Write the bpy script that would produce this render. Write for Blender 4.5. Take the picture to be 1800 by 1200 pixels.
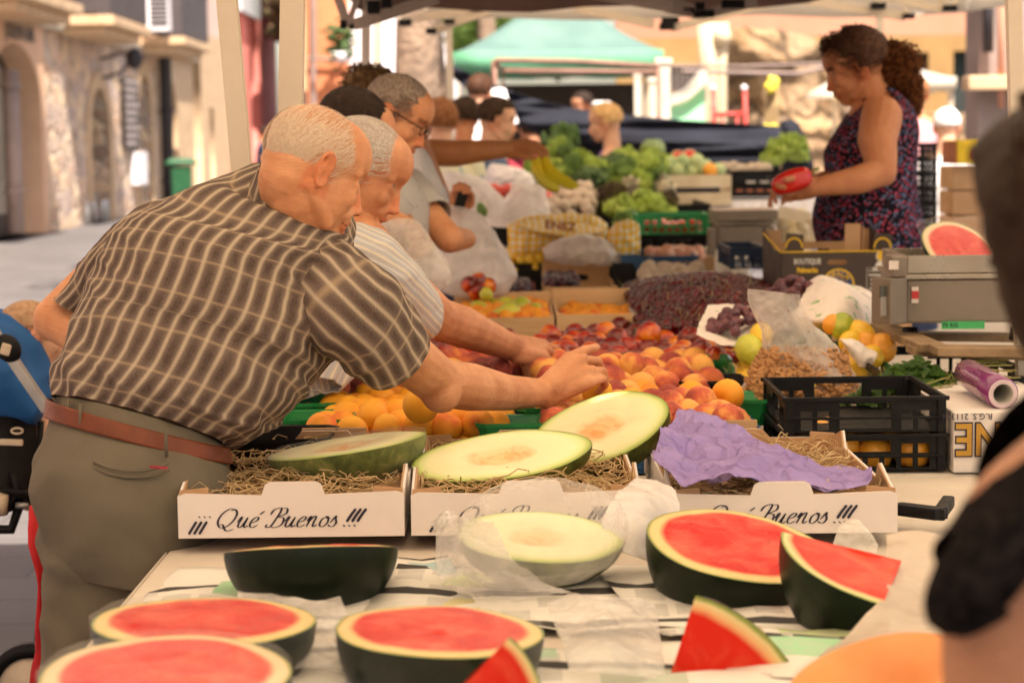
import bpy, bmesh, math, random
import numpy as np
from mathutils import Vector, Matrix, noise
random.seed(7); RNG = np.random.default_rng(7)
for o in list(bpy.data.objects): bpy.data.objects.remove(o)
scene = bpy.context.scene
COL = scene.collection
R_ = math.radians
# ---------------------------------------------------------------- camera
CAM = Vector((0, 0, 1.35)); FPX = 3500.0
_p = math.atan(350 / 3500); _r = R_(0.7)
F_ = Vector((0, math.cos(_p), -math.sin(_p)))
R0 = Vector((1, 0, 0)); U0 = Vector((0, math.sin(_p), math.cos(_p)))
RV = R0 * math.cos(_r) - U0 * math.sin(_r); UV_ = U0 * math.cos(_r) + R0 * math.sin(_r)
cam = bpy.data.cameras.new('camera'); camo = bpy.data.objects.new('camera', cam); COL.objects.link(camo)
m3 = Matrix((RV, UV_, -F_)).transposed()
camo.matrix_world = Matrix.Translation(CAM) @ m3.to_4x4()
cam.sensor_width = 36; cam.lens = 70; cam.clip_start = 0.05; cam.clip_end = 1000
cam.dof.use_dof = True; cam.dof.focus_distance = 3.55; cam.dof.aperture_fstop = 5.0
cam.dof.aperture_blades = 0
scene.camera = camo
# ---------------------------------------------------------------- light
SUN_EL, SUN_AZ = 60, 158      # azimuth measured from +Y (view direction) towards +X
world = bpy.data.worlds.new('World'); scene.world = world; world.use_nodes = True
wn = world.node_tree.nodes; wl = world.node_tree.links
bg = wn['Background']
sky = wn.new('ShaderNodeTexSky'); sky.sky_type = 'NISHITA'; sky.sun_disc = False
sky.sun_elevation = R_(SUN_EL); sky.sun_rotation = R_(SUN_AZ); sky.dust_density = 2.5; sky.air_density = 1.0
mx = wn.new('ShaderNodeMix'); mx.data_type = 'RGBA'; mx.blend_type = 'MULTIPLY'; mx.inputs[0].default_value = 1
mx.inputs[7].default_value = (1.0, 0.87, 0.75, 1)
wl.new(sky.outputs[0], mx.inputs[6]); wl.new(mx.outputs[2], bg.inputs[0]); bg.inputs[1].default_value = 0.12
sl = bpy.data.lights.new('sun', 'SUN'); sl.energy = 4.8; sl.angle = R_(0.6); sl.color = (1, 0.90, 0.77)
so = bpy.data.objects.new('sun', sl); COL.objects.link(so)
_sd = Vector((math.sin(R_(SUN_AZ)) * math.cos(R_(SUN_EL)), math.cos(R_(SUN_AZ)) * math.cos(R_(SUN_EL)), math.sin(R_(SUN_EL))))
so.rotation_euler = _sd.to_track_quat('Z', 'Y').to_euler()
vs = scene.view_settings
vs.view_transform = 'Standard'; vs.look = 'None'; vs.exposure = 1.43; vs.gamma = 1; vs.use_curve_mapping = False
scene.cycles.max_bounces = 8; scene.cycles.transparent_max_bounces = 24
scene.cycles.use_denoising = True
# ---------------------------------------------------------------- helpers
def P(px, py, d):
 "world point seen at pixel (px,py) of the 1800x1200 photo, d metres in front"
 v = F_ + RV * ((px - 900) / FPX) + UV_ * ((600 - py) / FPX)
 return CAM + v * (d / v.y)
def PZ(px, py, z):
 v = F_ + RV * ((px - 900) / FPX) + UV_ * ((600 - py) / FPX)
 return CAM + v * ((z - CAM.z) / v.z)
V = Vector
def tag(o, label=None, cat=None, group=None, kind=None):
 if label: o['label'] = label
 if cat: o['category'] = cat
 if group: o['group'] = group
 if kind: o['kind'] = kind
 return o
def empty(name, loc=(0, 0, 0), rz=0):
 o = bpy.data.objects.new(name, None); COL.objects.link(o)
 o.location = loc; o.rotation_euler = (0, 0, rz); o.empty_display_size = .05
 return o
def link(name, me, mats=None, parent=None, smooth=True, keep=True):
 o = bpy.data.objects.new(name, me); COL.objects.link(o)
 if mats is not None:
  for m in (mats if isinstance(mats, (list, tuple)) else [mats]): me.materials.append(m)
 if smooth:
  me.polygons.foreach_set('use_smooth', [True] * len(me.polygons))
 if parent is not None:
  o.parent = parent
  if keep:
   o.matrix_parent_inverse = PM(parent).inverted()
 return o
def PM(o):
 m = Matrix.Translation(o.location) @ o.rotation_euler.to_matrix().to_4x4() @ Matrix.Diagonal((*o.scale, 1))
 if o.parent: m = PM(o.parent) @ o.matrix_parent_inverse @ m
 return m
def copy_tree(o, parent=None):
 c = o.copy(); COL.objects.link(c)
 if parent: c.parent = parent
 for ch in o.children: copy_tree(ch, c)
 return c
class MB:
 "mesh builder: verts, faces, optional uv and material index"
 def __init__(s): s.v = []; s.f = []; s.uv = []; s.mi = []; s.has_uv = False; s.m = 0
 def add(s, vs_, fs, uvs=None):
  b = len(s.v); s.v += [tuple(x) for x in vs_]
  for k, f in enumerate(fs):
   s.f.append([i + b for i in f]); s.mi.append(s.m)
   s.uv.append(uvs[k] if uvs else [(0, 0)] * len(f))
  if uvs: s.has_uv = True
  return b
 def box(s, c, size, rot=None, taper=1.0):
  x, y, z = [q / 2 for q in size]
  pts = [V((-x, -y, -z)), V((x, -y, -z)), V((x, y, -z)), V((-x, y, -z))]
  pts += [V((-x * taper, -y * taper, z)), V((x * taper, -y * taper, z)), V((x * taper, y * taper, z)), V((-x * taper, y * taper, z))]
  if rot is not None: pts = [rot @ p for p in pts]
  pts = [p + V(c) for p in pts]
  s.add(pts, [(0, 3, 2, 1), (4, 5, 6, 7), (0, 1, 5, 4), (1, 2, 6, 5), (2, 3, 7, 6), (3, 0, 4, 7)])
 def bar(s, a, b, w, h=None, up=(0, 0, 1)):
  a, b = V(a), V(b); h = h or w; d = (b - a); L = d.length; d.normalize()
  u = V(up);
  if abs(u.dot(d)) > .95: u = V((0, 1, 0))
  x = d.cross(u).normalized(); z = x.cross(d)
  rot = Matrix((x, d, z)).transposed()
  s.box((a + b) / 2, (w, L, h), rot)
 def tube(s, pts, r, n=10, caps=True, flat=None):
  pts = [V(p) for p in pts]; rs = r if isinstance(r, (list, tuple)) else [r] * len(pts)
  rings = []; prev = None
  for i, p in enumerate(pts):
   t = (pts[min(i + 1, len(pts) - 1)] - pts[max(i - 1, 0)])
   if t.length < 1e-9: t = V((0, 0, 1))
   t.normalize()
   if prev is None:
    a = V((0, 0, 1)) if abs(t.z) < .9 else V((1, 0, 0))
    x = t.cross(a).normalized()
   else: x = (prev - t * prev.dot(t)).normalized()
   prev = x; y = t.cross(x)
   fl = flat if flat else 1
   rings.append([p + (x * math.cos(2 * math.pi * k / n) + y * math.sin(2 * math.pi * k / n) * fl) * rs[i] for k in range(n)])
  vs_ = [q for rg in rings for q in rg]; fs = []
  for i in range(len(rings) - 1):
   for k in range(n):
    fs.append((i * n + k, i * n + (k + 1) % n, (i + 1) * n + (k + 1) % n, (i + 1) * n + k))
  if caps: fs += [tuple(range(n))[::-1], tuple((len(rings) - 1) * n + k for k in range(n))]
  s.add(vs_, fs)
 def ell(s, c, r, rot=None, n=16, m=10):
  r = r if isinstance(r, (list, tuple, Vector)) else (r, r, r)
  pts = [V((0, 0, r[2]))]; fs = []
  for i in range(1, m):
   a = math.pi * i / m
   for k in range(n):
    b = 2 * math.pi * k / n
    pts.append(V((r[0] * math.sin(a) * math.cos(b), r[1] * math.sin(a) * math.sin(b), r[2] * math.cos(a))))
  pts.append(V((0, 0, -r[2])))
  for k in range(n): fs.append((0, 1 + k, 1 + (k + 1) % n))
  for i in range(m - 2):
   for k in range(n):
    a = 1 + i * n; fs.append((a + k, a + n + k, a + n + (k + 1) % n, a + (k + 1) % n))
  L = len(pts) - 1; a = 1 + (m - 2) * n
  for k in range(n): fs.append((a + k, L, a + (k + 1) % n))
  if rot is not None: pts = [rot @ p for p in pts]
  s.add([p + V(c) for p in pts], fs)
 def cap(s, a, b, ra, rb, n=14):
  "tapered capsule"
  a, b = V(a), V(b); d = b - a
  if d.length < 1e-6: return s.ell(a, ra, n=n)
  d.normalize(); pts, rs = [], []
  for i in range(1, 5):
   t = math.pi / 2 * i / 4
   pts.append(a - d * ra * math.cos(t)); rs.append(ra * math.sin(t))
  for i in range(0, 4):
   t = math.pi / 2 * i / 4
   pts.append(b + d * rb * math.sin(t)); rs.append(rb * math.cos(t))
  s.tube(pts, rs, n)
 def mesh(s, name):
  me = bpy.data.meshes.new(name); me.from_pydata(s.v, [], s.f); me.update()
  if s.has_uv:
   uvl = me.uv_layers.new(name='UVMap')
   flat = [c for f in s.uv for p in f for c in p]; uvl.data.foreach_set('uv', flat)
  if any(s.mi): me.polygons.foreach_set('material_index', s.mi)
  return me
 def build(s, name, mats, parent=None, smooth=False, keep=True, bevel=0):
  me = s.mesh(name)
  if bevel:
   bm = bmesh.new(); bm.from_mesh(me)
   bmesh.ops.bevel(bm, geom=[e for e in bm.edges if e.is_manifold and e.calc_face_angle(0) > .5], offset=bevel, segments=2, affect='EDGES', profile=.6)
   bm.to_mesh(me); bm.free()
  return link(name, me, mats, parent, smooth, keep)
def remesh(mb, name, voxel=.005, smooth=4, fac=.5):
 me = mb.mesh(name); o = bpy.data.objects.new(name, me); COL.objects.link(o)
 md = o.modifiers.new('r', 'REMESH'); md.mode = 'VOXEL'; md.voxel_size = voxel
 if smooth:
  sm = o.modifiers.new('s', 'SMOOTH'); sm.factor = fac; sm.iterations = smooth
 dg = bpy.context.evaluated_depsgraph_get(); ev = o.evaluated_get(dg)
 out = bpy.data.meshes.new_from_object(ev); out.name = name
 bpy.data.objects.remove(o); bpy.data.meshes.remove(me)
 return out
def crom(ps, t):
 "Catmull-Rom through list of tuples, t in [0,len-1]"
 n = len(ps); i = min(int(t), n - 2); f = t - i
 p0, p1, p2, p3 = ps[max(i - 1, 0)], ps[i], ps[i + 1], ps[min(i + 2, n - 1)]
 return [.5 * ((2 * b) + (-a + c) * f + (2 * a - 5 * b + 4 * c - d) * f * f + (-a + 3 * b - 3 * c + d) * f ** 3) for a, b, c, d in zip(p0, p1, p2, p3)]
def loft(mb, secs, nu=48, nv=24, closed=True, capends=True, exp=1.0, disp=None, scale=1.0):
 """secs: (ax,ay, bx,by, depth, thick[, depthB]) in photo pixels -> smooth body with elliptical sections.
 The section runs from edge A to edge B at the given depth and is 'thick' metres deep."""
 S = [tuple(q) + ((q[4],) if len(q) < 7 else ()) for q in secs]
 rows = []; vlen = 0; prevc = None
 for j in range(nv + 1):
  q = crom(S, j / nv * (len(S) - 1))
  A = P(q[0], q[1], q[4]); B = P(q[2], q[3], q[6])
  c = (A + B) / 2; ax = (B - A) / 2 * scale
  if prevc is not None: vlen += (c - prevc).length
  rows.append([c, ax, max(q[5], 1e-4) / 2 * scale, vlen]); prevc = c
 pts = []; meta = []
 for j, (c, ax, th, vl) in enumerate(rows):
  tn = rows[min(j + 1, nv)][0] - rows[max(j - 1, 0)][0]
  if tn.length < 1e-7: tn = V((0, 0, 1))
  n = ax.cross(tn)
  if n.length < 1e-9: n = V((0, -1, 0))
  n.normalize()
  if n.y > 0: n = -n        # towards the camera
  rad = (ax.length + th) / 2
  for k in range(nu + (0 if closed else 1)):
   a = 2 * math.pi * k / nu + math.pi / 2
   ca, sa = math.cos(a), math.sin(a)
   ca = math.copysign(abs(ca) ** exp, ca); sa = math.copysign(abs(sa) ** exp, sa)
   p = c - ax * ca + n * (-th * sa)
   if disp:
    nn = (-ax.normalized() * ca - n * sa)
    p = p + nn * disp(k / nu, vl, p)
   pts.append(p); meta.append((k / nu * 2 * math.pi * rad, vl))
 W = nu; fs = []; uvs = []
 for j in range(nv):
  for k in range(nu):
   i0, i1 = j * W + k, j * W + (k + 1) % W
   fs.append((i0, i1, i1 + W, i0 + W))
   rad = 2 * math.pi * (rows[j][1].length + rows[j][2]) / 2
   u0, u1 = (k / nu - .5), ((k + 1) / nu - .5)
   rad2 = 2 * math.pi * (rows[j + 1][1].length + rows[j + 1][2]) / 2
   uvs.append([(u0 * rad, rows[j][3]), (u1 * rad, rows[j][3]), (u1 * rad2, rows[j + 1][3]), (u0 * rad2, rows[j + 1][3])])
 if capends:
  fs.append(tuple(range(nu))[::-1]); uvs.append([(0, 0)] * nu)
  fs.append(tuple(nv * W + k for k in range(nu))); uvs.append([(0, 0)] * nu)
 mb.add(pts, fs, uvs)
 return rows
def fix_normals(me):
 bm = bmesh.new(); bm.from_mesh(me); bmesh.ops.recalc_face_normals(bm, faces=bm.faces); bm.to_mesh(me); bm.free()
def solidify(o, t, off=0):
 md = o.modifiers.new('thick', 'SOLIDIFY'); md.thickness = t; md.offset = off
def nz(p, s=1.0, seed=0.0):
 return noise.noise(V((p[0] * s + seed, p[1] * s + seed * .7, p[2] * s - seed)))
def fbm(p, s=1.0, o=4, seed=0):
 v = 0; a = 1
 for i in range(o): v += a * nz(p, s * 2 ** i, seed + i * 3.1); a *= .5
 return v
# ---------------------------------------------------------------- materials
class NT:
 def __init__(s, name):
  s.m = bpy.data.materials.new(name); s.m.use_nodes = True; s.t = s.m.node_tree
  s.n = s.t.nodes; s.l = s.t.links; s.b = s.n['Principled BSDF']; s.out = s.n['Material Output']
  s.tc = s.n.new('ShaderNodeTexCoord')
 def new(s, t, **k):
  x = s.n.new(t)
  for a, b in k.items(): setattr(x, a, b)
  return x
 def put(s, sock, v):
  if hasattr(v, 'is_output'): s.l.new(v, sock)
  else: sock.default_value = v
 def co(s, kind='Object', scale=(1, 1, 1), rand=False, rot=(0, 0, 0)):
  mp = s.new('ShaderNodeMapping'); mp.inputs['Scale'].default_value = scale; mp.inputs['Rotation'].default_value = rot
  s.l.new(s.tc.outputs[kind], mp.inputs[0])
  if rand:
   oi = s.new('ShaderNodeObjectInfo'); k = s.new('ShaderNodeVectorMath', operation='SCALE')
   cmb = s.new('ShaderNodeCombineXYZ')
   for i in range(3): s.l.new(oi.outputs['Random'], cmb.inputs[i])
   s.l.new(cmb.outputs[0], k.inputs[0]); k.inputs['Scale'].default_value = 37.0
   s.l.new(k.outputs[0], mp.inputs['Location'])
  return mp.outputs[0]
 def rnd(s):
  return s.new('ShaderNodeObjectInfo').outputs['Random']
 def noise(s, vec, scale, detail=4, rough=.55, dist=0, out='Fac'):
  x = s.new('ShaderNodeTexNoise'); s.l.new(vec, x.inputs['Vector'])
  x.inputs['Scale'].default_value = scale; x.inputs['Detail'].default_value = detail
  x.inputs['Roughness'].default_value = rough; x.inputs['Distortion'].default_value = dist
  return x.outputs[out]
 def vor(s, vec, scale, feature='F1', out='Distance', rand=1.0):
  x = s.new('ShaderNodeTexVoronoi', feature=feature); s.l.new(vec, x.inputs['Vector'])
  x.inputs['Scale'].default_value = scale; x.inputs['Randomness'].default_value = rand
  return x.outputs[out]
 def wave(s, vec, scale, dist=0, typ='BANDS', dir='X', dsc=1):
  x = s.new('ShaderNodeTexWave', wave_type=typ);
  if typ == 'BANDS': x.bands_direction = dir
  s.l.new(vec, x.inputs['Vector']); x.inputs['Scale'].default_value = scale; x.inputs['Distortion'].default_value = dist
  x.inputs['Detail Scale'].default_value = dsc
  return x.outputs['Fac']
 def ramp(s, fac, stops, interp='LINEAR'):
  x = s.new('ShaderNodeValToRGB'); s.l.new(fac, x.inputs[0]); cr = x.color_ramp; cr.interpolation = interp
  while len(cr.elements) < len(stops): cr.elements.new(.5)
  for e, (p, c) in zip(cr.elements, stops):
   e.position = p; e.color = (*c, 1) if not isinstance(c, (int, float)) else (c, c, c, 1)
  return x.outputs[0]
 def math(s, op, a, b=None, c=None, clamp=False):
  x = s.new('ShaderNodeMath', operation=op); x.use_clamp = clamp
  s.put(x.inputs[0], a)
  if b is not None: s.put(x.inputs[1], b)
  if c is not None: s.put(x.inputs[2], c)
  return x.outputs[0]
 def mix(s, f, a, b, mode='MIX'):
  x = s.new('ShaderNodeMix', data_type='RGBA', blend_type=mode)
  s.put(x.inputs[0], f)
  for i, v in ((6, a), (7, b)):
   if not hasattr(v, 'is_output') and len(v) == 3: v = (*v, 1)
   s.put(x.inputs[i], v)
  return x.outputs[2]
 def sep(s, vec):
  x = s.new('ShaderNodeSeparateXYZ'); s.l.new(vec, x.inputs[0]); return x.outputs
 def bump(s, h, strength=.3, dist=.01, nrm=None):
  x = s.new('ShaderNodeBump'); s.l.new(h, x.inputs['Height']); x.inputs['Strength'].default_value = strength; x.inputs['Distance'].default_value = dist
  if nrm is not None: s.l.new(nrm, x.inputs['Normal'])
  s.l.new(x.outputs[0], s.b.inputs['Normal']); return x.outputs[0]
 def set(s, **k):
  names = dict(color='Base Color', rough='Roughness', metal='Metallic', sss='Subsurface Weight', ssr='Subsurface Radius', sscale='Subsurface Scale',
                     trans='Transmission Weight', alpha='Alpha', sheen='Sheen Weight', sheenr='Sheen Roughness', coat='Coat Weight', coatr='Coat Roughness', ior='IOR', spec='Specular IOR Level', emis='Emission Color', emiss='Emission Strength', sheent='Sheen Tint')
  for a, v in k.items():
   if a in ('color', 'emis', 'sheent') and not hasattr(v, 'is_output') and len(v) == 3: v = (*v, 1)
   s.put(s.b.inputs[names[a]], v)
  return s
def simple(name, c, rough=.55, c2=None, scale=8, bump=0, bscale=60, metal=0, rand=False, coat=0, kind='Object', sss=0, contrast=.25, sheen=0, bd=.004):
 n = NT(name); vec = n.co(kind, rand=rand)
 if c2 is None: c2 = tuple(x * .78 for x in c)
 f = n.noise(vec, scale, 5, .6)
 n.set(color=n.ramp(f, [(.5 - contrast / 2, c2), (.5 + contrast / 2, c)]), rough=rough, metal=metal, coat=coat)
 n.set(rough=n.ramp(n.noise(vec, scale * 2.3, 3), [(.3, max(rough - .08, .02)), (.7, min(rough + .08, 1))]))
 if sss: n.set(sss=sss, ssr=(1, .4, .2), sscale=.01)
 n.set(spec=.35)
 if bump: n.bump(n.noise(vec, bscale, 4), bump, bd)
 return n.m
def seeded(seed):
 return random.Random(seed)
# ================================================================ SETTING
def plate(name, outer, holes, depth, frame, mats, parent=None, smooth=False, label=None):
 """flat slab with holes: outlines are 2-D lists in the frame (origin, xdir, ydir); depth goes along -normal (away)"""
 cu = bpy.data.curves.new(name, 'CURVE'); cu.dimensions = '2D'; cu.fill_mode = 'BOTH'
 for pts in [outer] + holes:
  sp = cu.splines.new('POLY'); sp.points.add(len(pts) - 1); sp.use_cyclic_u = True
  for q, (x, y) in zip(sp.points, pts): q.co = (x, y, 0, 1)
 cu.extrude = depth / 2
 t = bpy.data.objects.new(name, cu); COL.objects.link(t)
 dg = bpy.context.evaluated_depsgraph_get()
 me = bpy.data.meshes.new_from_object(t.evaluated_get(dg)); me.name = name
 bpy.data.objects.remove(t); bpy.data.curves.remove(cu)
 O, X, Y = frame; N = X.cross(Y)
 mt = Matrix((X, Y, N)).transposed().to_4x4(); mt.translation = O - N * (depth / 2)
 me.transform(mt); me.materials.clear()
 o = link(name, me, mats, parent, smooth)
 return o
def rect(x0, y0, x1, y1): return [(x0, y0), (x1, y0), (x1, y1), (x0, y1)]
def arch(x0, x1, y0, ytop, n=14, flat=1.0):
 r = (x1 - x0) / 2; cx = (x0 + x1) / 2; rh = r * flat
 return [(x0, y0), (x1, y0)] + [(cx + r * math.cos(math.pi * i / n), ytop - rh + rh * math.sin(math.pi * i / n)) for i in range(n + 1)]
def text_mesh(txt, size, mats, O, X, Y, parent=None, name='lettering', bold=0, ext=.0006, sx=1.0, shear=0, spacing=1.0, align='CENTER'):
 cu = bpy.data.curves.new(name, 'FONT'); cu.body = txt; cu.size = size; cu.align_x = align; cu.align_y = 'CENTER'
 cu.extrude = ext; cu.offset = bold; cu.shear = shear; cu.space_character = spacing; cu.resolution_u = 2
 t = bpy.data.objects.new(name, cu); COL.objects.link(t)
 dg = bpy.context.evaluated_depsgraph_get()
 me = bpy.data.meshes.new_from_object(t.evaluated_get(dg)); me.name = name
 bpy.data.objects.remove(t); bpy.data.curves.remove(cu)
 X = X.normalized(); Y = Y.normalized(); N = X.cross(Y)
 mt = Matrix((X * sx, Y, N)).transposed().to_4x4(); mt.translation = O + N * (ext + .0008)
 me.transform(mt); me.materials.clear()
 return link(name, me, mats, parent, False)
# --- materials
n = NT('paving'); vec = n.co('Object')
br = n.new('ShaderNodeTexBrick'); n.l.new(vec, br.inputs[0]); br.inputs['Scale'].default_value = 1.0
br.inputs['Brick Width'].default_value = .62; br.inputs['Row Height'].default_value = .31; br.inputs['Mortar Size'].default_value = .006
br.inputs['Color1'].default_value = (.40, .40, .40, 1); br.inputs['Color2'].default_value = (.52, .52, .52, 1); br.inputs['Mortar'].default_value = (.18, .18, .18, 1)
cr = n.ramp(n.noise(vec, 1.3, 6, .6), [(.3, (.085, .078, .078)), (.7, (.125, .115, .115))])
cr = n.mix(.85, cr, n.mix(1, cr, br.outputs[0], 'MULTIPLY'), 'MIX')
cr = n.mix(n.ramp(n.noise(vec, 14, 6, .7), [(.62, 0.), (.72, .5)]), cr, (.12, .10, .095))
n.set(color=n.mix(1, cr, (2.0, 2.0, 2.0), 'MULTIPLY'), rough=.62); n.bump(n.math('ADD', br.outputs['Fac'], n.noise(vec, 40, 4)), .25, .004)
M_PAVE = n.m
n = NT('rubble_stone'); vec = n.co('Object', (1, 1, 1.35))
vv = n.new('ShaderNodeTexVoronoi'); n.l.new(vec, vv.inputs[0]); vv.inputs['Scale'].default_value = 2.6
ve = n.vor(vec, 2.6, 'DISTANCE_TO_EDGE')
sc_ = n.sep(vv.outputs['Color'])
st = n.ramp(sc_[0], [(0, (.22, .12, .08)), (.3, (.78, .50, .30)), (.55, (.44, .32, .30)), (.8, (.90, .66, .40)), (1, (.50, .24, .13))])
st = n.mix(n.math('MULTIPLY', n.noise(vec, 9, 5), .5), st, (.62, .50, .40));
n.set(color=n.mix(n.ramp(ve, [(.02, 1.), (.07, 0.)]), st, (.55, .46, .38)), rough=.9)
n.bump(n.math('ADD', n.ramp(ve, [(0, 0.), (.12, 1.)]), n.noise(vec, 12, 5)), .8, .05)
M_RUBBLE = n.m
n = NT('ruin_boulders'); vec = n.co('Object')
dv = n.noise(vec, 1.2, 3, out='Color'); vd = n.mix(.25, vec, dv)
vv = n.new('ShaderNodeTexVoronoi'); n.l.new(vd, vv.inputs[0]); vv.inputs['Scale'].default_value = 1.6
ve = n.vor(vd, 1.6, 'DISTANCE_TO_EDGE')
st = n.ramp(n.sep(vv.outputs['Color'])[0], [(0, (.16, .09, .045)), (.35, (.34, .19, .075)), (.6, (.22, .15, .10)), (1, (.40, .25, .12))])
st = n.mix(n.ramp(n.noise(vec, 4, 6, .65), [(.35, 0.), (.75, .8)]), st, (.40, .27, .16))
n.set(color=n.mix(n.ramp(ve, [(.0, .9), (.06, 0.)]), st, (.07, .04, .02)), rough=.95)
n.bump(n.math('ADD', n.ramp(ve, [(0, 0.), (.2, 1.)]), n.noise(vec, 6, 6)), 1.0, .15)
M_RUIN = n.m
M_PLAST_PEACH = simple('peach_plaster', (.70, .44, .28), .85, (.63, .39, .25), 2, .2, 30)
M_PLAST_PINKW = simple('pale_pink_plaster', (.68, .50, .42), .85, (.62, .45, .38), 2, .1)
M_SANDST = simple('sandstone_dressed', (.66, .46, .28), .85, (.52, .36, .22), 3, .3, 40)
M_PINKB = simple('salmon_pink_paint', (.80, .27, .22), .8, (.72, .23, .19), 1.5)
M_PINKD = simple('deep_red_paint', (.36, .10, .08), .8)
M_ORANGE = simple('orange_render', (.60, .24, .11), .85, (.52, .19, .09), 1.2, .1)
M_WHITEW = simple('lilac_white_render', (.80, .77, .80), .8, (.74, .71, .75), 1)
M_TANB = simple('ochre_plaster', (.36, .215, .085), .9, (.29, .17, .065), 1.2, .2, 20)
M_PINKTOP = simple('pink_upper_plaster', (.50, .24, .155), .9, (.45, .21, .13), 1.0)
M_GREYCOL = simple('grey_pink_stone', (.33, .25, .225), .85, (.25, .19, .17), 2, .2, 30)
M_DARKWOOD = simple('dark_door_wood', (.045, .032, .027), .5, (.03, .02, .017), 6)
M_GLASSD = simple('door_glass', (.30, .29, .24), .12, (.22, .22, .18), 2)
M_IRON = simple('dark_grey_iron', (.045, .04, .045), .55)
M_RAIL = simple('balcony_screen', (.075, .06, .062), .7, (.06, .048, .05), 3)
M_GUTTER = simple('weathered_white_pipe', (.66, .58, .47), .5, (.50, .42, .32), 5)
M_ALU = simple('cream_aluminium', (.66, .56, .44), .38, (.60, .50, .39), 3, metal=.15)
M_ALUD = simple('aluminium_in_shade', (.42, .34, .28), .42, metal=.1)  # darker copy of the aluminium, shade under the roofs put into its colour
M_BLACKPL = simple('black_plastic', (.006, .0055, .0055), .5, (.010, .009, .009), 20)
M_BLACKPL.node_tree.nodes['Principled BSDF'].inputs['Specular IOR Level'].default_value = .18
M_TERRA = simple('terracotta', (.55, .18, .07), .8)
M_LEAFP = simple('pot_foliage', (.07, .13, .03), .6, (.04, .08, .02), 20)
def struct(name, mb, mats, smooth=False):
 o = mb.build(name, mats, None, smooth); o['kind'] = 'structure'; return o
b = MB(); b.add([(-90, -30, 0), (90, -30, 0), (90, 260, 0), (-90, 260, 0)], [(0, 1, 2, 3)]); struct('ground', b, M_PAVE)
# --- facade plane on the left
FO = PZ(20, 422, 0); FD = (P(860, 250, 400) - V((0, 0, 0))); FD = (V((FD.x, FD.y, 0)) + V((-FO.x, -FO.y, 0)) * 0).normalized()
FD = V((-40 / 3500, 1, 0)).normalized(); FN = V((FD.y, -FD.x, 0))     # FN points to the street
def FP(px, py, out=0.0):
 "(s, z) on the facade plane moved 'out' metres to the street"
 v = F_ + RV * ((px - 900) / FPX) + UV_ * ((600 - py) / FPX); o = FO + FN * out
 t = (o - CAM).dot(FN) / v.dot(FN); p = CAM + v * t
 return (p - FO).dot(FD), p.z
FX = -FD; FY = V((0, 0, 1))   # frame with normal FX x FY
def fr(out=0.0): return (FO + FN * out, FD, V((0, 0, 1)))
_n = FD.cross(V((0, 0, 1)))   # = FN
def fpts(pts, out=0.0): return [FP(x, y, out) for x, y in pts]
def farch(pxl, pxr, pytop, out=0.0, base=0.0, flat=1.0):
 s0 = FP(pxl, 300, out)[0]; s1 = FP(pxr, 300, out)[0]; zt = FP((pxl + pxr) / 2, pytop, out)[1]
 return arch(s0, s1, base, zt, flat=flat), s0, s1, zt
def s_(px): return FP(px, 250)[0]
def z_(px, py): return FP(px, py)[1]
# bistro house
bis = empty('stone_house', tuple(FO)); tag(bis, 'stone and peach plaster house with arched doors and balconies at far left', 'building')
a1, *q1 = farch(-12, 76, 77, flat=.55); a2, *q2 = farch(161, 195, 155); a3, *q3 = farch(247, 269, 133)
sE = s_(280); s0 = s_(-60) - 3; zc = z_(270, 95)
def fbox(mb, sa, sb, za, zb, oa, ob):
 c = FO + FD * ((sa + sb) / 2) + FN * ((oa + ob) / 2) + V((0, 0, (za + zb) / 2))
 mb.box(c, (abs(ob - oa), abs(sb - sa), abs(zb - za)), Matrix((FN, FD, V((0, 0, 1)))).transposed())
# wall in three finishes, side by side
sA = s_(82)
plate('wall', rect(s0, 0, sA, zc), [a1], .5, fr(), M_PLAST_PEACH, bis)
plate('wall', rect(sA + .003, 0, sE, zc), [a2, a3], .5, fr(-.02), M_RUBBLE, bis)
b = MB(); fbox(b, s0, sE, zc, 13, -.5, -.01); b.build('upper_wall', M_PLAST_PINKW, bis)
for aa, q, ol in ((a2, q2, .30), (a3, q3, .28)):
 w = arch(q[0] - ol, q[1] + ol, 0, q[2] + ol)
 plate('door_surround', w, [aa], .06, fr(.02), M_SANDST, bis)
for q, fl in ((q1, .55), (q2, 1), (q3, 1)):
 dd = arch(q[0] + .02, q[1] - .02, 0, q[2] - .02, flat=fl)
 dr = plate('door', dd, [], .08, fr(-.42), M_DARKWOOD, bis)
 wd = q[1] - q[0]
 if fl < 1:
  gp = plate('pane', arch(q[0] + .3, q[1] - .35, .35, q[2] - .25, flat=fl), [], .02, fr(-.37), M_GLASSD, dr)
b = MB(); b.tube([FO + FD * s0 + FN * .05 + V((0, 0, zc + .02)), FO + FD * sE + FN * .05 + V((0, 0, zc + .02))], .09, 10); b.build('gutter', M_GUTTER, bis, True)
text_mesh('JOSEFIN BAR', .34, M_IRON, FO + FD * s_(42) + FN * .01 + V((0, 0, z_(42, 60))), FD, V((0, 0, 1)), bis, 'wall_lettering', bold=.008)
b = MB(); fbox(b, -62, s0 - .02, 0, 13, -6, -.01); tag(b.build('unseen_row_house', M_PLAST_PINKW), 'unseen plain row house added behind the viewer for street shade', 'building')  # out-of-view house added to throw shade on the street
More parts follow.
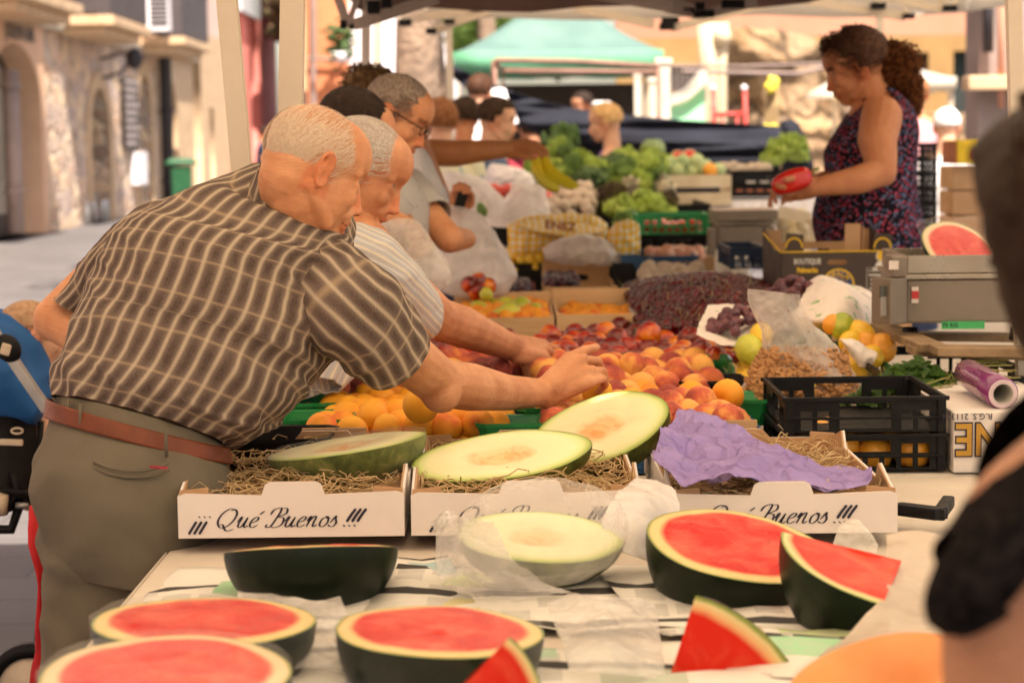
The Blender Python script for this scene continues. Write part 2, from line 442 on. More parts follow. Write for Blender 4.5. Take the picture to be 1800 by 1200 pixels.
def balcony(parent, pxa, pxb, pyslab, proj=.95, pot=False, ac=False):
 "balcony whose slab near end sits at px a and far end at px b (on the wall plane)"
 sa, sb = FP(pxa, 50, proj)[0], FP(pxb, 50, proj)[0]; z = FP(pxb, pyslab, proj)[1] - .08
 r = Matrix((FN, FD, V((0, 0, 1)))).transposed()
 b = MB(); fbox(b, sa, sb, z - .08, z + .08, .0, proj); fbox(b, sa + .12, sb - .12, z - .22, z - .083, .0, proj - .18); sl_ = b.build('balcony_slab', M_SANDST, parent, bevel=.02)
 b = MB(); fbox(b, sa + .05, sb - .05, z + .12, z + 1.1, proj - .08, proj - .05); fbox(b, sb - .08, sb - .05, z + .12, z + 1.1, .05, proj - .083); fbox(b, sa + .05, sa + .08, z + .12, z + 1.1, .05, proj - .083)
 fbox(b, sa + .02, sb - .02, z + 1.105, z + 1.15, proj - .1, proj - .03); b.build('railing', M_RAIL, sl_)
 return sa, sb, z
balcony(bis, 50, 148, 10); sa, sb, z = balcony(bis, 200, 265, 49)
p = FO + FD * (sa + .6) + FN * .4 + V((0, 0, z + .09));
pt = empty('flower_pot', p); tag(pt, 'terracotta pot with a green plant on the stone house balcony', 'flower pot')
b = MB(); b.tube([(0, 0, 0), (0, 0, .1), (0, 0, .42), (0, 0, .5)], [.16, .2, .26, .28], 14); b.build('pot', M_TERRA, pt, True, False)
b = MB();
for k in range(60):
 d = V((random.gauss(0, .16), random.gauss(0, .16), .55 + random.random() * .4)); b.ell(d, (.07, .05, .015), Matrix.Rotation(random.random() * 6, 3, 'Z') @ Matrix.Rotation(random.random(), 3, 'X'), 6, 4)
b.build('foliage', M_LEAFP, pt, False, False)
# iron bracket, lamp, menu board and drain pipes
b = MB(); p0 = FO + FD * s_(183) + V((0, 0, z_(183, 105)))
for dz in (0, -.35): b.tube([p0 + V((0, 0, dz)), p0 + FN * .35 + V((0, 0, dz + .1)), p0 + FN * .6 + V((0, 0, .05))], .03, 6)
b.ell(p0 + FN * .6, (.16, .16, .2)); br_ = b.build('wall_lantern', M_IRON, None, True); tag(br_, 'dark iron lantern bracket above the middle arched door of the stone house', 'wall lamp')
sb0, sb1 = s_(214), s_(240); bd = empty('menu_board', FO + FD * ((sb0 + sb1) / 2) + FN * .06 + V((0, 0, z_(226, 200)))); tag(bd, 'tall dark menu board hung between the arched doors', 'sign board')
b = MB(); fbox(b, sb0, sb1, z_(240, 264), z_(216, 137), .03, .08); b.build('board', M_DARKWOOD, bd)
M_CHALK = simple('pale_sign_paint', (.45, .38, .36), .8)
b = MB(); zt, zb = z_(216, 137), z_(240, 264)
for k in range(9):
 zz = zt - (k + .7) * (zt - zb) / 9.4; fbox(b, sb0 + .12, sb1 - .12 - .2 * (k % 3), zz, zz + .07, .083, .09)
b.build('text_line', M_CHALK, bd)
def pipe(px, pyt, pyb, label, r=.10, m=M_IRON, out=.15, name='drain_pipe'):
 s = s_(px); b = MB(); zt = FP(px, pyt, out)[1]; zb = max(0, FP(px, pyb, out)[1])
 o = FO + FD * s + FN * out
 pts = [o + V((0, 0, zt)), o + V((0, 0, zb))]; b.tube(pts, r, 10)
 for k in range(4): b.tube([o + V((0, 0, zb + .6 + k * 1.5 - .03)), o + V((0, 0, zb + .6 + k * 1.5 + .03))], r * 1.3, 10)
 return tag(b.build(name, m, None, True), label, 'pipe')
pipe(282, -260, 405, 'thick dark drain pipe between the two left houses', .13)
pipe(-2, 120, 415, 'pinkish drain pipe beside the first arched door', .12, M_GREYCOL, .2)
b = MB(); fbox(b, s_(229), s_(245), z_(237, 325), z_(237, 268), .0, .15); tag(b.build('meter_box', M_WHITEW, None, bevel=.01), 'white meter box below the menu board', 'meter box')
# second house
h2 = empty('sandstone_house', FO + FD * (sE + 3)); tag(h2, 'pale sandstone house with arched door behind the green bin', 'building')
s2e = s_(408); b1, *r1 = farch(288, 318, 135); b2s, b2e = s_(344), s_(358); zc2 = z_(342, 110)
plate('wall', rect(sE + .01, 0, s2e, zc2 + .8), [b1, rect(b2s, 0, b2e, z_(350, 102)), rect(s_(372), 0, s_(379), z_(375, 190))], .5, fr(-.03), M_SANDST, h2)
b = MB(); fbox(b, sE + .02, s2e, zc2 + .805, 12.5, -.5, -.04); b.build('upper_wall', M_PLAST_PINKW, h2)
plate('door', arch(r1[0] + .02, r1[1] - .02, 0, r1[2] - .02), [], .08, fr(-.45), M_GREYCOL, h2)
b = MB(); fbox(b, b2s - .1, b2e + .1, 0, z_(350, 95), -.49, -.44); b.build('door', M_DARKWOOD, h2)
b = MB(); b.tube([FO + FD * (sE + .1) + FN * .08 + V((0, 0, zc2 + .1)), FO + FD * s_(343) + FN * .08 + V((0, 0, zc2 + .1))], .12, 10); b.build('gutter', M_GUTTER, h2, True)
sa, sb, z = balcony(h2, 325, 370, 80, 1.0)
ac = empty('air_conditioner', FO + FD * (sa + .3) + FN * .5 + V((0, 0, z + .1))); tag(ac, 'white air conditioner unit with black grille on the balcony', 'air conditioner')
b = MB(); b.box((0, 0, .55), (.45, 1.3, .95)); b.build('casing', M_WHITEW, ac, keep=False, bevel=.02)
b = MB()
for k in range(9): b.box((.05, -.66, .2 + k * .09), (.34, .02, .045))
b.build('grille', M_BLACKPL, ac, keep=False)
# pink arcade building
pk = empty('pink_building', FO + FD * (s2e + 3)); tag(pk, 'salmon pink building with tall dark red arched recesses', 'building')
s3e = s_(488)
ars = [farch(418, 428, 20)[0], farch(444, 459, 38)[0]]
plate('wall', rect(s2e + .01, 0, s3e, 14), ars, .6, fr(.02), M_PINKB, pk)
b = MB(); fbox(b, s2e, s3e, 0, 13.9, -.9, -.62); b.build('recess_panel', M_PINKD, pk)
b = MB(); fbox(b, s_(419), s_(452), z_(440, 33), 7.2, .05, .2); sg = b.build('awning_panel', simple('pale_blue_grey', (.55, .60, .62), .6), pk)
b = MB()
for k in range(300):
 b.ell(FO + FD * (s_(470) + random.gauss(0, 1.6)) + FN * (.5 + random.random() * .5) + V((0, 0, 5.6 + random.gauss(0, .35))), (.26, .26, .18), None, 6, 4)
tag(b.build('hanging_plant', simple('reddish_balcony_plant', (.16, .08, .05), .7, (.08, .10, .04), 9), None, True), 'dark trailing plants on the pink building balcony', 'plant')
# orange and white buildings closing the street
def bbox(mb, px0, px1, pyt, d, dep, zb=0, ztop=None):
 A = P(px0, 250, d); B = P(px1, 250, d); zt = P((px0 + px1) / 2, pyt, d).z if ztop is None else ztop
 mb.box(((A.x + B.x) / 2, d + dep / 2, (zb + zt) / 2), (abs(B.x - A.x), dep, zt - zb)); return A, B, zt
og = empty('orange_building', P(580, 250, 66)); tag(og, 'orange rendered building closing the end of the street', 'building')
b = MB(); bbox(b, 541, 616, 0, 59.6, 6, ztop=14); b.build('wall', M_ORANGE, og)
b = MB(); bbox(b, 519, 541, 0, 59.5, 5, ztop=13); b.build('side_wall', M_SANDST, og)
b = MB(); A = P(550, 180, 65.9)
for px in (549, 553): b.tube([P(px, -50, 59.4), P(px, 190, 59.4)], .05, 6)
b.tube([P(541, 103, 59.4), P(616, 106, 59.4)], .05, 6); b.build('cable', M_GREYCOL, og)
b = MB(); bbox(b, 530, 539, 160, 59.2, .3); b.build('door', M_IRON, og)
wb = empty('white_building', P(650, 250, 60)); tag(wb, 'lilac white building seen behind the big tree trunk', 'building')
b = MB(); bbox(b, 614, 800, 0, 60, 8, ztop=14); b.build('wall', M_WHITEW, wb)
b = MB()
for px in (742, 790): bbox(b, px, px + 18, -10, 59.9, .3, zb=P(px, 75, 59.9).z, ztop=P(px, 30, 59.9).z)
b.build('window', M_PINKTOP, wb)
pb = empty('balcony_plant', P(598, 100, 60)); tag(pb, 'round green plant in a white pot on the orange building balcony', 'plant')
b = MB(); c = P(598, 75, 58.5)
for k in range(130):
 b.ell(c + V((random.gauss(0, .18), random.gauss(0, .18), random.gauss(0, .28))), (.12, .12, .06), None, 6, 4)
b.build('foliage', M_LEAFP, pb)
b = MB(); c = P(600, 100, 58.4); b.tube([c - V((0, 0, .16)), c + V((0, 0, .12))], [.2, .32], 12); b.build('pot', M_WHITEW, pb, True)
wn_ = MB();
# ochre building on the right, with pink upper storey
ob_ = empty('ochre_building', P(1500, 250, 44)); tag(ob_, 'ochre building with pink upper storey and barred windows at the back right', 'building')
zsp = P(1650, 62, 44).z; X0 = P(1085, 250, 44).x; X1 = P(1830, 250, 44).x
hol = []
def OW(px0, px1, pyt, pyb): A = P(px0, pyt, 44); B = P(px1, pyb, 44); return rect(A.x, B.z, B.x, A.z)
wins = [OW(1596, 1632, 93, 160), OW(1676, 1716, 90, 200), OW(1165, 1238, 116, 160)]
plate('wall', rect(X0, 0, X1, zsp), wins, .5, (V((0, 44, 0)), V((1, 0, 0)), V((0, 0, 1))), M_TANB, ob_)
b = MB(); b.box(((X0 + X1) / 2, 44.3, (zsp + 12) / 2 + .002), (X1 - X0, .6, 12 - zsp)); b.build('upper_wall', M_PINKTOP, ob_)
M_SHUT = simple('dark_green_shutter', (.03, .05, .045), .6)
for w in wins:
 (x0, z0), _, (x1, z1), _ = w
 b = MB(); b.box(((x0 + x1) / 2, 44.45, (z0 + z1) / 2), (x1 - x0, .06, z1 - z0)); wo = b.build('window', M_SHUT, ob_)
 b = MB()
 for k in range(7):
  x = x0 + (k + .5) * (x1 - x0) / 7; b.box((x, 43.97, z0 + (z1 - z0) * .25), (.025, .025, (z1 - z0) * .5))
 b.box(((x0 + x1) / 2, 43.97, z0 + (z1 - z0) * .5), (x1 - x0, .03, .04)); b.build('window_bars', M_IRON, wo)
# ruin wall: rough displaced block wall
def rough_wall(name, px0, px1, top, d, depth, m, seed, label, amp=.25):
 A = P(px0, 250, d); B = P(px1, 250, d); nx, nzz = 60, 34; b = MB(); W = []
 for j in range(nzz + 1):
  for i in range(nx + 1):
   u = i / nx; x = A.x + (B.x - A.x) * u; zt = P(px0 + (px1 - px0) * u, crom([(t,) for t in top], u * (len(top) - 1))[0], d).z
   z = zt * j / nzz; dd = fbm((x, 0, z), .9, 4, seed) * amp + abs(nz((x, 0, z), .6, seed + 5)) * amp
   W.append((x, d - dd, z))
 L = len(W); W2 = [(x, d + depth, z) for x, y, z in W]
 F = []
 for j in range(nzz):
  for i in range(nx):
   a = j * (nx + 1) + i; F.append((a, a + 1, a + nx + 2, a + nx + 1)); F.append((L + a, L + a + nx + 1, L + a + nx + 2, L + a + 1))
 for j in range(nzz):
  for i in (0, nx):
   a = j * (nx + 1) + i; F.append((a, a + nx + 1, L + a + nx + 1, L + a) if i == 0 else (a, L + a, L + a + nx + 1, a + nx + 1))
 a0 = nzz * (nx + 1)
 for i in range(nx): F.append((a0 + i, a0 + i + 1, L + a0 + i + 1, L + a0 + i))
 b.add(W + W2, F); o = b.build(name, m, None, True); tag(o, label, 'wall'); return o
rough_wall('ruin_wall', 1268, 1460, [62, 50, 55, 52, 58, 66, 90], 30, 1.2, M_RUIN, 3, 'rugged ancient stone wall of big weathered boulders', .45)
rough_wall('low_stone_wall', 1455, 1720, [175, 190, 200, 196, 200], 34, .6, M_RUIN, 9, 'low rough stone wall under the ochre building windows', .12)
# pale pillar by the ruin
b = MB()
for px, w in ((1246, .13), (1266, .09)): b.tube([P(px, 250, 27) * 1 - V((0, 0, 1.3)), P(px, 120, 27), P(px, 42, 27)], [w * 1.1, w, w * 1.15], 12)
b.ell(P(1268, 64, 26.9), (.13, .13, .14)); b.box(P(1256, 48, 27), (.36, .2, .1))
tag(b.build('stone_pillar', simple('sunlit_cream_stone', (.74, .60, .40), .8), None, True), 'pale cream double pillar beside the ruin', 'pillar')
# fence rails on the ruin
b = MB(); b.tube([P(1165, 116, 26), P(1300, 117, 26), P(1455, 112, 26)], .02, 6); b.tube([P(1200, 126, 26), P(1300, 128, 26), P(1400, 130, 26), P(1455, 118, 26)], .03, 6)
for k in range(9): b.tube([P(1168 + k * 9, 116, 26), P(1168 + k * 9, 200, 26)], .012, 5)
tag(b.build('metal_fence', M_GREYCOL, None), 'thin metal fence rails crossing in front of the ruin wall', 'fence')
# grey pillar building at the right edge
gb = empty('grey_stone_building', P(1790, 250, 17)); tag(gb, 'grey pink stone building corner at the right edge', 'building')
A = P(1719, 250, 17); b = MB(); b.box((A.x + 1.5, 17.25, 4), (3, .5, 8)); b.build('wall', M_GREYCOL, gb)
b = MB(); b.box((A.x + 1.5, 16.85, P(1740, 147, 17).z), (3.3, .28, .12)); b.build('ledge', M_SANDST, gb, bevel=.02)
b = MB(); b.tube([P(1737, -60, 16.9), P(1737, 92, 16.9)], .045, 8); b.build('drain_pipe', M_IRON, gb, True)
for px in (1760,):
 b = MB(); b.tube([P(px, -60, 16.8), P(px, 190, 16.8)], .03, 8); b.build('cable', M_PINKTOP, gb, True)
# --- green bin
def green_bin():
 d = 33; r = empty('wheelie_bin', (P(320, 330, d).x, d, 0), R_(8)); tag(r, 'green wheeled rubbish bin in front of the sandstone house', 'bin')
 g = simple('bin_green', (.02, .10, .04), .45); zt = P(320, 292, d).z; w = 36 * d / 3500
 b = MB(); b.box((0, 0, zt / 2 + .05), (w * .9, .5, zt - .1), None, 1.08); b.build('bin_body', g, r, keep=False, bevel=.03)
 b = MB(); b.box((0, 0, zt + .05), (w * 1.5, .62, .06)); b.box((0, -.02, zt + .1), (w * 1.35, .5, .06), None, .8); b.build('lid', g, r, keep=False, bevel=.02)
 for s in (-1, 1):
  b = MB(); b.tube([(s * w * .38 - .03, .2, .1), (s * w * .38 + .03, .2, .1)], .1, 14); b.build('wheel', M_BLACKPL, r, True, False)
green_bin()
# --- bollards
M_STEEL = simple('brushed_steel', (.50, .50, .50), .35, metal=.6)
bol = None
for k, (px, py) in enumerate([(154, 396), (166, 394), (181, 392), (188, 391), (262, 362)]):
 p = PZ(px, py, 0)
 if bol is None:
  b = MB(); h = P(px, 355, p.y).z; b.tube([(0, 0, 0), (0, 0, h * .97), (0, 0, h)], [.045, .045, .035], 12); bol = b.build('bollard', M_STEEL, None, True); o = bol
 else: o = bol.copy(); COL.objects.link(o)
 o.location = p; tag(o, 'slim grey steel bollard on the pavement before the stone house', 'bollard', 'steel bollards along the pavement')
# --- trees
M_BARK = simple('bark', (.33, .23, .16), .95, (.20, .14, .10), 5, .9, 14, bd=.04)
def leafmat(nm, c1, c2):
 n = NT(nm); vec = n.co('Object'); n.set(color=n.ramp(n.noise(vec, 1.5, 3), [(.35, c1), (.65, c2)]), rough=.55)
 tr = n.new('ShaderNodeBsdfTranslucent'); tr.inputs[0].default_value = (*[min(1, x * 1.6) for x in c2], 1)
 ms = n.new('ShaderNodeMixShader'); ms.inputs[0].default_value = .45; n.l.new(n.b.outputs[0], ms.inputs[1]); n.l.new(tr.outputs[0], ms.inputs[2]); n.l.new(ms.outputs[0], n.out.inputs[0]); return n.m
M_LEAF = leafmat('tree_leaves', (.07, .12, .025), (.16, .24, .05))
def leaves(mb, c, r, n_, size):
 for k in range(n_):
  d = V((random.gauss(0, 1), random.gauss(0, 1), random.gauss(0, 1))).normalized() * (random.random() ** .4)
  p = c + V((d.x * r[0], d.y * r[1], d.z * r[2])); u = V((random.gauss(0, 1), random.gauss(0, 1), random.gauss(0, 1))).normalized()
  w = u.orthogonal().normalized(); s = size * (.6 + random.random() * .8)
  mb.add([p - u * s, p + w * s * .55, p + u * s, p - w * s * .55], [(0, 1, 2, 3)])
def tree(label, pts, rs, crown, n_, size, kind='plane_tree', limbs=()):
 r = empty(kind, (pts[0].x, pts[0].y, 0)); tag(r, label, 'tree')
 b = MB(); b.tube([V((pts[0].x, pts[0].y, -.05))] + pts, [rs[0] * 1.25] + rs, 18)
 for lp, lr in limbs: b.tube(lp, lr, 12)
 me = b.mesh('trunk')
 for v in me.vertices:
  k = nz(v.co, 2.2, 4) * .04; v.co.x += k; v.co.y += k
 link('trunk', me, M_BARK, r)
 b = MB()
 for c, rr in crown: leaves(b, c, rr, n_ // len(crown), size)
 b.build('crown', M_LEAF, r)
t0 = [P(735, 260, 16), P(733, 150, 16), P(733, 40, 16), P(738, -80, 16), P(740, -300, 16)]
tree('thick plane tree trunk behind the grey haired man', t0, [.205, .18, .175, .17, .15],
     [(V((-1.2, 17, 5.6)), (2.4, 2.2, 1.3)), (V((.6, 18, 6.2)), (2.2, 2.2, 1.4))], 5000, .10)
t0 = [P(783, 300, 19), P(777, 190, 19), P(768, 110, 19), P(760, 20, 19), P(756, -200, 19)]
tree('slimmer leaning tree trunk just right of the thick trunk', t0, [.13, .12, .09, .08, .07], [(V((-2.4, 20, 5.9)), (1.5, 1.5, 1.1))], 1500, .10)
t0 = [P(856, 250, 42), P(856, 100, 42), P(855, 0, 42), P(856, -120, 42)]
tree('leafy tree with bright sunlit crown beyond the green market tent', t0, [.24, .2, .19, .15],
     [(P(820, 62, 43), (.55, 1.2, .6)), (P(905, 40, 43), (.5, 1.2, .45)), (P(850, -10, 43), (1.8, 1.5, .9)), (P(800, 10, 45), (1, 1, .5))], 5200, .075)
# --- market tents
M_GREENT = simple('green_canvas', (.12, .33, .20), .7, (.10, .29, .17), 2)
n = NT('pale_teal_canvas'); vec = n.co(); n.set(color=n.ramp(n.noise(vec, 1.5), [(.4, (.10, .175, .155)), (.6, (.125, .205, .18))]), rough=.5); M_TEALT = n.m
n = NT('white_canvas'); vec = n.co(); n.set(color=n.ramp(n.noise(vec, 1.2), [(.35, (.72, .69, .65)), (.65, (.82, .79, .75))]), rough=.7)
tr = n.new('ShaderNodeBsdfTranslucent'); tr.inputs[0].default_value = (.92, .85, .73, 1); ms = n.new('ShaderNodeMixShader'); ms.inputs[0].default_value = .62
n.l.new(n.b.outputs[0], ms.inputs[1]); n.l.new(tr.outputs[0], ms.inputs[2]); n.l.new(ms.outputs[0], n.out.inputs[0]); M_WHITET = n.m
M_SHADET = simple('shaded_canvas', (.22, .13, .10), .8, (.18, .105, .085), 2)  # shade of the roof underside put into the canvas colour
def canopy(parent, x0, x1, y0, y1, ze, za, val, mroof, mval, ridge=.35):
 cx, cy = (x0 + x1) / 2, (y0 + y1) / 2; nseg = 10; b = MB()
 def sag(t): return t ** 1.35
 rings = []
 for i in range(nseg + 1):
  t = i / nseg; k = 1 - t * (1 - ridge * .02) if False else 1 - t
  z = ze + (za - ze) * (t ** 1.25)
  ring = []
  for (ax, ay), (bx, by) in (((x0, y0), (x1, y0)), ((x1, y0), (x1, y1)), ((x1, y1), (x0, y1)), ((x0, y1), (x0, y0))):
   for j in range(8):
    u = j / 8; x = ax + (bx - ax) * u; y = ay + (by - ay) * u
    s = math.sin(math.pi * u) * .06 * math.sin(math.pi * t)
    ring.append((cx + (x - cx) * max(k, .015), cy + (y - cy) * max(k, .015), z - s))
  rings.append(ring)
 W = 32; pts = [p for r in rings for p in r]
 fs = [(i * W + j, i * W + (j + 1) % W, (i + 1) * W + (j + 1) % W, (i + 1) * W + j) for i in range(nseg) for j in range(W)]
 b.add(pts, fs); o = b.build('roof', mroof, parent, True); solidify(o, .004)
 b = MB(); r0 = rings[0]; low = [(x + (x - cx) * .004, y + (y - cy) * .004, z - val + .015 * math.sin(j * 1.7)) for j, (x, y, z) in enumerate(r0)]
 r1 = [(x + (x - cx) * .004, y + (y - cy) * .004, z + .01) for x, y, z in r0]
 b.add(r1 + low, [(j, (j + 1) % W, W + (j + 1) % W, W + j) for j in range(W)]); o = b.build('valance', mval, parent, True); solidify(o, .004)
def legs(parent, pts, ze, w=.04, m=None):
 for x, y in pts:
  b = MB(); b.box((x, y, ze / 2), (w, w, ze - .01)); b.box((x, y, .02), (w * 2.2, w * 2.2, .036)); b.build('leg', m or M_ALU, parent)
def truss(parent, a, b_, n_=2, h=.22, w=.02, m=None):
 a, b_ = V(a), V(b_); mb = MB()
 for k in range(n_):
  p, q = a.lerp(b_, k / n_), a.lerp(b_, (k + 1) / n_); u = V((0, 0, h))
  mb.bar(p + u, q, w, w * 1.6); off = (q - p).cross(V((0, 0, 1))).normalized() * (w * 1.15); mb.bar(p + off, q + u + off, w, w * 1.6)
 mb.build('truss', m or M_ALUD, parent)
 mb = MB()
 for k in range(n_ + 1):
  p = a.lerp(b_, k / n_); mb.box(p + V((0, 0, -.01)), (.06, .06, .06)); mb.box(p + V((0, 0, h)), (.06, .06, .06))
 mb.build('joint', M_BLACKPL, parent)
# green market tent
A = P(797, 98, 27); B = P(1166, 84, 27); gt = empty('green_market_tent', (A.x + 1.4, 27, 0)); tag(gt, 'green market tent with pale sloping roof in the middle distance', 'market tent')
ze = (A.z + B.z) / 2; canopy(gt, A.x, B.x, 27, 29.8, ze, ze + .95, .27, M_TEALT, M_GREENT)
legs(gt, [(A.x + .05, 27.06), (B.x - .05, 27.06), (A.x + .05, 29.7), (B.x - .05, 29.7), (B.x - .3, 27.1)], ze - .02)
truss(gt, (A.x + .1, 27.3, ze - .35), (B.x - .1, 27.3, ze - .35), 2, .2)
b = MB(); mid = V(((A.x + B.x) / 2, 28.3, ze + .1))
for sx in (-1, 1):
 for sy in (-1, 1): b.bar(mid, mid + V((sx * 1.2, sy * 1.2, -.15)), .025, .04)
b.tube([mid + V((0, 0, .7)), mid - V((0, 0, .35))], .03, 8); b.build('roof_frame', M_ALU, gt)
b = MB(); b.box(((A.x + B.x) / 2 + .3, 29.9, 1.1), (B.x - A.x - .7, .03, 2.2));
b.build('shade_sheet', simple('interior_shade_brown', (.05, .035, .025), .8), gt)  # dark sheet added to stand for the shaded tent interior
# rust coloured rack in front of the green tent
b = MB(); Mrust = simple('rusty_tube', (.28, .15, .11), .6)
b.tube([P(869, 190, 14), P(868, 108, 14), P(874, 106, 14), P(1010, 108, 14), P(1158, 117, 14)], .018, 8)
b.tube([P(885, 175, 15.6), P(884, 124, 15.6), P(1160, 127, 15.6)], .018, 8); b.tube([P(885, 124, 15.6), P(869, 108, 14)], .015, 8)
for px, d in ((869, 14), (1158, 14)):
 q = P(px, 120, d); b.tube([q, V((q.x, q.y, 0))], .018, 8)
q = P(885, 174, 15.6); b.tube([q, V((q.x, q.y, 0))], .018, 8)
tag(b.build('clothes_rack', Mrust, None, True), 'rusty tubular clothes rail in front of the green tent', 'rack')
# pale posts right of the tent
Mpost = simple('cream_post', (.72, .64, .52), .5); pp = None
for px, d, w, t in ((1120, 16, .03, 136), (1148, 16, .04, 145), (1166, 15, .06, 112)):
 p = P(px, t, d); b = MB(); b.box((0, 0, p.z / 2), (w * 1.6, w * 1.6, p.z)); b.box((0, 0, p.z + .02), (w * 2.1, w * 2.1, .04)); o = b.build('tent_post', Mpost); o.location = (p.x, p.y, 0)
 tag(o, {1120: 'thinnest pale post right of the green tent', 1148: 'pale post in the middle of the three right of the green tent', 1166: 'thickest cream post at the right end of the green tent'}[px], 'post')
# our row of stalls: near canopy (over the camera), middle canopy coloured in brown underside shade, far white canopy
nt_ = empty('stall_canopy', (0, 3.5, 0)); tag(nt_, 'white stall canopy on cream poles above the fruit stall', 'market tent')
canopy(nt_, -1.75, 3.0, -0.3, 5.58, 2.12, 2.9, .2, M_WHITET, M_WHITET)
b = MB(); b.bar(P(386, -150, 3.9), P(436, 420, 3.9) , .038, .036);
b.build('leg', M_ALU, nt_)
q = P(520, -300, 4.15); b = MB(); b.bar(q, P(505, 560, 4.15), .048, .046); b.build('leg', M_ALU, nt_)
b = MB(); b.bar(P(1773, -300, 4.4), P(1800, 700, 4.4), .03, .03); b.build('leg', M_ALU, nt_)
legs(nt_, [(2.9, -.2), (-1.2, -.2)], 2.1)
mt_ = empty('shaded_canopy_tent', (0, 8, 0)); tag(mt_, 'market tent with canopy coloured in brown underside shade and black scissor joints over the far stall', 'market tent')
ZE = P(900, 17, 8.6).z
canopy(mt_, P(640, 20, 8.6).x, P(1420, 20, 8.6).x, 5.6, 8.6, ZE + .22, ZE + .9, .22, M_SHADET, M_SHADET)
b = MB()
def pbar(par, x0, y0, x1, y1, d0, d1, w=.022, h=.04):
 q = MB(); q.bar(P(x0, y0, d0), P(x1, y1, d1), w, h); q.build('truss_bar', M_ALUD if par is mt_ else M_ALU, par)
pbar(mt_, 622, 44, 770, -4, 7, 7); pbar(mt_, 588, -20, 612, 46, 7, 7, .018, .03); pbar(mt_, 630, -12, 614, 42, 7, 7, .018, .03)
pbar(mt_, 640, 0, 700, -20, 7, 7); pbar(mt_, 1040, -12, 1180, 12, 7, 7); pbar(mt_, 1160, -10, 1232, 26, 8.4, 8.4); pbar(mt_, 1170, 14, 1232, 26, 8.4, 8.4)
pbar(mt_, 1232, 26, 1330, 4, 8.4, 8.4)
def jbox(par, x, y, d, w, h):
 q = MB(); q.box(P(x, y, d), (w * d / 3500, .05, h * d / 3500)); q.build('joint', M_BLACKPL, par, bevel=.004)
for x, y, w, h, d in ((604, 44, 11, 14, 7), (623, 44, 17, 15, 7.02), (657, 14, 22, 22, 7), (680, 6, 18, 18, 7), (1238, 25, 34, 12, 8.4), (1288, 8, 40, 14, 8), (1230, 12, 16, 14, 8)): jbox(mt_, x, y, d, w, h)
for px in (644, 664):
 b = MB(); b.bar(P(px, -100, 8.5 + (px - 644) * .05), P(px - 2, 360, 8.5 + (px - 644) * .05), .036, .036); b.build('leg', M_ALU, mt_)
ft = empty('white_canopy_tent', (1, 11, 0)); tag(ft, 'white canopy tent with sagging edge and black clamps behind the shade-brown one', 'market tent')
Ze = P(1000, 43, 12).z
canopy(ft, P(755, 40, 12).x, P(1700, 40, 12).x, 8.45, 12, Ze + .15, Ze + .75, .12, M_WHITET, M_WHITET)
pbar(ft, 765, 52, 860, 18, 10, 10); pbar(ft, 700, 38, 860, 12, 10, 10); pbar(ft, 1010, 14, 1150, 44, 10, 10); pbar(ft, 1180, 50, 1380, -2, 10, 10); pbar(ft, 1380, -4, 1590, 30, 10, 10); pbar(ft, 1540, -10, 1660, 18, 10, 10)
pbar(ft, 1640, -10, 1668, 14, 10, 10, .015, .02); pbar(ft, 1686, -10, 1674, 14, 10, 10, .015, .02); pbar(ft, 1590, 12, 1598, 28, 10, 10, .015, .02)
for x, y, w, h in ((712, 40, 22, 12), (758, 55, 18, 10), (790, 38, 18, 8), (1178, 36, 30, 10), (1172, 47, 26, 12), (1543, 11, 26, 11), (1597, 29, 20, 9), (1670, 15, 24, 11)): jbox(ft, x, y, 9.95, w, h)
for px in (789, 1546):
 q = P(px, 60, 12); b = MB(); b.bar(V((q.x, q.y, 2.2)), V((q.x + .01, q.y, 0.02)), .04, .04); b.build('leg', Mpost, ft)
vc = empty('added_shade_canopy', (2, 7, 0)); tag(vc, 'unseen white canopy on cream poles added to shade the vendor', 'market tent')  # out-of-view canopy added to keep sun off the vendor
canopy(vc, 1.32, 2.7, 5.6, 8.6, ZE + .24, ZE + .8, .10, M_WHITET, M_WHITET); legs(vc, [(2.6, 5.7), (2.6, 8.5)], ZE + .2)
# white tent far right
wt = empty('small_white_tent', (P(1620, 200, 24).x, 24, 0)); tag(wt, 'small white tent with scalloped edge behind the vendor', 'market tent')
A = P(1560, 128, 23); B = P(1681, 146, 23)
canopy(wt, P(1515, 130, 23).x, B.x, 23, 25, P(1600, 145, 23).z + .05, P(1600, 100, 23).z, .14, M_WHITET, M_WHITET)
legs(wt, [(P(1634, 200, 23).x, 24.8), (B.x - .04, 23.1), (P(1520, 200, 23).x, 23.1)], P(1620, 140, 23).z, .06)
# white parasol
pr = empty('white_parasol', (P(1465, 200, 22).x, 22, 0)); tag(pr, 'small white parasol left of the vendor face', 'parasol')
c = P(1465, 140, 22); b = MB(); b.tube([(0, 0, c.z - .2), (0, 0, c.z - .15), (0, 0, c.z)], [.3, .28, .02], 16, True); b.build('canopy', M_WHITET, pr, True, False)
b = MB(); b.tube([(0, 0, 0), (0, 0, c.z - .17)], .015, 8); b.build('pole', M_ALU, pr, True, False)
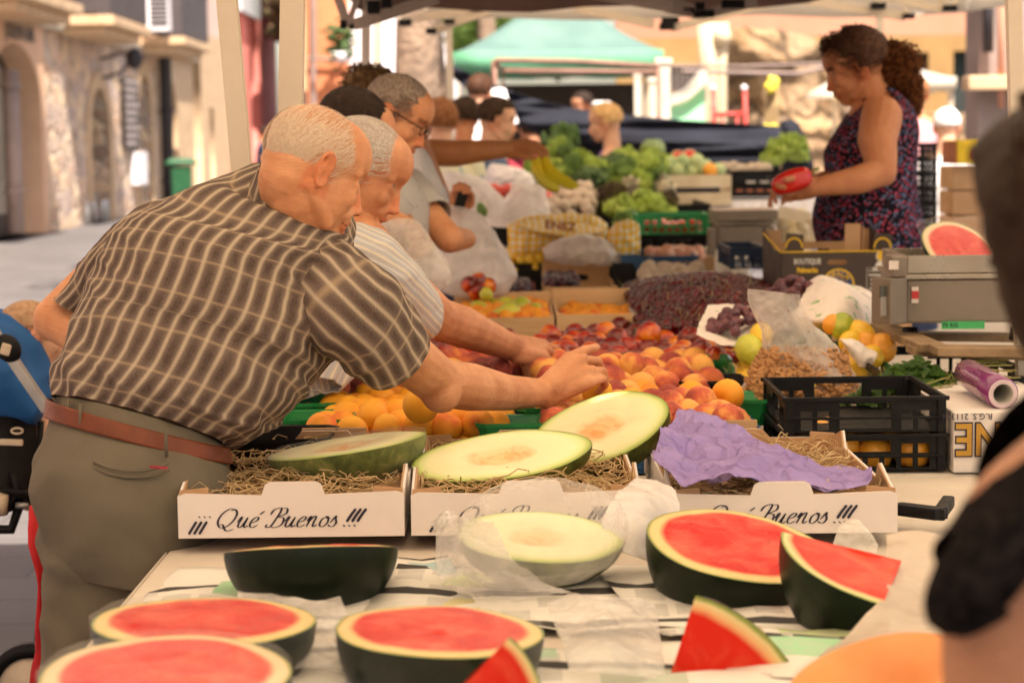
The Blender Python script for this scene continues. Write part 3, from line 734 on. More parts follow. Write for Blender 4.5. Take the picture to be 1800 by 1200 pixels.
# mint tarp with white top
def sheet(name, grid, mats, label, cat, parent=None, thick=.006, sub=0, smooth=True):
 "grid: rows of (px,py,d) -> smooth sheet through Catmull rows"
 rows = [[tuple(P(*q)) for q in r] for r in grid]; nv, nu = 40, 64; pts = []
 for j in range(nv + 1):
  t = j / nv * (len(rows) - 1)
  cols = [[crom([tuple(r[i]) for r in rows], t)][0] for i in range(len(rows[0]))]
  for i in range(nu + 1): pts.append(crom([tuple(c) for c in cols], i / nu * (len(cols) - 1)))
 fs = []; uvs = []
 for j in range(nv):
  for i in range(nu):
   a = j * (nu + 1) + i; fs.append((a, a + 1, a + nu + 2, a + nu + 1)); uvs.append([(i / nu, j / nv), ((i + 1) / nu, j / nv), ((i + 1) / nu, (j + 1) / nv), (i / nu, (j + 1) / nv)])
 b = MB(); b.add(pts, fs, uvs); o = b.build(name, mats, parent, smooth); solidify(o, thick)
 if label: tag(o, label, cat)
 return o
M_MINT = simple('mint_tarp', (.28, .66, .36), .5, (.36, .74, .46), 3)
mt2 = empty('draped_stall_cover', P(1205, 230, 20) - V((0, 0, 1))); tag(mt2, 'mint green stall cover with white top behind the black sheet', 'stall cover')
sheet('green_cover', [[(1177, 180, 20), (1205, 170, 20), (1238, 150, 20)], [(1177, 205, 19.9), (1208, 205, 19.9), (1240, 200, 19.9)], [(1176, 330, 19.9), (1208, 330, 19.9), (1242, 330, 19.9)]], M_MINT, None, None, mt2, .03)
sheet('white_cover', [[(1176, 172, 20.6), (1205, 158, 20.6), (1230, 130, 20.6), (1240, 132, 20.6)], [(1174, 184, 19.8), (1206, 174, 19.8), (1232, 152, 19.8), (1245, 142, 19.8)]], M_WHITET, None, None, mt2, .05)
# hand truck
ht = MB(); Mred = simple('red_enamel', (.55, .06, .05), .4)
for px in (1254, 1309): ht.tube([P(px, 158, 18), P(px + 2, 250, 18), V((P(px, 200, 18).x, 18, .1))], .022, 8)
ht.tube([P(1256, 202, 18), P(1311, 200, 18)], .02, 8)
for px in (1270, 1296): ht.tube([P(px, 202, 18), P(px, 290, 18)], .012, 8)
hh = empty('hand_truck', (P(1280, 200, 18).x, 18, 0)); tag(hh, 'red hand truck standing before the ruin wall', 'hand truck'); ht.build('truck_frame', Mred, hh, True)
for px in (1253, 1308):
 b = MB(); b.ell(P(px, 155, 18), .03); b.build('grip', M_WHITEW, hh, True)
# wooden post with yellow tape
b = MB(); q = P(1357, 150, 15); b.tube([V((q.x, q.y, 0)), V((q.x, q.y, q.z))], .055, 12); ps = b.build('wooden_post', simple('weathered_post', (.28, .19, .09), .9, (.14, .09, .04), 9), None, True); tag(ps, 'weathered wooden post wrapped with yellow tape', 'post')
My = simple('yellow_tape', (.80, .66, .08), .5)
b = MB()
for k in range(10): b.ell(P(1352 + random.random() * 10, 140 + random.random() * 18, 14.9), (.03, .02, .045), Matrix.Rotation(random.random() * 3, 3, 'Y'), 8, 6)
for k in range(8): b.ell(P(1346 + k * 3, 222 + (k % 2) * 4, 14.93), (.025, .02, .014), Matrix.Rotation(random.random() * 3, 3, 'Y'), 8, 6)
b.build('tape', My, ps, True)
# black tarp
n = NT('black_tarpaulin'); vec = n.co('Object', (1, 1, 5)); n.set(color=n.ramp(n.noise(vec, 2), [(.3, (.010, .010, .014)), (.7, (.028, .030, .042))]), rough=.7, spec=.08); n.bump(n.noise(vec, 3, 5), .6, .08); M_TARP = n.m
def ripple(o, amp, sc=(1, 1, 8), seed=0):
 for v in o.data.vertices: v.co.y += fbm((v.co.x * sc[0], 0, v.co.z * sc[2]), 1.2, 3, seed) * amp
tp = sheet('black_tarpaulin', [[(790, 112, 14), (870, 150, 14), (960, 180, 14), (1060, 198, 14), (1200, 212, 14), (1376, 222, 14)],
     [(792, 122, 14), (872, 168, 13.9), (960, 212, 13.9), (1060, 236, 13.8), (1200, 250, 13.8), (1374, 256, 13.9)],
     [(794, 130, 14), (872, 184, 13.9), (960, 232, 13.9), (1060, 262, 13.9), (1200, 282, 13.8), (1370, 290, 13.9)],
     [(795, 136, 14), (872, 192, 14), (962, 246, 14), (1062, 300, 14), (1200, 340, 14), (1372, 345, 14)]], M_TARP, 'long black tarpaulin sagging behind the vegetable stall', 'tarpaulin')
ripple(tp, .13, (.5, 1, 9), 2)
tp2 = sheet('black_cloth', [[(1372, 214, 15), (1390, 211, 15), (1404, 216, 15)], [(1374, 260, 14.9), (1400, 260, 14.8), (1420, 258, 15)], [(1374, 340, 14.9), (1410, 340, 14.9), (1440, 340, 15)]], M_TARP, 'short black cloth draped right of the wooden post', 'tarpaulin')
ripple(tp2, .1, (3, 1, 3), 5)
# ================================================================ STALL MATERIALS
def fruitmat(nm, base, blush, dark, rough=.45, fuzz=0, coat=0, bias=.5, scale=9, width=.25, bumpy=.12, speck=.3):
 n = NT(nm); vec = n.co('Object', rand=True); loc = n.co('Object')
 g = n.sep(loc)
 a = n.math('MULTIPLY_ADD', g[0], 9, n.math('MULTIPLY', g[2], 7))
 f = n.math('ADD', n.math('MULTIPLY_ADD', n.noise(vec, scale * 2.2, 4, .55), 1.7, -.35), n.math('MULTIPLY', a, .7))
 f = n.math('ADD', f, n.math('MULTIPLY_ADD', n.rnd(), .5, -.25))
 c = n.ramp(f, [(bias - width, base), (bias, blush), (bias + width, dark)])
 sp = n.noise(vec, 160, 2, .5)
 c = n.mix(n.ramp(sp, [(.55, 0.), (.75, speck)]), c, base)
 n.set(color=c, rough=rough, sss=.12, ssr=(1, .35, .12), sscale=.006)
 if fuzz: n.set(sheen=fuzz * .35, sheenr=.4, sheent=(1, .7, .5))
 if coat: n.set(coat=coat, coatr=.12)
 gm = n.sep(loc)[2]; n.bump(n.math('ADD', n.noise(vec, 60, 3), n.math('MULTIPLY', n.noise(vec, 14, 3), 4)), bumpy * 1.6, .003)
 return n.m
F_NECT = fruitmat('nectarine_skin', (.80, .24, .01), (.48, .025, .006), (.15, .006, .006), .28, 0, .35, .36, 9, .28)
F_PEACH = fruitmat('peach_skin', (.80, .38, .08), (.56, .10, .04), (.28, .03, .02), .7, .55, 0, .5, 8, .27)
F_PEACHR = fruitmat('red_peach_skin', (.60, .15, .03), (.36, .04, .018), (.17, .018, .012), .7, .55, 0, .4, 8, .35)
F_YELLOW = fruitmat('yellow_peach_skin', (.84, .38, .012), (.82, .30, .01), (.72, .15, .01), .6, .3, 0, .78, 6, .4)
F_APRI = fruitmat('apricot_skin', (.84, .35, .015), (.82, .27, .012), (.70, .12, .01), .6, .2, 0, .75, 6, .4)
F_PLUMY = fruitmat('yellow_plum_skin', (.84, .58, .04), (.80, .48, .03), (.60, .30, .02), .4, 0, .2, .9, 7, .4)
F_PLUMD = fruitmat('dark_plum_skin', (.09, .02, .04), (.05, .015, .035), (.03, .01, .025), .35, .3, .2, .5)
F_CHERRY = fruitmat('cherry_skin', (.18, .003, .003), (.07, .002, .002), (.03, .001, .001), .15, 0, .15, .45, 30, .35, .02, 0.)
F_GRAPE = fruitmat('grape_skin', (.17, .05, .06), (.11, .03, .045), (.07, .02, .035), .42, .35, .1, .5, 30)
F_LEMON = fruitmat('lemon_skin', (.86, .55, .03), (.84, .50, .03), (.78, .40, .03), .45, 0, .15, .9, 20, .4, .3)
F_ORANGE = fruitmat('orange_skin', (.86, .38, .03), (.82, .34, .03), (.72, .36, .04), .45, 0, .15, .8, 20, .4, .4)
F_LIMEY = fruitmat('greenish_citrus_skin', (.62, .60, .06), (.48, .50, .04), (.30, .38, .03), .42, 0, .2, .6, 12, .4, .3)
F_GREENP = fruitmat('pale_green_melon_skin', (.50, .60, .30), (.42, .54, .27), (.34, .46, .22), .6, 0, 0, .6, 8)
F_CREAM = fruitmat('mushroom_cream', (.80, .66, .50), (.76, .58, .44), (.66, .46, .34), .75, .1, 0, .6, 16)
F_TOM = fruitmat('tomato_skin', (.62, .05, .02), (.60, .04, .02), (.48, .03, .02), .2, 0, .5, .6)
M_STEM = simple('stem_green', (.22, .28, .06), .6, (.30, .20, .08), 40)
M_RIND = None
def rindmat(nm, c1, c2, c3, sc, coat=.6):
 n = NT(nm); vec = n.co('Object', (1, 1, 1))
 f = n.noise(vec, sc, 6, .65, .6); n.set(color=n.ramp(f, [(.35, c1), (.55, c2), (.72, c3)]), rough=.4, coat=coat * .5, coatr=.2, spec=.18)
 n.bump(n.math('ADD', n.noise(vec, 22, 3), n.math('MULTIPLY', n.vor(vec, 35), .3)), .25, .006); return n.m
M_WRIND = rindmat('dark_watermelon_rind', (.003, .006, .002), (.006, .012, .004), (.018, .030, .009), 9, .12)
M_MRIND = rindmat('piel_de_sapo_rind', (.05, .07, .012), (.13, .15, .03), (.30, .27, .08), 26, .35)
def fleshmat(nm, core, mid, white, edge, streak=0, film=.4):
 n = NT(nm); uv = n.co('UV'); s = n.sep(uv)
 L = n.new('ShaderNodeVectorMath', operation='LENGTH'); n.l.new(uv, L.inputs[0]); r = L.outputs['Value']
 obj = n.co('Object', rand=True)
 rr = n.math('ADD', r, n.math('MULTIPLY_ADD', n.noise(obj, 14, 4), .05, -.025))
 c = n.ramp(rr, streak['stops'] if streak else [(0, core), (.55, mid), (.80, mid), (.875, white), (.955, white), (.985, edge), (1, edge)])
 blot = n.noise(obj, 16, 5, .6, .8)
 if streak:
  c = n.mix(n.math('MULTIPLY', n.ramp(blot, [(.42, 0.), (.62, 1.)]), n.ramp(rr, [(.22, .85), (.42, 0.)])), c, (.74, .26, .05))
  n.bump(n.math('MULTIPLY', n.noise(obj, 30, 6), n.ramp(rr, [(.3, 1.), (.45, .1)])), .5, .012)
 else:
  c = n.mix(n.math('MULTIPLY', n.ramp(blot, [(.42, 0.), (.66, .8)]), n.ramp(rr, [(.78, 1.), (.86, 0.)])), c, (.80, .14, .08)); c = n.mix(n.math('MULTIPLY', n.ramp(n.noise(obj, 130, 3), [(.5, 0.), (.7, .5)]), n.ramp(rr, [(.78, 1.), (.86, 0.)])), c, (.50, .012, .01))
  sd = n.vor(obj, 34); c = n.mix(n.math('MULTIPLY', n.math('MULTIPLY', n.math('LESS_THAN', sd, .09), n.math('GREATER_THAN', blot, .5)), n.ramp(rr, [(.3, 0.), (.36, 1.), (.72, 1.), (.78, 0.)])), c, (.20, .03, .02))
  n.bump(n.math('ADD', n.noise(obj, 60, 4), n.noise(obj, 220, 2)), .6, .004)
 n.set(color=c, rough=.35, coat=film * .3, coatr=.1, spec=.15, sss=.1, ssr=(1, .3, .15), sscale=.01)
 return n.m
M_WFLESH = fleshmat('watermelon_flesh', (.66, .012, .006), (.60, .008, .004), (.76, .56, .24), (.22, .27, .06))
M_WFLESH2 = fleshmat('pinker_watermelon_flesh', (.68, .03, .025), (.64, .022, .018), (.80, .58, .34), (.30, .32, .10), film=.8)
M_MFLESH = fleshmat('melon_flesh', 0, (1, 1, 1), 0, 0, dict(stops=[(0, (.80, .55, .25)), (.30, (.84, .66, .36)), (.42, (.84, .74, .44)), (.80, (.80, .76, .44)), (.90, (.66, .70, .30)), (.965, (.40, .48, .12)), (1, (.16, .20, .04))]))
M_PAPFLESH = simple('orange_squash_flesh', (.80, .30, .05), .4, (.70, .22, .03), 6, coat=.4)
# plastics, card, paper
def plastic(nm, c, alpha, rough=.25, tr=.5, bumps=18, strength=.5, edge=.9):
 n = NT(nm); vec = n.co('Object'); n.set(color=c, rough=rough, alpha=1, spec=.6, coat=.3)
 h = n.math('ADD', n.noise(vec, bumps, 4, .6, 1.2), n.math('MULTIPLY', n.vor(n.co('Object', (1, 1, .4)), bumps * 1.3, 'DISTANCE_TO_EDGE'), .8))
 n.bump(h, strength, .01)
 t2 = n.new('ShaderNodeBsdfTranslucent'); t2.inputs[0].default_value = (*c, 1)
 m1 = n.new('ShaderNodeMixShader'); m1.inputs[0].default_value = tr; n.l.new(n.b.outputs[0], m1.inputs[1]); n.l.new(t2.outputs[0], m1.inputs[2])
 tp_ = n.new('ShaderNodeBsdfTransparent'); m2 = n.new('ShaderNodeMixShader')
 lw = n.new('ShaderNodeLayerWeight'); lw.inputs[0].default_value = .35
 f = n.math('MULTIPLY_ADD', lw.outputs['Facing'], (1 - alpha) * edge, alpha, clamp=True)
 f = n.math('MULTIPLY', f, n.math('MULTIPLY_ADD', n.noise(vec, bumps * .6, 4), 1.6, .2), clamp=True)
 n.l.new(f, m2.inputs[0]); n.l.new(tp_.outputs[0], m2.inputs[1]); n.l.new(m1.outputs[0], m2.inputs[2]); n.l.new(m2.outputs[0], n.out.inputs[0])
 return n.m
M_BAGW = plastic('white_plastic_bag', (.93, .88, .84), .62, .2, .4, 16, .9)
M_BAGC = plastic('clear_plastic_bag', (.86, .80, .72), .30, .12, .25, 26, .9, .6)
M_FILM = plastic('cling_film', (.85, .83, .80), .02, .05, .1, 30, .6, .12)
M_CARDW = simple('white_cardboard', (.74, .66, .60), .75, (.70, .62, .56), 5, .08, 60)
M_KRAFT = simple('kraft_cardboard', (.50, .30, .16), .85, (.44, .26, .13), 7, .15, 80)
M_INK = simple('navy_ink', (.035, .03, .05), .6)
M_WOODC = NT('poplar_crate_wood'); vec = M_WOODC.co('Object', (2, 2, 30), rand=True)
M_WOODC.set(color=M_WOODC.ramp(M_WOODC.noise(vec, 3, 5, .6, .5), [(.3, (.60, .36, .16)), (.7, (.74, .50, .26))]), rough=.65); M_WOODC.bump(M_WOODC.noise(vec, 8, 4), .15, .003); M_WOODC = M_WOODC.m
M_WOODP = simple('pale_crate_wood', (.78, .66, .48), .7, (.68, .54, .36), 8)
M_PALLET = simple('old_pallet_wood', (.33, .22, .12), .85, (.20, .13, .07), 9, .4, 40)
M_GREENPL = simple('green_punnet_plastic', (.02, .24, .06), .3, (.015, .20, .05), 10, coat=.3)
M_GREENCR = simple('green_crate_plastic', (.03, .36, .12), .4, (.02, .30, .09), 10)
M_BLUEPL = simple('blue_crate_plastic', (.02, .09, .22), .4, (.015, .07, .17), 10)
M_NAVYPL = simple('navy_crate_plastic', (.01, .03, .08), .5)
M_CLOTHT = simple('table_cloth_cream', (.62, .54, .44), .85, (.55, .47, .38), 4, .2, 50)
n = NT('newsprint'); vec = n.co('Object', rand=True)
def brick(nt, vec, w, h, mor, c1, c2, cm, off=.5):
 br = nt.new('ShaderNodeTexBrick'); nt.l.new(vec, br.inputs[0]); br.inputs['Scale'].default_value = 1; br.inputs['Brick Width'].default_value = w; br.inputs['Row Height'].default_value = h; br.inputs['Mortar Size'].default_value = mor; br.offset = off
 for k, c in (('Color1', c1), ('Color2', c2), ('Mortar', cm)): br.inputs[k].default_value = (*c, 1)
 return br.outputs[0]
P_ = (.72, .68, .60)
blocks = brick(n, vec, .052, .075, .006, (1, 1, 1), (.0, .0, .0), (.5, .5, .5), 0); lines = brick(n, vec, .052, .0042, .0012, (.34, .32, .30), (.42, .40, .37), P_, 0)
vv = n.new('ShaderNodeTexVoronoi', distance='CHEBYCHEV'); n.l.new(vec, vv.inputs[0]); vv.inputs['Scale'].default_value = 7.5; vv.inputs['Randomness'].default_value = .6; cc_ = n.sep(vv.outputs['Color'])
c = n.mix(n.math('GREATER_THAN', n.sep(blocks)[0], .3), lines, P_); c = n.mix(n.math('GREATER_THAN', n.wave(vec, 1.6, 0, dir='Y'), .93), c, (.06, .055, .05))
pic = n.mix(n.noise(vec, 45, 4), n.mix(.35, vv.outputs['Color'], (.10, .16, .08)), (.55, .52, .46))
c = n.mix(n.math('MULTIPLY', n.math('GREATER_THAN', cc_[1], .6), n.math('LESS_THAN', vv.outputs['Distance'], .38)), c, pic); n.set(color=c, rough=.85, spec=.2); M_NEWS = n.m
M_STRAW = simple('wood_wool', (.62, .44, .22), .7, (.50, .34, .16), 30)
n = NT('lilac_tissue'); vec = n.mix(.12, n.co(), n.noise(n.co(), 9, 3, out='Color')); n.set(color=n.ramp(n.noise(vec, 6, 4), [(.4, (.28, .20, .44)), (.6, (.34, .25, .50))]), rough=.8, spec=.2)
n.bump(n.math('ADD', n.math('MULTIPLY', n.ramp(n.vor(vec, 16, 'DISTANCE_TO_EDGE'), [(0, 0.), (.12, 1.)]), .5), n.noise(vec, 30, 5)), .8, .012); M_LILAC = n.m
M_ALMOND = simple('almond_skin', (.48, .25, .10), .7, (.34, .16, .06), 30, .3, 90, rand=True)
M_PARS = leafmat('parsley_leaf', (.035, .10, .012), (.09, .18, .03))
M_LETT = leafmat('lettuce_leaf', (.26, .40, .06), (.52, .62, .16))
M_LETTD = leafmat('dark_leaf', (.10, .20, .05), (.24, .36, .11))
M_REDLETT = leafmat('red_lettuce', (.09, .04, .04), (.14, .12, .05))
M_WHITEV = simple('pale_vegetable', (.78, .72, .58), .55, (.70, .64, .44), 9, sss=.1)
M_METAL = simple('scale_grey_metal', (.25, .205, .16), .42, (.21, .17, .13), 5, metal=.3)
M_METALL = simple('scale_steel_pan', (.40, .34, .27), .3, (.33, .28, .22), 5, metal=.7)
n = NT('gingham_paper'); uv = n.co('UV', (1, 1, 1)); s = n.sep(uv)
def stripe(nt, x, k, w): return nt.math('LESS_THAN', nt.math('FRACT', nt.math('MULTIPLY', x, k)), w)
g = n.math('ADD', stripe(n, s[0], 38, .5), stripe(n, s[1], 38, .5)); n.set(color=n.ramp(n.math('MULTIPLY', g, .5), [(0, (.80, .74, .62)), (.5, (.82, .58, .12)), (1, (.82, .45, .01))], 'LINEAR'), rough=.6); n.bump(n.noise(n.co('Object'), 25, 4), .4, .01); M_GING = n.m
# ================================================================ STALL
def mesh_from(fn, name, mats=None):
 b = MB(); fn(b); me = b.mesh(name)
 me.polygons.foreach_set('use_smooth', [True] * len(me.polygons))
 for m in (mats if isinstance(mats, (list, tuple)) else [mats]): me.materials.append(m)
 return me
def peachy(b, r, cleft=.12, flat=.94, n=22, m=14, seed=0, tip=0):
 pts = []; fs = []
 for i in range(m + 1):
  a = math.pi * i / m
  for k in range(n):
   t = 2 * math.pi * k / n
   d = abs(((t + math.pi) % (2 * math.pi)) - math.pi)
   c = 1 - cleft * math.exp(-(d / .22) ** 2) * math.sin(a) ** .7
   rr = r * c * (1 - .16 * math.exp(-(a / .35) ** 2)) * (1 + .02 * nz((math.sin(a) * math.cos(t), math.sin(a) * math.sin(t), math.cos(a)), 1.5, seed))
   z = math.cos(a) * flat * (1 - .22 * math.exp(-(a / .32) ** 2)) - tip * math.exp(-((math.pi - a) / .3) ** 2)
   pts.append((rr * math.sin(a) * math.cos(t), rr * math.sin(a) * math.sin(t), r * z))
 for i in range(m):
  for k in range(n): fs.append((i * n + k, (i + 1) * n + k, (i + 1) * n + (k + 1) % n, i * n + (k + 1) % n))
 b.add(pts, fs)
class Fruit:
 def __init__(s, name, mat, r, var=3, stem=False, **k):
  s.name = name; s.r = r; s.ms = [mesh_from(lambda b: peachy(b, r, seed=i * 3, **k), name, mat) for i in range(var)]; s.stem = None
  if stem:
   def f(b):
    b.tube([(0, 0, r * .72), (.002, 0, r * 1.2), (.006, .003, r * 1.9), (.012, .004, r * 2.7)], [.0016, .001, .001, .0014], 5)
   s.stem = mesh_from(f, 'stem', M_STEM)
 def put(s, loc, label=None, cat=None, group=None, rot=None, sc=1.0, stem=False):
  o = bpy.data.objects.new(s.name, random.choice(s.ms)); COL.objects.link(o); o.location = loc
  o.rotation_euler = rot if rot is not None else (random.random() * 6.3, random.random() * 6.3, random.random() * 6.3)
  q = sc * random.uniform(.93, 1.07); o.scale = (q, q, q * random.uniform(.95, 1.03))
  tag(o, label, cat, group)
  if s.stem and stem:
   c = bpy.data.objects.new('stem', s.stem); COL.objects.link(c); c.parent = o
  return o
NECT = Fruit('nectarine', F_NECT, .034); PEACH = Fruit('peach', F_PEACH, .036, cleft=.09); PEACHR = Fruit('red_peach', F_PEACHR, .036, cleft=.09)
YEL = Fruit('yellow_peach', F_YELLOW, .034, cleft=.13); APRI = Fruit('apricot', F_APRI, .024); PLY = Fruit('yellow_plum', F_PLUMY, .0215, cleft=.03)
PLD = Fruit('dark_plum', F_PLUMD, .023, cleft=.04); CHE = Fruit('cherry', F_CHERRY, .0150, cleft=.05, n=12, m=8, stem=True); GRA = Fruit('grape', F_GRAPE, .0135, cleft=0, flat=1.15, n=12, m=8)
LEM = Fruit('lemon', F_LEMON, .031, cleft=0, flat=1.3, tip=.15); ORA = Fruit('orange', F_ORANGE, .038, cleft=0); LIM = Fruit('greenish_lemon', F_LIMEY, .033, cleft=0, flat=1.15, tip=.12)
MEL = Fruit('small_melon', F_GREENP, .055, cleft=0); TOM = Fruit('tomato', F_TOM, .034, cleft=.03); MUSH = Fruit('mushroom', F_CREAM, .024, cleft=0, flat=.7)
def pile(fr, x0, x1, y0, y1, z0, heap, label, cat, group, layers=2, skip=None, mix=None, jit=.25, stem=0, maxn=300, peak=(.5, .5), slope=0):
 n_ = 0; r = fr.r; L = []
 for l in range(layers):
  sx = r * 1.85; sy = r * 1.62; j = 0; y = y0 + r
  while y < y1 - r * .6:
   x = x0 + r + (sx / 2 if (j + l) % 2 else 0)
   while x < x1 - r * .6:
    u, v = (x - x0) / (x1 - x0), (y - y0) / (y1 - y0)
    h = heap * max(0, 1 - ((u - peak[0]) * 2) ** 2) * max(0, 1 - ((v - peak[1]) * 1.6) ** 2) + slope * v
    p = V((x + random.uniform(-1, 1) * r * jit, y + random.uniform(-1, 1) * r * jit, z0 + h - l * r * 1.35 + random.uniform(-1, 1) * r * .3 + r * .35 * nz((x, y, 0), 9, 3)))
    if not (skip and skip(p)): L.append((l, p))
    x += sx
   y += sy; j += 1
 L.sort(key=lambda q: (q[0], q[1].y))
 for l, p in L[:maxn]:
  f = fr
  if mix and random.random() < mix[1]: f = mix[0]
  if f is not fr and len(mix) > 2: f.put(p, mix[2], cat, mix[3])
  else: f.put(p, label, cat, group, stem=random.random() < stem)
 return L[maxn:]
# --- tables
TZ = .70
def table(name, x0, x1, y0, y1, z, label, m=M_CLOTHT, drop=.0):
 r = empty(name, ((x0 + x1) / 2, (y0 + y1) / 2, 0)); tag(r, label, 'table')
 b = MB(); b.box(((x0 + x1) / 2, (y0 + y1) / 2, z - .0145), (x1 - x0, y1 - y0, .025)); b.build('table_top', m, r, bevel=.004)
 for sx in (x0 + .06, x1 - .06):
  for sy in (y0 + .08, y1 - .08):
   b = MB(); b.tube([(sx, sy, 0), (sx, sy, z - .03)], .018, 8); b.build('leg', M_STEEL, r, True)
 if drop:
  b = MB(); K = 90; top = []; bot = []
  for (ax, ay), (bx, by) in (((x0, y1), (x0, y0)), ((x0, y0), (x1, y0)), ((x1, y0), (x1, y1))):
   for k in range(K):
    u = k / K; x = ax + (bx - ax) * u; y = ay + (by - ay) * u; w = .012 * math.sin(k * .9) + .008 * math.sin(k * 2.3)
    nx, ny = (-(1), 0) if ax == bx == x0 else ((1, 0) if ax == bx else (0, -1))
    top.append((x + nx * .004, y + ny * .004, z - .003)); bot.append((x + nx * (.02 + w), y + ny * (.02 + w), z - drop))
  n_ = len(top); b.add(top + bot, [(k, k + 1, n_ + k + 1, n_ + k) for k in range(n_ - 1)]); o = b.build('cloth_skirt', m, r, True); solidify(o, .002)
 return r
table('front_table', -.56, 1.45, 1.35, 3.80, TZ, 'front stall table carrying the watermelons and white boxes', drop=.5)
table('long_table', -.54, 1.75, 3.83, 8.35, TZ, 'long stall table carrying the peaches and cherries', drop=.5)
b = MB()
def paper(x0, y0, w, h, rz, z, seed):
 N = 12; pts = []
 R3 = Matrix.Rotation(rz, 3, 'Z')
 for j in range(N + 1):
  for i in range(N + 1):
   p = R3 @ V(((i / N - .5) * w, (j / N - .5) * h, 0)); q = V((x0, y0, z)) + p
   q.z += abs(fbm(q, 5, 3, seed)) * .018
   if q.x < -.53: q.z -= min((-.53 - q.x) * 1.2, .2);
   pts.append(q)
 b.add(pts, [(j * (N + 1) + i, j * (N + 1) + i + 1, (j + 1) * (N + 1) + i + 1, (j + 1) * (N + 1) + i) for j in range(N) for i in range(N)])
for k, (x, y, w, h, rz) in enumerate([(-.32, 2.82, .5, .42, .15), (.05, 2.78, .5, .4, -.1), (.4, 2.75, .5, .42, .2), (.75, 2.75, .5, .42, .05), (-.3, 2.3, .5, .42, -.2), (.12, 2.25, .5, .42, .1), (.5, 2.3, .5, .4, -.15), (.8, 2.3, .5, .45, .2), (-.1, 1.85, .5, .42, 0), (.45, 1.8, .5, .42, .12)]):
 b = MB(); paper(x, y, w, h, rz, TZ + .003 + .0025 * k, k); o = b.build('newspaper', M_NEWS, None, True); solidify(o, .0008)
 place = ['under the left white box edge, draped over the table corner', 'beside the upturned dark watermelon', 'under the bagged pale melon half', 'under the big tilted watermelon half', 'under the left cut watermelon', 'under the middle cut watermelon', 'with green picture between the front watermelons', 'under the right watermelon wedges', 'nearest the camera at left', 'nearest the camera in the middle'][k]
 tag(o, 'crumpled newspaper sheet ' + place, 'newspaper')
# --- halved melons
def half(name, label, cat, c, rx, ry, rz, tilt=0, yaw=0, roll=0, flesh=None, rind=None, film=False, parts=('rind', 'flesh'), dish=.0):
 r = empty(name, c); r.rotation_euler = (Matrix.Rotation(R_(yaw), 3, 'Z') @ Matrix.Rotation(R_(tilt), 3, 'X') @ Matrix.Rotation(R_(roll), 3, 'Y')).to_euler()
 tag(r, label, cat)
 b = MB(); n_, m_ = 48, 16; pts = []; fs = []
 for i in range(m_ + 1):
  a = math.pi / 2 * i / m_
  for k in range(n_):
   t = 2 * math.pi * k / n_; w = 1 + .012 * math.sin(t * 5 + 1) * math.cos(a)
   pts.append((rx * math.cos(a) * math.cos(t) * w, ry * math.cos(a) * math.sin(t) * w, -rz * math.sin(a)))
 for i in range(m_):
  for k in range(n_): fs.append((i * n_ + k, (i + 1) * n_ + k, (i + 1) * n_ + (k + 1) % n_, i * n_ + (k + 1) % n_))
 b.add(pts, fs); b.build(parts[0], rind, r, True, False)
 b = MB(); pts = [(0, 0, .002 - dish)]; uv = [(0, 0)]; N = 10
 for i in range(1, N + 1):
  q = i / N
  for k in range(n_):
   t = 2 * math.pi * k / n_; w = 1 + .012 * math.sin(t * 5 + 1); x, y = q * math.cos(t), q * math.sin(t)
   z = .004 * (1 - q ** 6) + fbm((x, y, 0), 2.2, 3, c[0] * 9) * .004 * (1 - q ** 4) - dish * math.exp(-(q / .45) ** 2)
   pts.append((x * rx * w, y * ry * w, z)); uv.append((x, y))
 F = [(0, 1 + k, 1 + (k + 1) % n_) for k in range(n_)]
 for i in range(N - 1):
  a = 1 + i * n_
  for k in range(n_): F.append((a + k, a + n_ + k, a + n_ + (k + 1) % n_, a + (k + 1) % n_))
 b.add(pts, F, [[uv[i] for i in f] for f in F]); b.build(parts[1], flesh, r, True, False)
 if film:
  b = MB(); pts = []
  for i in range(15):
   a = -.25 + i / 14 * (math.pi / 2 + .25)
   for k in range(n_):
    t = 2 * math.pi * k / n_
    if a > 0: q = V((rx * math.sin(a) * math.cos(t), ry * math.sin(a) * math.sin(t), .008)); q = V((rx * 1.01 * math.sin(a) * math.cos(t), ry * 1.01 * math.sin(a) * math.sin(t), .007 + .004 * nz((q.x, q.y, 1), 22, 3)))
    else: q = V((0, 0, .007))
    pts.append(q)
  for i in range(1, 9):
   a = i * .12
   for k in range(n_):
    t = 2 * math.pi * k / n_; w = 1.015 + .012 * nz((math.cos(t) * 3, math.sin(t) * 3, a * 4), 2, 1)
    pts.append(V((rx * math.cos(a) * math.cos(t) * w, ry * math.cos(a) * math.sin(t) * w, -rz * math.sin(a) * 1.01)))
  rows = 15 + 8
  b.add(pts, [(i * n_ + k, (i + 1) * n_ + k, (i + 1) * n_ + (k + 1) % n_, i * n_ + (k + 1) % n_) for i in range(rows - 1) for k in range(n_)])
  b.build('cling_film', M_FILM, r, True, False)
 return r
W = 'watermelon'
half('watermelon_half', 'big bright red watermelon half tilted towards the front on newspaper', W, P(1297, 957, 2.78), .131, .125, .135, 13, 6, 7, M_WFLESH, M_WRIND)
half('watermelon_half', 'red watermelon half behind the film wrapped one at bottom left', W, P(358, 1091, 2.35), .134, .125, .12, 0, 0, 1.5, M_WFLESH, M_WRIND, film=True)
half('watermelon_half', 'red watermelon half in the middle with a wedge leaning on it', W, P(772, 1108, 2.32), .124, .12, .12, 1, 0, 3, M_WFLESH, M_WRIND, film=True)
half('watermelon_half', 'pinkish watermelon half under shiny cling film at the bottom left corner', W, P(290, 1185, 2.12), .136, .13, .12, 5, 0, 1, M_WFLESH2, M_WRIND, film=True)
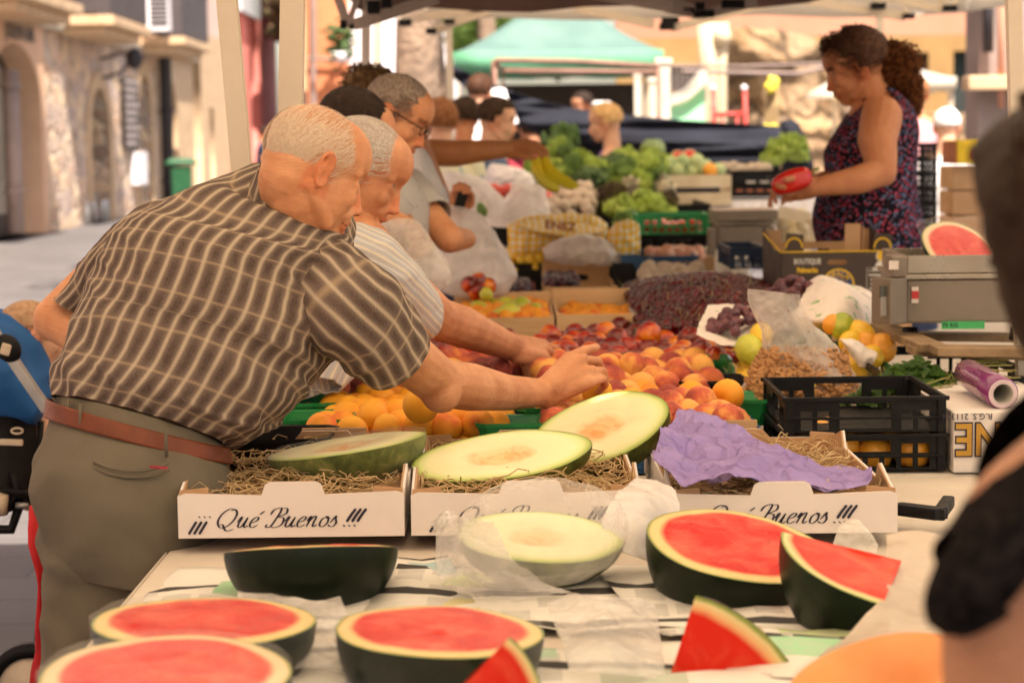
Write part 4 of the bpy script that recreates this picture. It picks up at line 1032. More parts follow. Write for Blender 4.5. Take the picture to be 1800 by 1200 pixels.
half('watermelon_half', 'dark watermelon half with its cut face tipped away, in front of the left white box', W, P(545, 968, 2.80), .124, .115, .10, -14, -2, -2, M_WFLESH, M_WRIND)
half('melon_half', 'left green melon half lying in the left white box under film', 'melon', P(608, 783, 3.42), .140, .078, .078, 3, 0, -8, M_MFLESH, M_MRIND, film=True, dish=.012)
half('melon_half', 'front melon half with pale flesh and orange seed core facing up in the middle box', 'melon', P(881, 800, 3.38), .156, .083, .08, 20, 3, -7, M_MFLESH, M_MRIND, dish=.010)
half('melon_half', 'rear melon half with orange core propped up behind the front one', 'melon', P(1053, 752, 3.62), .134, .088, .088, 36, -4, -19, M_MFLESH, M_MRIND, dish=.010)
half('melon_half', 'pale melon half inside a thin white plastic bag', 'melon', P(950, 943, 2.85), .122, .074, .075, 19, 3, 4, M_MFLESH, M_MRIND, film=True, dish=.01)
half('whole_melon_end', 'green striped melon lying deep in the left box below the wrapped half', 'melon', P(560, 845, 3.3), .13, .07, .06, 0, 10, 0, M_MRIND, M_MRIND, parts=('rind', 'rind_top')) if False else None
# wedges
def wedge(label, corners, thick_px, d0, name='watermelon_wedge'):
 """triangular watermelon wedge: apex + base corners in px/d -> flesh faces, rind at the base"""
 r = empty(name, P(*corners[0])); tag(r, label, W)
 A, B, C, D = [P(*q) for q in corners]    # A peak, B left base, C right base, D far base (depth)
 mid = (B + C + D) / 3
 def grid(p, q, s, bow=None, n_=14):
  pts, uv, F = [], [], []
  for i in range(n_ + 1):
   for j in range(n_ + 1 - i):
    u, v = i / n_, j / n_; w = 1 - u - v; x = p * w + q * u + s * v
    x = x + (x - mid) * .0 + V((0, 0, 1)) * fbm(x, 12, 3, 2) * .003
    pts.append(x); uv.append(w)
  idx = {}; k = 0
  for i in range(n_ + 1):
   for j in range(n_ + 1 - i): idx[i, j] = k; k += 1
  for i in range(n_):
   for j in range(n_ - i):
    F.append((idx[i, j], idx[i + 1, j], idx[i, j + 1]))
    if j < n_ - i - 1: F.append((idx[i + 1, j], idx[i + 1, j + 1], idx[i, j + 1]))
  return pts, F, uv
 b = MB()
 for tri in ((A, B, C), (A, C, D), (A, D, B)):
  pts, F, w = grid(*tri); b.add(pts, F, [[((1 - w[i]) * .98, 0) for i in f] for f in F])
 me = b.mesh('flesh'); bm = bmesh.new(); bm.from_mesh(me); bmesh.ops.remove_doubles(bm, verts=bm.verts, dist=.0005); bm.to_mesh(me); bm.free()
 link('flesh', me, M_WFLESHW, r)
 b = MB(); N = 10; pts = []; F = []; cen = (B + C + D) / 3; dn = (cen - A).normalized(); s0 = min((B - C).length, (C - D).length)
 ring = [B, C, D]; per = []
 for i in range(3):
  p, q = ring[i], ring[(i + 1) % 3]
  for k in range(8): per.append(p.lerp(q, k / 8))
 for j in range(6):
  t = j / 5
  for p in per: pts.append(p.lerp(cen, t) + dn * (.006 + math.sin(math.pi / 2 * t) * s0 * .16))
 top = len(pts); pts += per
 n_ = len(per)
 for k in range(n_): F.append((top + k, k, (k + 1) % n_, top + (k + 1) % n_))
 for j in range(5):
  for k in range(n_): F.append((j * n_ + k, (j + 1) * n_ + k, (j + 1) * n_ + (k + 1) % n_, j * n_ + (k + 1) % n_))
 b.add(pts, F); me = b.mesh('rind'); fix_normals(me); link('rind', me, M_WRIND, r)
n = NT('watermelon_wedge_flesh'); uv = n.co('UV'); s = n.sep(uv); obj = n.co('Object', rand=True)
rr = n.math('ADD', s[0], n.math('MULTIPLY_ADD', n.noise(obj, 12, 4), .06, -.03))
c = n.ramp(rr, [(0, (.66, .018, .006)), (.89, (.64, .02, .008)), (.93, (.78, .44, .20)), (.965, (.74, .62, .30)), (.985, (.26, .32, .08))])
c = n.mix(n.math('MULTIPLY', n.ramp(n.noise(obj, 18, 5, .6, .8), [(.4, 0.), (.65, .7)]), n.ramp(rr, [(.8, 1.), (.88, 0.)])), c, (.78, .13, .06))
n.set(color=c, rough=.35, coat=.1, spec=.15, sss=.1, ssr=(1, .3, .15), sscale=.012); n.bump(n.noise(obj, 50, 4), .4, .004); M_WFLESHW = n.m
def ballwedge(label, c, e1, e2, Rr, alpha, lat0, lat1, axis_end=1.0):
 """wedge of a ball: face plane spanned by e1 (radial) and e2 (wedge edge); second face turned by alpha about e2"""
 r = empty('watermelon_wedge', c); tag(r, label, W); e1 = V(e1).normalized(); e2 = V(e2); e2 = (e2 - e1 * e2.dot(e1)).normalized(); e3 = e1.cross(e2)
 if e3.y < 0: e3 = -e3
 def pt(rr, lat, phi):
  d = e1 * math.cos(phi) + e3 * math.sin(phi); return c + (e2 * math.sin(lat) + d * math.cos(lat)) * rr
 b = MB(); N, K = 14, 22
 for phi in (0, alpha):
  pts = []; uv = []
  for i in range(N + 1):
   for k in range(K + 1):
    q = i / N; lat = lat0 + (lat1 - lat0) * k / K; p = pt(Rr * q, lat, phi); n_ = e3 if phi == 0 else (e1 * -math.sin(phi) + e3 * math.cos(phi))
    p = p - n_ * (1 if phi == 0 else -1) * (fbm(p, 14, 3, 2) * .004 * math.sin(math.pi * q)); pts.append(p); uv.append((q, 0))
  F = [(i * (K + 1) + k, (i + 1) * (K + 1) + k, (i + 1) * (K + 1) + k + 1, i * (K + 1) + k + 1) for i in range(N) for k in range(K)]
  b.add(pts, F, [[uv[i] for i in f] for f in F])
 for lat in (lat0, lat1):
  if abs(abs(lat) - math.pi / 2) < .02: continue
  pts = [pt(Rr * i / N, lat, alpha * k / 10) for i in range(N + 1) for k in range(11)]; F = [(i * 11 + k, (i + 1) * 11 + k, (i + 1) * 11 + k + 1, i * 11 + k + 1) for i in range(N) for k in range(10)]
  b.add(pts, F, [[(((i // 11) / N), 0) for i in f] for f in F])
 b.build('flesh', M_WFLESHW, r, True)
 b = MB(); pts = [pt(Rr * 1.002, lat0 + (lat1 - lat0) * i / 20, alpha * k / 14) for i in range(21) for k in range(15)]
 b.add(pts, [(i * 15 + k, (i + 1) * 15 + k, (i + 1) * 15 + k + 1, i * 15 + k + 1) for i in range(20) for k in range(14)]); b.build('rind', M_WRIND, r, True)
H_ = math.pi / 2
ballwedge('watermelon wedge standing point up below the big tilted half', P(1128, 1345, 2.32), (.94, .14, -.30), (.36, .02, .93), .216, R_(34), R_(-20), H_)
ballwedge('pale watermelon wedge leaning at the right of the big half', P(1585, 985, 2.62), (-.28, -.42, -.86), (-.88, -.1, -.34), .163, R_(-52), R_(6), H_)
ballwedge('bright orange red watermelon wedge with its point up at the bottom middle', P(742, 1278, 2.06), (.70, .1, -.70), (.70, .05, .72), .134, R_(40), R_(-30), H_)
half('squash_half', 'orange squash half wrapped in film at the bottom right', 'squash', P(1560, 1205, 2.15), .115, .08, .08, 30, -8, -14, M_PAPFLESH, M_PAPFLESH, film=True, dish=.03)
# --- pen lettering "Que Buenos"
def pen(mb, pts, O, X, Y, w0, w1, ang=.9, n_=28):
 pts = [tuple(p) for p in pts]; L = len(pts); prev = None; out = []
 for i in range(n_ + 1):
  p = crom(pts, i / n_ * (L - 1)); out.append(p)
 ring = []
 for i, p in enumerate(out):
  q0 = out[max(i - 1, 0)]; q1 = out[min(i + 1, n_)]; dx, dy = q1[0] - q0[0], q1[1] - q0[1]; l = math.hypot(dx, dy) or 1; dx /= l; dy /= l
  w = w0 + w1 * abs(dy) ** 1.6 * (1 if True else 0); nx, ny = -dy, dx
  t = min(i, n_ - i) / n_ * 6; w *= min(1, .45 + t)
  ring.append((O + X * (p[0] + nx * w) + Y * (p[1] + ny * w), O + X * (p[0] - nx * w) + Y * (p[1] - ny * w)))
 b0 = [q for r in ring for q in r]
 mb.add(b0, [(2 * i, 2 * i + 2, 2 * i + 3, 2 * i + 1) for i in range(n_)])
GL = {
 '¡': (.42, [[(.0, -.55), (.12, .1), (.22, .62)], [(.30, .98), (.33, 1.06)]], 1.5),
 '!': (.42, [[(.1, .42), (.25, 1.1), (.42, 1.62)], [(.0, .03), (.03, .12)]], 1.7),
 'Q': (1.75, [[(1.25, 1.55), (.75, 1.75), (.25, 1.3), (.12, .6), (.45, .05), (.95, .12), (1.35, .7), (1.4, 1.35), (1.1, 1.7), (.85, 1.55)], [(.35, .28), (.6, .3), (.85, -.05), (1.15, -.28), (1.6, -.1)]], 1.1),
 'u': (.95, [[(-.05, .5), (.12, .95), (.2, .9), (.1, .3), (.22, .03), (.45, .2), (.66, .95)], [(.66, .95), (.58, .3), (.68, .03), (.92, .2)]], 1),
 'e': (.78, [[(.1, .42), (.5, .62), (.58, .88), (.35, .95), (.1, .6), (.12, .15), (.38, .02), (.72, .25)]], 1),
 'é': (.78, [[(.1, .42), (.5, .62), (.58, .88), (.35, .95), (.1, .6), (.12, .15), (.38, .02), (.72, .25)], [(.55, 1.2), (.85, 1.5)]], 1),
 'B': (1.5, [[(.1, 1.15), (.25, 1.6), (.8, 1.75), (.7, .9), (.45, .1), (.1, .05), (.12, .3)], [(.8, 1.72), (1.25, 1.7), (1.3, 1.25), (.75, .95), (1.25, .85), (1.28, .25), (.8, -.02), (.45, .12)]], 1.1),
 'n': (1.0, [[(.0, .55), (.14, .95), (.2, .85), (.1, .02)], [(.13, .45), (.42, .95), (.6, .9), (.55, .25), (.66, .03), (.9, .22)]], 1),
 'o': (.82, [[(.45, .95), (.12, .65), (.12, .15), (.4, .02), (.66, .35), (.6, .85), (.42, .95), (.5, .8), (.82, .78)]], 1),
 's': (.72, [[(.05, .35), (.35, .98), (.38, .75), (.55, .35), (.38, .02), (.08, .08), (.02, .2)]], 1.1),
 ' ': (.55, [], 1)}
def script(txt, O, X, Y, xh, parent, mat=M_INK, name='lettering'):
 mb = MB(); x = 0; sh = .42
 for ch in txt:
  adv, strokes, wt = GL[ch]
  for s in strokes:
   pts = [((x + a) * xh * 1.13 + b_ * sh * xh, b_ * xh) for a, b_ in s]
   pen(mb, pts, O, X, Y, .028 * xh * (1.6 if ch in '!¡' else 1), .068 * xh * wt)
  x += adv
 return mb.build(name, mat, parent), x * xh
# --- white fruit boxes
def fruit_box(label, px0, px1, pyt, pyb, d0, depth, tab, script_at=None, back_tab=False, rz=0):
 A = P(px0, pyb, d0); B = P(px1, pyb, d0); zt = P(px0, pyt, d0).z; zb = TZ + .004 + .02; x0, x1 = A.x, B.x; y0, y1 = d0, d0 + depth
 r = empty('fruit_box', ((x0 + x1) / 2, (y0 + y1) / 2, zb)); tag(r, label, 'cardboard box')
 t = .004; h = zt - zb; fx = lambda px: P(px, pyt, d0).x - x0
 def panel(name, outer, holes, O, X, Y, parent=r):
  plate(name, outer, holes, t, (O, X, Y), M_CARDW, parent); N = X.cross(Y)
  plate(name + '_lining', outer, holes, t * .6, (O - N * (t + .0006), X, Y), M_KRAFT, parent)
 w = x1 - x0; tx0, tx1 = fx(tab[0]), fx(tab[1]); th = .017
 out = [(0, 0), (w, 0), (w, h), (w - .012, h + .004), (tx1 + .006, h), (tx1, h + th), (tx1 - .008, h + th + .004), (tx0 + .008, h + th + .004), (tx0, h + th), (tx0 - .006, h), (.012, h + .004), (0, h)]
 panel('front_panel', out, [], V((x0, y0, zb)), V((1, 0, 0)), V((0, 0, 1)))
 panel('back_panel', [(0, 0), (w, 0), (w, h), (w * .66, h), (w * .62, h + th), (w * .38, h + th), (w * .34, h), (0, h)], [], V((x1, y1, zb)), V((-1, 0, 0)), V((0, 0, 1)))
 sd = [(0, 0), (depth - .02, 0), (depth - .02, h), (depth * .85, h + .02), (depth * .80, h + .028), (depth * .76, h), (depth * .24, h), (depth * .2, h + .028), (depth * .15, h + .02), (0, h)]
 panel('side_panel', sd, [], V((x0, y1 - .01, zb)), V((0, -1, 0)), V((0, 0, 1))); panel('side_panel', sd, [], V((x1, y0 + .01, zb)), V((0, 1, 0)), V((0, 0, 1)))
 b = MB(); b.box(((x0 + x1) / 2, (y0 + y1) / 2, zb + .004), (w - .012, depth - .012, .004)); b.build('bottom', M_KRAFT, r)
 for sx, sg in ((x0 + .003, 1), (x1 - .003, -1)):
  for yy, sy in ((y0 + .006, 1), (y1 - .006, -1)):
   b = MB(); z1 = h + .012; b.add([(sx, yy, zb), (sx + sg * .05, yy + sy * .004, zb), (sx + sg * .045, yy + sy * .006, zb + z1), (sx, yy + sy * .002, zb + z1 - .004), (sx, yy + sy * .07, zb), (sx + sg * .004, yy + sy * .07, zb + h)], [(0, 1, 2, 3), (0, 3, 5, 4)]); o = b.build('corner_flap', M_KRAFT, r); solidify(o, .003)
 if script_at:
  px, py, xh = script_at; script('¡¡¡ Qué Buenos !!!', V((P(px, py, d0).x, y0 - .0012, P(px, py, d0).z)), V((1, 0, 0)), V((0, 0, 1)), xh, r)
 # wood wool inside
 b = MB(); rd = seeded(int(px0))
 for k in range(330):
  p = V((rd.uniform(x0 + .03, x1 - .03), rd.uniform(y0 + .02, y1 - .02), zb + h * rd.uniform(.55, .95))); a = rd.uniform(0, 6.3); pts = [p]
  for j in range(7):
   a += rd.gauss(0, .9); p = p + V((math.cos(a) * .018, math.sin(a) * .018, rd.gauss(0, .006) - (.004 if p.z > zt else -.003))); p.x = min(max(p.x, x0 + .012), x1 - .012); p.y = min(max(p.y, y0 + .012), y1 - .012); pts.append(p)
  b.tube(pts, rd.choice((.0006, .0009, .0012)), 4, False)
 o = b.build('wood_wool', M_STRAW, None, True); tag(o, 'pale wood wool packing in ' + label.split(',')[0], 'packing'); o['kind'] = 'stuff'
 return r
fruit_box('left white fruit box, lettered and holding the wrapped melon half', 315, 712, 872, 985, 3.15, .6, (466, 564), (336, 928, .0178))
fruit_box('middle white fruit box, holding the two cut melon halves', 724, 1128, 870, 985, 3.15, .6, (884, 984), (760, 924, .0178))
fruit_box('right white fruit box, half covered by lilac tissue paper', 1178, 1577, 872, 985, 3.13, .62, (1326, 1424), (1196, 922, .0178))
b = MB(); b.box(P(470, 784, 3.72), (.10, .03, .004), Matrix.Rotation(.2, 3, 'X')); tag(b.build('paper_slip', M_CARDW), 'white paper slip on the back rim of the left box', 'paper')
b = MB(); b.box(P(588, 765, 3.80), (.125, .006, .03)); tag(b.build('cardboard_divider', M_KRAFT, bevel=.002), 'brown cardboard strip in front of the apricots', 'cardboard strip')
b = MB(); b.box(P(1290, 752, 3.84), (.09, .006, .032)); tag(b.build('cardboard_divider', M_KRAFT, bevel=.002), 'short brown cardboard strip in front of the red peaches', 'cardboard strip')
# lilac tissue
def crumple(o, amp, sc, seed):
 for v in o.data.vertices:
  k = 1 - 2 * abs(nz(v.co, sc, seed)); k2 = 1 - 2 * abs(nz(v.co, sc * 2.1, seed + 4))
  v.co += V((nz(v.co, sc, seed + 9) * .4, nz(v.co, sc, seed + 2), k * .7 + k2 * .3)) * amp
o = sheet('tissue_paper', [[(1208, 755, 3.62), (1262, 762, 3.62), (1310, 790, 3.62), (1330, 815, 3.6)], [(1165, 790, 3.4), (1240, 800, 3.42), (1330, 812, 3.4), (1400, 835, 3.4)],
 [(1160, 815, 3.28), (1250, 835, 3.28), (1370, 832, 3.3), (1480, 835, 3.32)], [(1150, 845, 3.19), (1215, 868, 3.17), (1330, 862, 3.17), (1520, 858, 3.18)], [(1200, 885, 3.12), (1240, 880, 3.11), (1310, 878, 3.11), (1325, 875, 3.12)]], M_LILAC, 'crumpled lilac tissue paper spilling over the right white box', 'tissue paper', thick=.0008)
crumple(o, .034, 7, 3); crumple(o, .016, 15, 5); crumple(o, .005, 36, 8)
# --- produce
cav = lambda s_: s_
def punnet(label, c, w, dpt, h, m, rz=0):
 r = empty('punnet', c, rz); tag(r, label, 'punnet'); b = MB(); n_ = 8; t = .86
 def oc(k, s, z):
  x, y = w / 2 * s, dpt / 2 * s; c_ = .22; P8 = [(-x, -y * (1 - c_)), (-x * (1 - c_), -y), (x * (1 - c_), -y), (x, -y * (1 - c_)), (x, y * (1 - c_)), (x * (1 - c_), y), (-x * (1 - c_), y), (-x, y * (1 - c_))]
  return (*P8[k], z)
 lv = [(t, 0), (1, h), (1.05, h + .002), (1.05, h - .006), (.98, h - .006), (t - .03, .004)]
 pts = [oc(k, s, z) for s, z in lv for k in range(8)]
 fs = [(i * 8 + k, i * 8 + (k + 1) % 8, (i + 1) * 8 + (k + 1) % 8, (i + 1) * 8 + k) for i in range(len(lv) - 1) for k in range(8)] + [tuple(range(8))[::-1], tuple(40 + k for k in range(8))]
 b.add(pts, fs); b.build('punnet_tray', m, r, False, False); return r
def onp(px, py, z): return PZ(px, py, z)
for px, py, m, w, lab in ((568, 705, M_GREENPL, .17, 'green plastic punnet behind the striped shirt hem'), (548, 735, M_GREENPL, .17, 'green plastic punnet beside the checked shirt belly'), (900, 742, M_GREENPL, .14, 'green punnet corner among the apricots and peaches'), (975, 715, M_GREENPL, .15, 'green punnet right under the front reaching hand'),
  (1225, 632, M_GREENPL, .16, 'green punnet among the dark nectarines'), (1290, 700, M_GREENPL, .16, 'green punnet holding the big yellow peach'), (1245, 668, M_BLACKPL, .16, 'black punnet between the nectarines and yellow peach'), (890, 640, M_BLACKPL, .13, 'black punnet between the two reaching arms'), (492, 765, M_BLACKPL, .2, 'black punnet against the checked shirt')):
 p = onp(px, py, TZ + .10); punnet(lab, (p.x, p.y, TZ + .05), w, w * .9, .055, m, random.uniform(-.15, .15))
def tray(name, label, x0, x1, y0, y1, z0, h, m, cat='tray'):
 r = empty(name, ((x0 + x1) / 2, (y0 + y1) / 2, z0)); tag(r, label, cat)
 w, dp = x1 - x0, y1 - y0; t = .006
 for nm, c, s in (('front_panel', (0, -dp / 2 + t / 2, h / 2 + t), (w, t, h)), ('back_panel', (0, dp / 2 - t / 2, h / 2 + t), (w, t, h)), ('side_panel', (-w / 2 + t / 2, 0, h / 2 + t), (t, dp - 2 * t - .001, h)), ('side_panel', (w / 2 - t / 2, 0, h / 2 + t), (t, dp - 2 * t - .001, h)), ('bottom', (0, 0, t / 2), (w - .001, dp - .001, t - .001))):
  b = MB(); b.box(c, s); b.build(nm, m, r, keep=False, bevel=.001)
 return r
tray('fruit_tray', 'black tray under the yellow peaches and apricots', -.42, .02, 3.85, 4.40, TZ + .002, .06, M_NAVYPL)
tray('fruit_tray', 'blue black tray under the rosy peaches on the right', .04, .50, 3.85, 4.42, TZ + .002, .065, M_BLUEPL)
tray('fruit_tray', 'black tray under the red peaches behind the yellow ones', -.52, .02, 4.44, 5.0, TZ + .002, .065, M_BLACKPL)
tray('fruit_tray', 'black tray under the peaches below the reaching hands', .04, .50, 4.45, 5.0, TZ + .002, .065, M_BLACKPL)
tray('fruit_tray', 'tray under the glossy nectarines beside the wooden crates', .04, .62, 5.03, 5.88, TZ + .002, .06, M_BLACKPL)
tray('fruit_tray', 'tray under the nectarines left of the wooden crate', -.32, .02, 5.03, 5.88, TZ + .002, .06, M_BLACKPL)
G1 = 'yellow peaches in the front left tray'
ex = []
def place(fr, lst, label, cat, group, dflt=None):
 for q in lst:
  px, py, w = q[:3]; z = q[3] if len(q) > 3 else None
  d = fr.r * 2 * 3500 / w; p = P(px, py, d); fr.put(p, label, cat, group); ex.append((px, py, w))
  if not hasattr(place, 'pts'): place.pts = []
  place.pts.append((p, fr.r))
place(YEL, [(655, 735, 60), (617, 718, 50), (600, 728, 46), (695, 727, 58), (740, 712, 62), (767, 746, 60), (800, 733, 50), (640, 705, 54), (825, 725, 54), (850, 728, 52), (880, 722, 46), (565, 722, 44), (578, 742, 46)], 'yellow peach in the front left tray behind the melon halves', 'peach', G1)
place(APRI, [(555, 716, 38), (540, 755, 38), (575, 762, 38), (600, 766, 38), (625, 760, 38), (690, 762, 38), (712, 768, 38), (650, 768, 38), (735, 764, 36), (905, 715, 36)], 'small orange apricot along the front edge of the peach tray', 'apricot', 'apricots along the front tray edge')
place(PEACHR, [(845, 752, 58), (810, 768, 56), (790, 762, 48), (895, 748, 56), (870, 768, 50), (930, 765, 50)], 'dusky red peach in front of the green punnet by the apricots', 'peach', 'red peaches in front of the apricots')
place(PEACH, [(1178, 705, 58), (1165, 738, 60), (1203, 730, 58), (1243, 726, 60), (1290, 722, 58), (1225, 748, 60), (1262, 755, 54), (1310, 745, 52), (1355, 752, 50), (1180, 765, 60), (1330, 758, 46), (1376, 748, 40)], 'rosy peach in the front right tray behind the lilac paper', 'peach', 'rosy peaches in the front right tray')
place(YEL, [(1279, 695, 58), (1215, 693, 56), (1190, 695, 50), (1075, 672, 48), (1050, 690, 58)], 'yellow peach among the rosy peaches on the right', 'peach', 'yellow peaches among the rosy ones')
place(PEACHR, [(610, 675, 52), (640, 690, 44), (665, 672, 44), (690, 660, 40), (715, 690, 44), (705, 712, 40), (622, 715, 44), (588, 690, 40), (735, 672, 42), (600, 655, 40)], 'dark red peach behind the yellow peaches under the front arm', 'peach', 'red peaches behind the yellow ones')
place(NECT, [(975, 603, 40), (1000, 616, 36), (1065, 585, 42), (1050, 597, 42), (1095, 597, 42), (1090, 575, 40), (1140, 587, 44), (1108, 608, 42), (1160, 625, 44), (1175, 590, 40), (1213, 596, 44), (1195, 640, 44), (1165, 650, 42), (1210, 625, 42), (1128, 612, 44), (1012, 596, 36), (940, 578, 38), (966, 590, 32), (1240, 612, 42), (1258, 590, 38)], 'glossy red and orange nectarine in the heap before the pale wooden crate', 'nectarine', 'nectarines heaped before the wooden crate')
place(PEACH, [(1085, 625, 44), (1105, 650, 46), (1075, 640, 44), (1130, 660, 46), (1155, 672, 46), (1120, 680, 48), (1190, 668, 44), (1090, 668, 46), (1210, 672, 42), (1140, 690, 50), (1080, 700, 54), (1105, 705, 54), (970, 655, 42), (952, 652, 38), (1030, 712, 50), (1215, 655, 40)], 'soft orange red peach between the reaching hands and the right tray', 'peach', 'peaches below the reaching hands')
place(NECT, [(800, 604, 32), (790, 612, 30), (820, 610, 32), (842, 622, 34), (860, 618, 30), (875, 632, 36), (893, 622, 34), (910, 640, 36), (830, 632, 34)], 'red nectarine lying between the two reaching arms', 'nectarine', 'nectarines between the arms')
def clear(p, r=.03):
 for q, rr in place.pts:
  if (p - q).length < (rr + r) * .86: return True
  # hidden explicit fruit would be covered: keep filler lower than explicit ones around
  if abs(p.x - q.x) < .05 and abs(p.y - q.y) < .06 and p.z > q.z + .01: return True
 return False
pile(YEL, -.41, .02, 3.86, 4.38, TZ + .085, .01, 'yellow peach filling the front left tray', 'peach', G1 + ' lower', 2, clear)
pile(PEACH, .05, .49, 3.86, 4.40, TZ + .088, .01, 'rosy peach filling the front right tray', 'peach', 'peaches filling the right tray', 2, clear, (YEL, .12))
pile(PEACHR, -.51, .02, 4.45, 5.0, TZ + .09, .01, 'red peach in the second tray under the front arm', 'peach', 'red peaches in the second tray', 2, clear, (PEACH, .3))
pile(PEACH, .05, .49, 4.46, 5.0, TZ + .09, .01, 'orange red peach in the tray below the hands', 'peach', 'peaches in the tray below the hands', 2, clear, (PEACHR, .25))
pile(NECT, .05, .61, 5.04, 5.86, TZ + .075, .015, 'nectarine filling the tray beside the wooden crates', 'nectarine', 'nectarines filling the wide tray', 2, clear)
pile(NECT, -.31, .01, 5.04, 5.86, TZ + .085, .0, 'nectarine in the tray left of the wooden crate', 'nectarine', 'nectarines in the left tray', 2, clear)
# --- wooden crates
def wood_crate(label, x0, x1, y0, y1, z0, h, m=M_WOODC, slot=True, hb=None):
 r = empty('wooden_crate', ((x0 + x1) / 2, (y0 + y1) / 2, z0)); tag(r, label, 'wooden crate'); w, dp = x1 - x0, y1 - y0; hb = hb or h
 sl = [[(w / 2 + a * .05 + math.copysign(.012, a) * math.cos(t), hb * .62 + .012 * math.sin(t)) for a, t in ([(1, -math.pi / 2 + k * math.pi / 6) for k in range(7)] + [(-1, -math.pi / 2 + k * math.pi / 6) for k in range(6, -1, -1)])]] if slot else []
 sl = [[(x, y) for x, y in s] for s in sl]
 if slot:
  s = [];
  for k in range(13):
   t = -math.pi / 2 + math.pi * k / 12; s.append((w / 2 + .038 + .012 * math.cos(t), hb * .6 + .012 * math.sin(t)))
  for k in range(13):
   t = math.pi / 2 + math.pi * k / 12; s.append((w / 2 - .038 + .012 * math.cos(t), hb * .6 + .012 * math.sin(t)))
  sl = [s]
 plate('front_panel', rect(0, 0, w, h), [], .006, (V((x0, y0, z0)), V((1, 0, 0)), V((0, 0, 1))), m, r)
 plate('back_panel', rect(0, 0, w, hb), sl, .006, (V((x0, y1 - .006, z0)), V((1, 0, 0)), V((0, 0, 1))), m, r)
 for x in (x0 + .003, x1 - .003):
  b = MB(); b.box((x, (y0 + y1) / 2, z0 + h / 2), (.006, dp - .014, h - .004)); b.build('side_panel', m, r)
 for x in (x0 + .013, x1 - .013):
  for y in (y0 + .014, y1 - .02): b = MB(); b.box((x, y, z0 + h / 2), (.014, .014, h + .006)); b.build('corner_post', m, r)
 b = MB(); b.box(((x0 + x1) / 2, (y0 + y1) / 2, z0 + .003), (w - .01, dp - .012, .004)); b.build('bottom', m, r); return r
def bx(px, d): return P(px, 500, d).x
wood_crate('pale wooden crate behind the nectarine heap, right of the pair', bx(978, 5.95), bx(1156, 5.95), 5.95, 6.55, TZ + .002, .132, hb=.165)
wood_crate('pale wooden crate with apricots behind the second man arm', bx(788, 5.95), bx(974, 5.95), 5.95, 6.55, TZ + .002, .125, hb=.158)
wood_crate('low wooden crate under the striped sleeve cuff', bx(590, 5.2), bx(780, 5.2), 5.9, 6.3, TZ + .002, .12)
pile(APRI, bx(800, 6), bx(970, 6), 5.97, 6.52, TZ + .115, .01, 'apricot in the left pale wooden crate', 'apricot', 'apricots in the left wooden crate', 2, None, (LIM, .12, 'greenish yellow fruit in the left pale wooden crate', 'greenish fruit in the left wooden crate'))
pile(APRI, bx(985, 6), bx(1150, 6), 5.97, 6.52, TZ + .10, .0, 'apricot in the right pale wooden crate', 'apricot', 'apricots in the right wooden crate', 2)
# plums
wood_crate('long wooden crate below the yellow plums', bx(955, 7.45), bx(1078, 7.45), 7.15, 7.75, TZ + .03, .10, hb=.155, slot=True)
wood_crate('dark red fruit crate with plums beside the clear bag', bx(800, 7.0), bx(942, 7.0), 6.95, 7.5, TZ + .01, .115, simple('wine_red_card', (.25, .02, .03), .6), slot=False)
pile(PLD, bx(805, 7), bx(940, 7), 6.97, 7.45, TZ + .13, .01, 'dark purple plum in the wine red crate', 'plum', 'dark plums in the red crate', 2)
pile(PLD, bx(955, 7.4), bx(1020, 7.4), 7.17, 7.6, TZ + .135, .01, 'dark purple plum in the long wooden crate', 'plum', 'dark plums in the wooden crate', 2)
tray('fruit_tray', 'black crate holding the bright yellow plums', bx(885, 7.9), bx(1095, 7.9), 7.78, 8.25, TZ + .05, .12, M_BLACKPL)
pile(PLY, bx(888, 7.9), bx(1085, 7.9), 7.78, 8.22, TZ + .165, .05, 'bright yellow plum heaped in the black crate', 'plum', 'yellow plums in the black crate', 2, None, peak=(.3, .5))
# cherries and grapes
tray('fruit_tray', 'shallow green edged tray under the cherries', bx(1120, 5.6), bx(1420, 6.0), 5.55, 6.75, TZ + .002, .10, simple('dark_green_card', (.03, .09, .03), .6))
CX1 = bx(1420, 6.0)
rest = pile(CHE, bx(1128, 5.7), CX1, 5.58, 6.75, TZ + .105, .08, 'glossy dark red cherry in the big cherry heap', 'cherry', 'cherries in the big heap', 1, None, stem=.14, maxn=300, peak=(.5, .5), slope=.05, jit=.5)
b = MB()
def lump(b, x0, x1, y0, y1, z0, heap, peak, slope, dz):
 N = 24; pts = []
 for j in range(N + 1):
  for i in range(N + 1):
   u, v = i / N, j / N; h = heap * max(0, 1 - ((u - peak[0]) * 2) ** 2) * max(0, 1 - ((v - peak[1]) * 1.6) ** 2) + slope * v
   pts.append((x0 + (x1 - x0) * u, y0 + (y1 - y0) * v, z0 + h - dz))
 b.add(pts, [(j * (N + 1) + i, j * (N + 1) + i + 1, (j + 1) * (N + 1) + i + 1, (j + 1) * (N + 1) + i) for j in range(N) for i in range(N)])
lump(b, bx(1130, 5.6), CX1 - .01, 5.56, 6.74, TZ + .105, .08, (.5, .5), .05, .012)
for l, p in rest: b.ell(p, .0150, None, 12, 8)
for k in range(700):
 u, v = random.random(), random.random(); x = bx(1128, 5.7) + (CX1 - bx(1128, 5.7)) * u; y = 5.58 + 1.17 * v
 h = .08 * max(0, 1 - ((u - .5) * 2) ** 2) * max(0, 1 - ((v - .5) * 1.6) ** 2) + .05 * v
 b.ell((x, y, TZ + .105 + h - .006 + random.random() * .010), .0146, None, 12, 8)
o = b.build('cherry_heap', simple('cherry_heap_skin', (.10, .002, .003), .15, (.03, .001, .001), 14, coat=.12), None, True); b = MB()
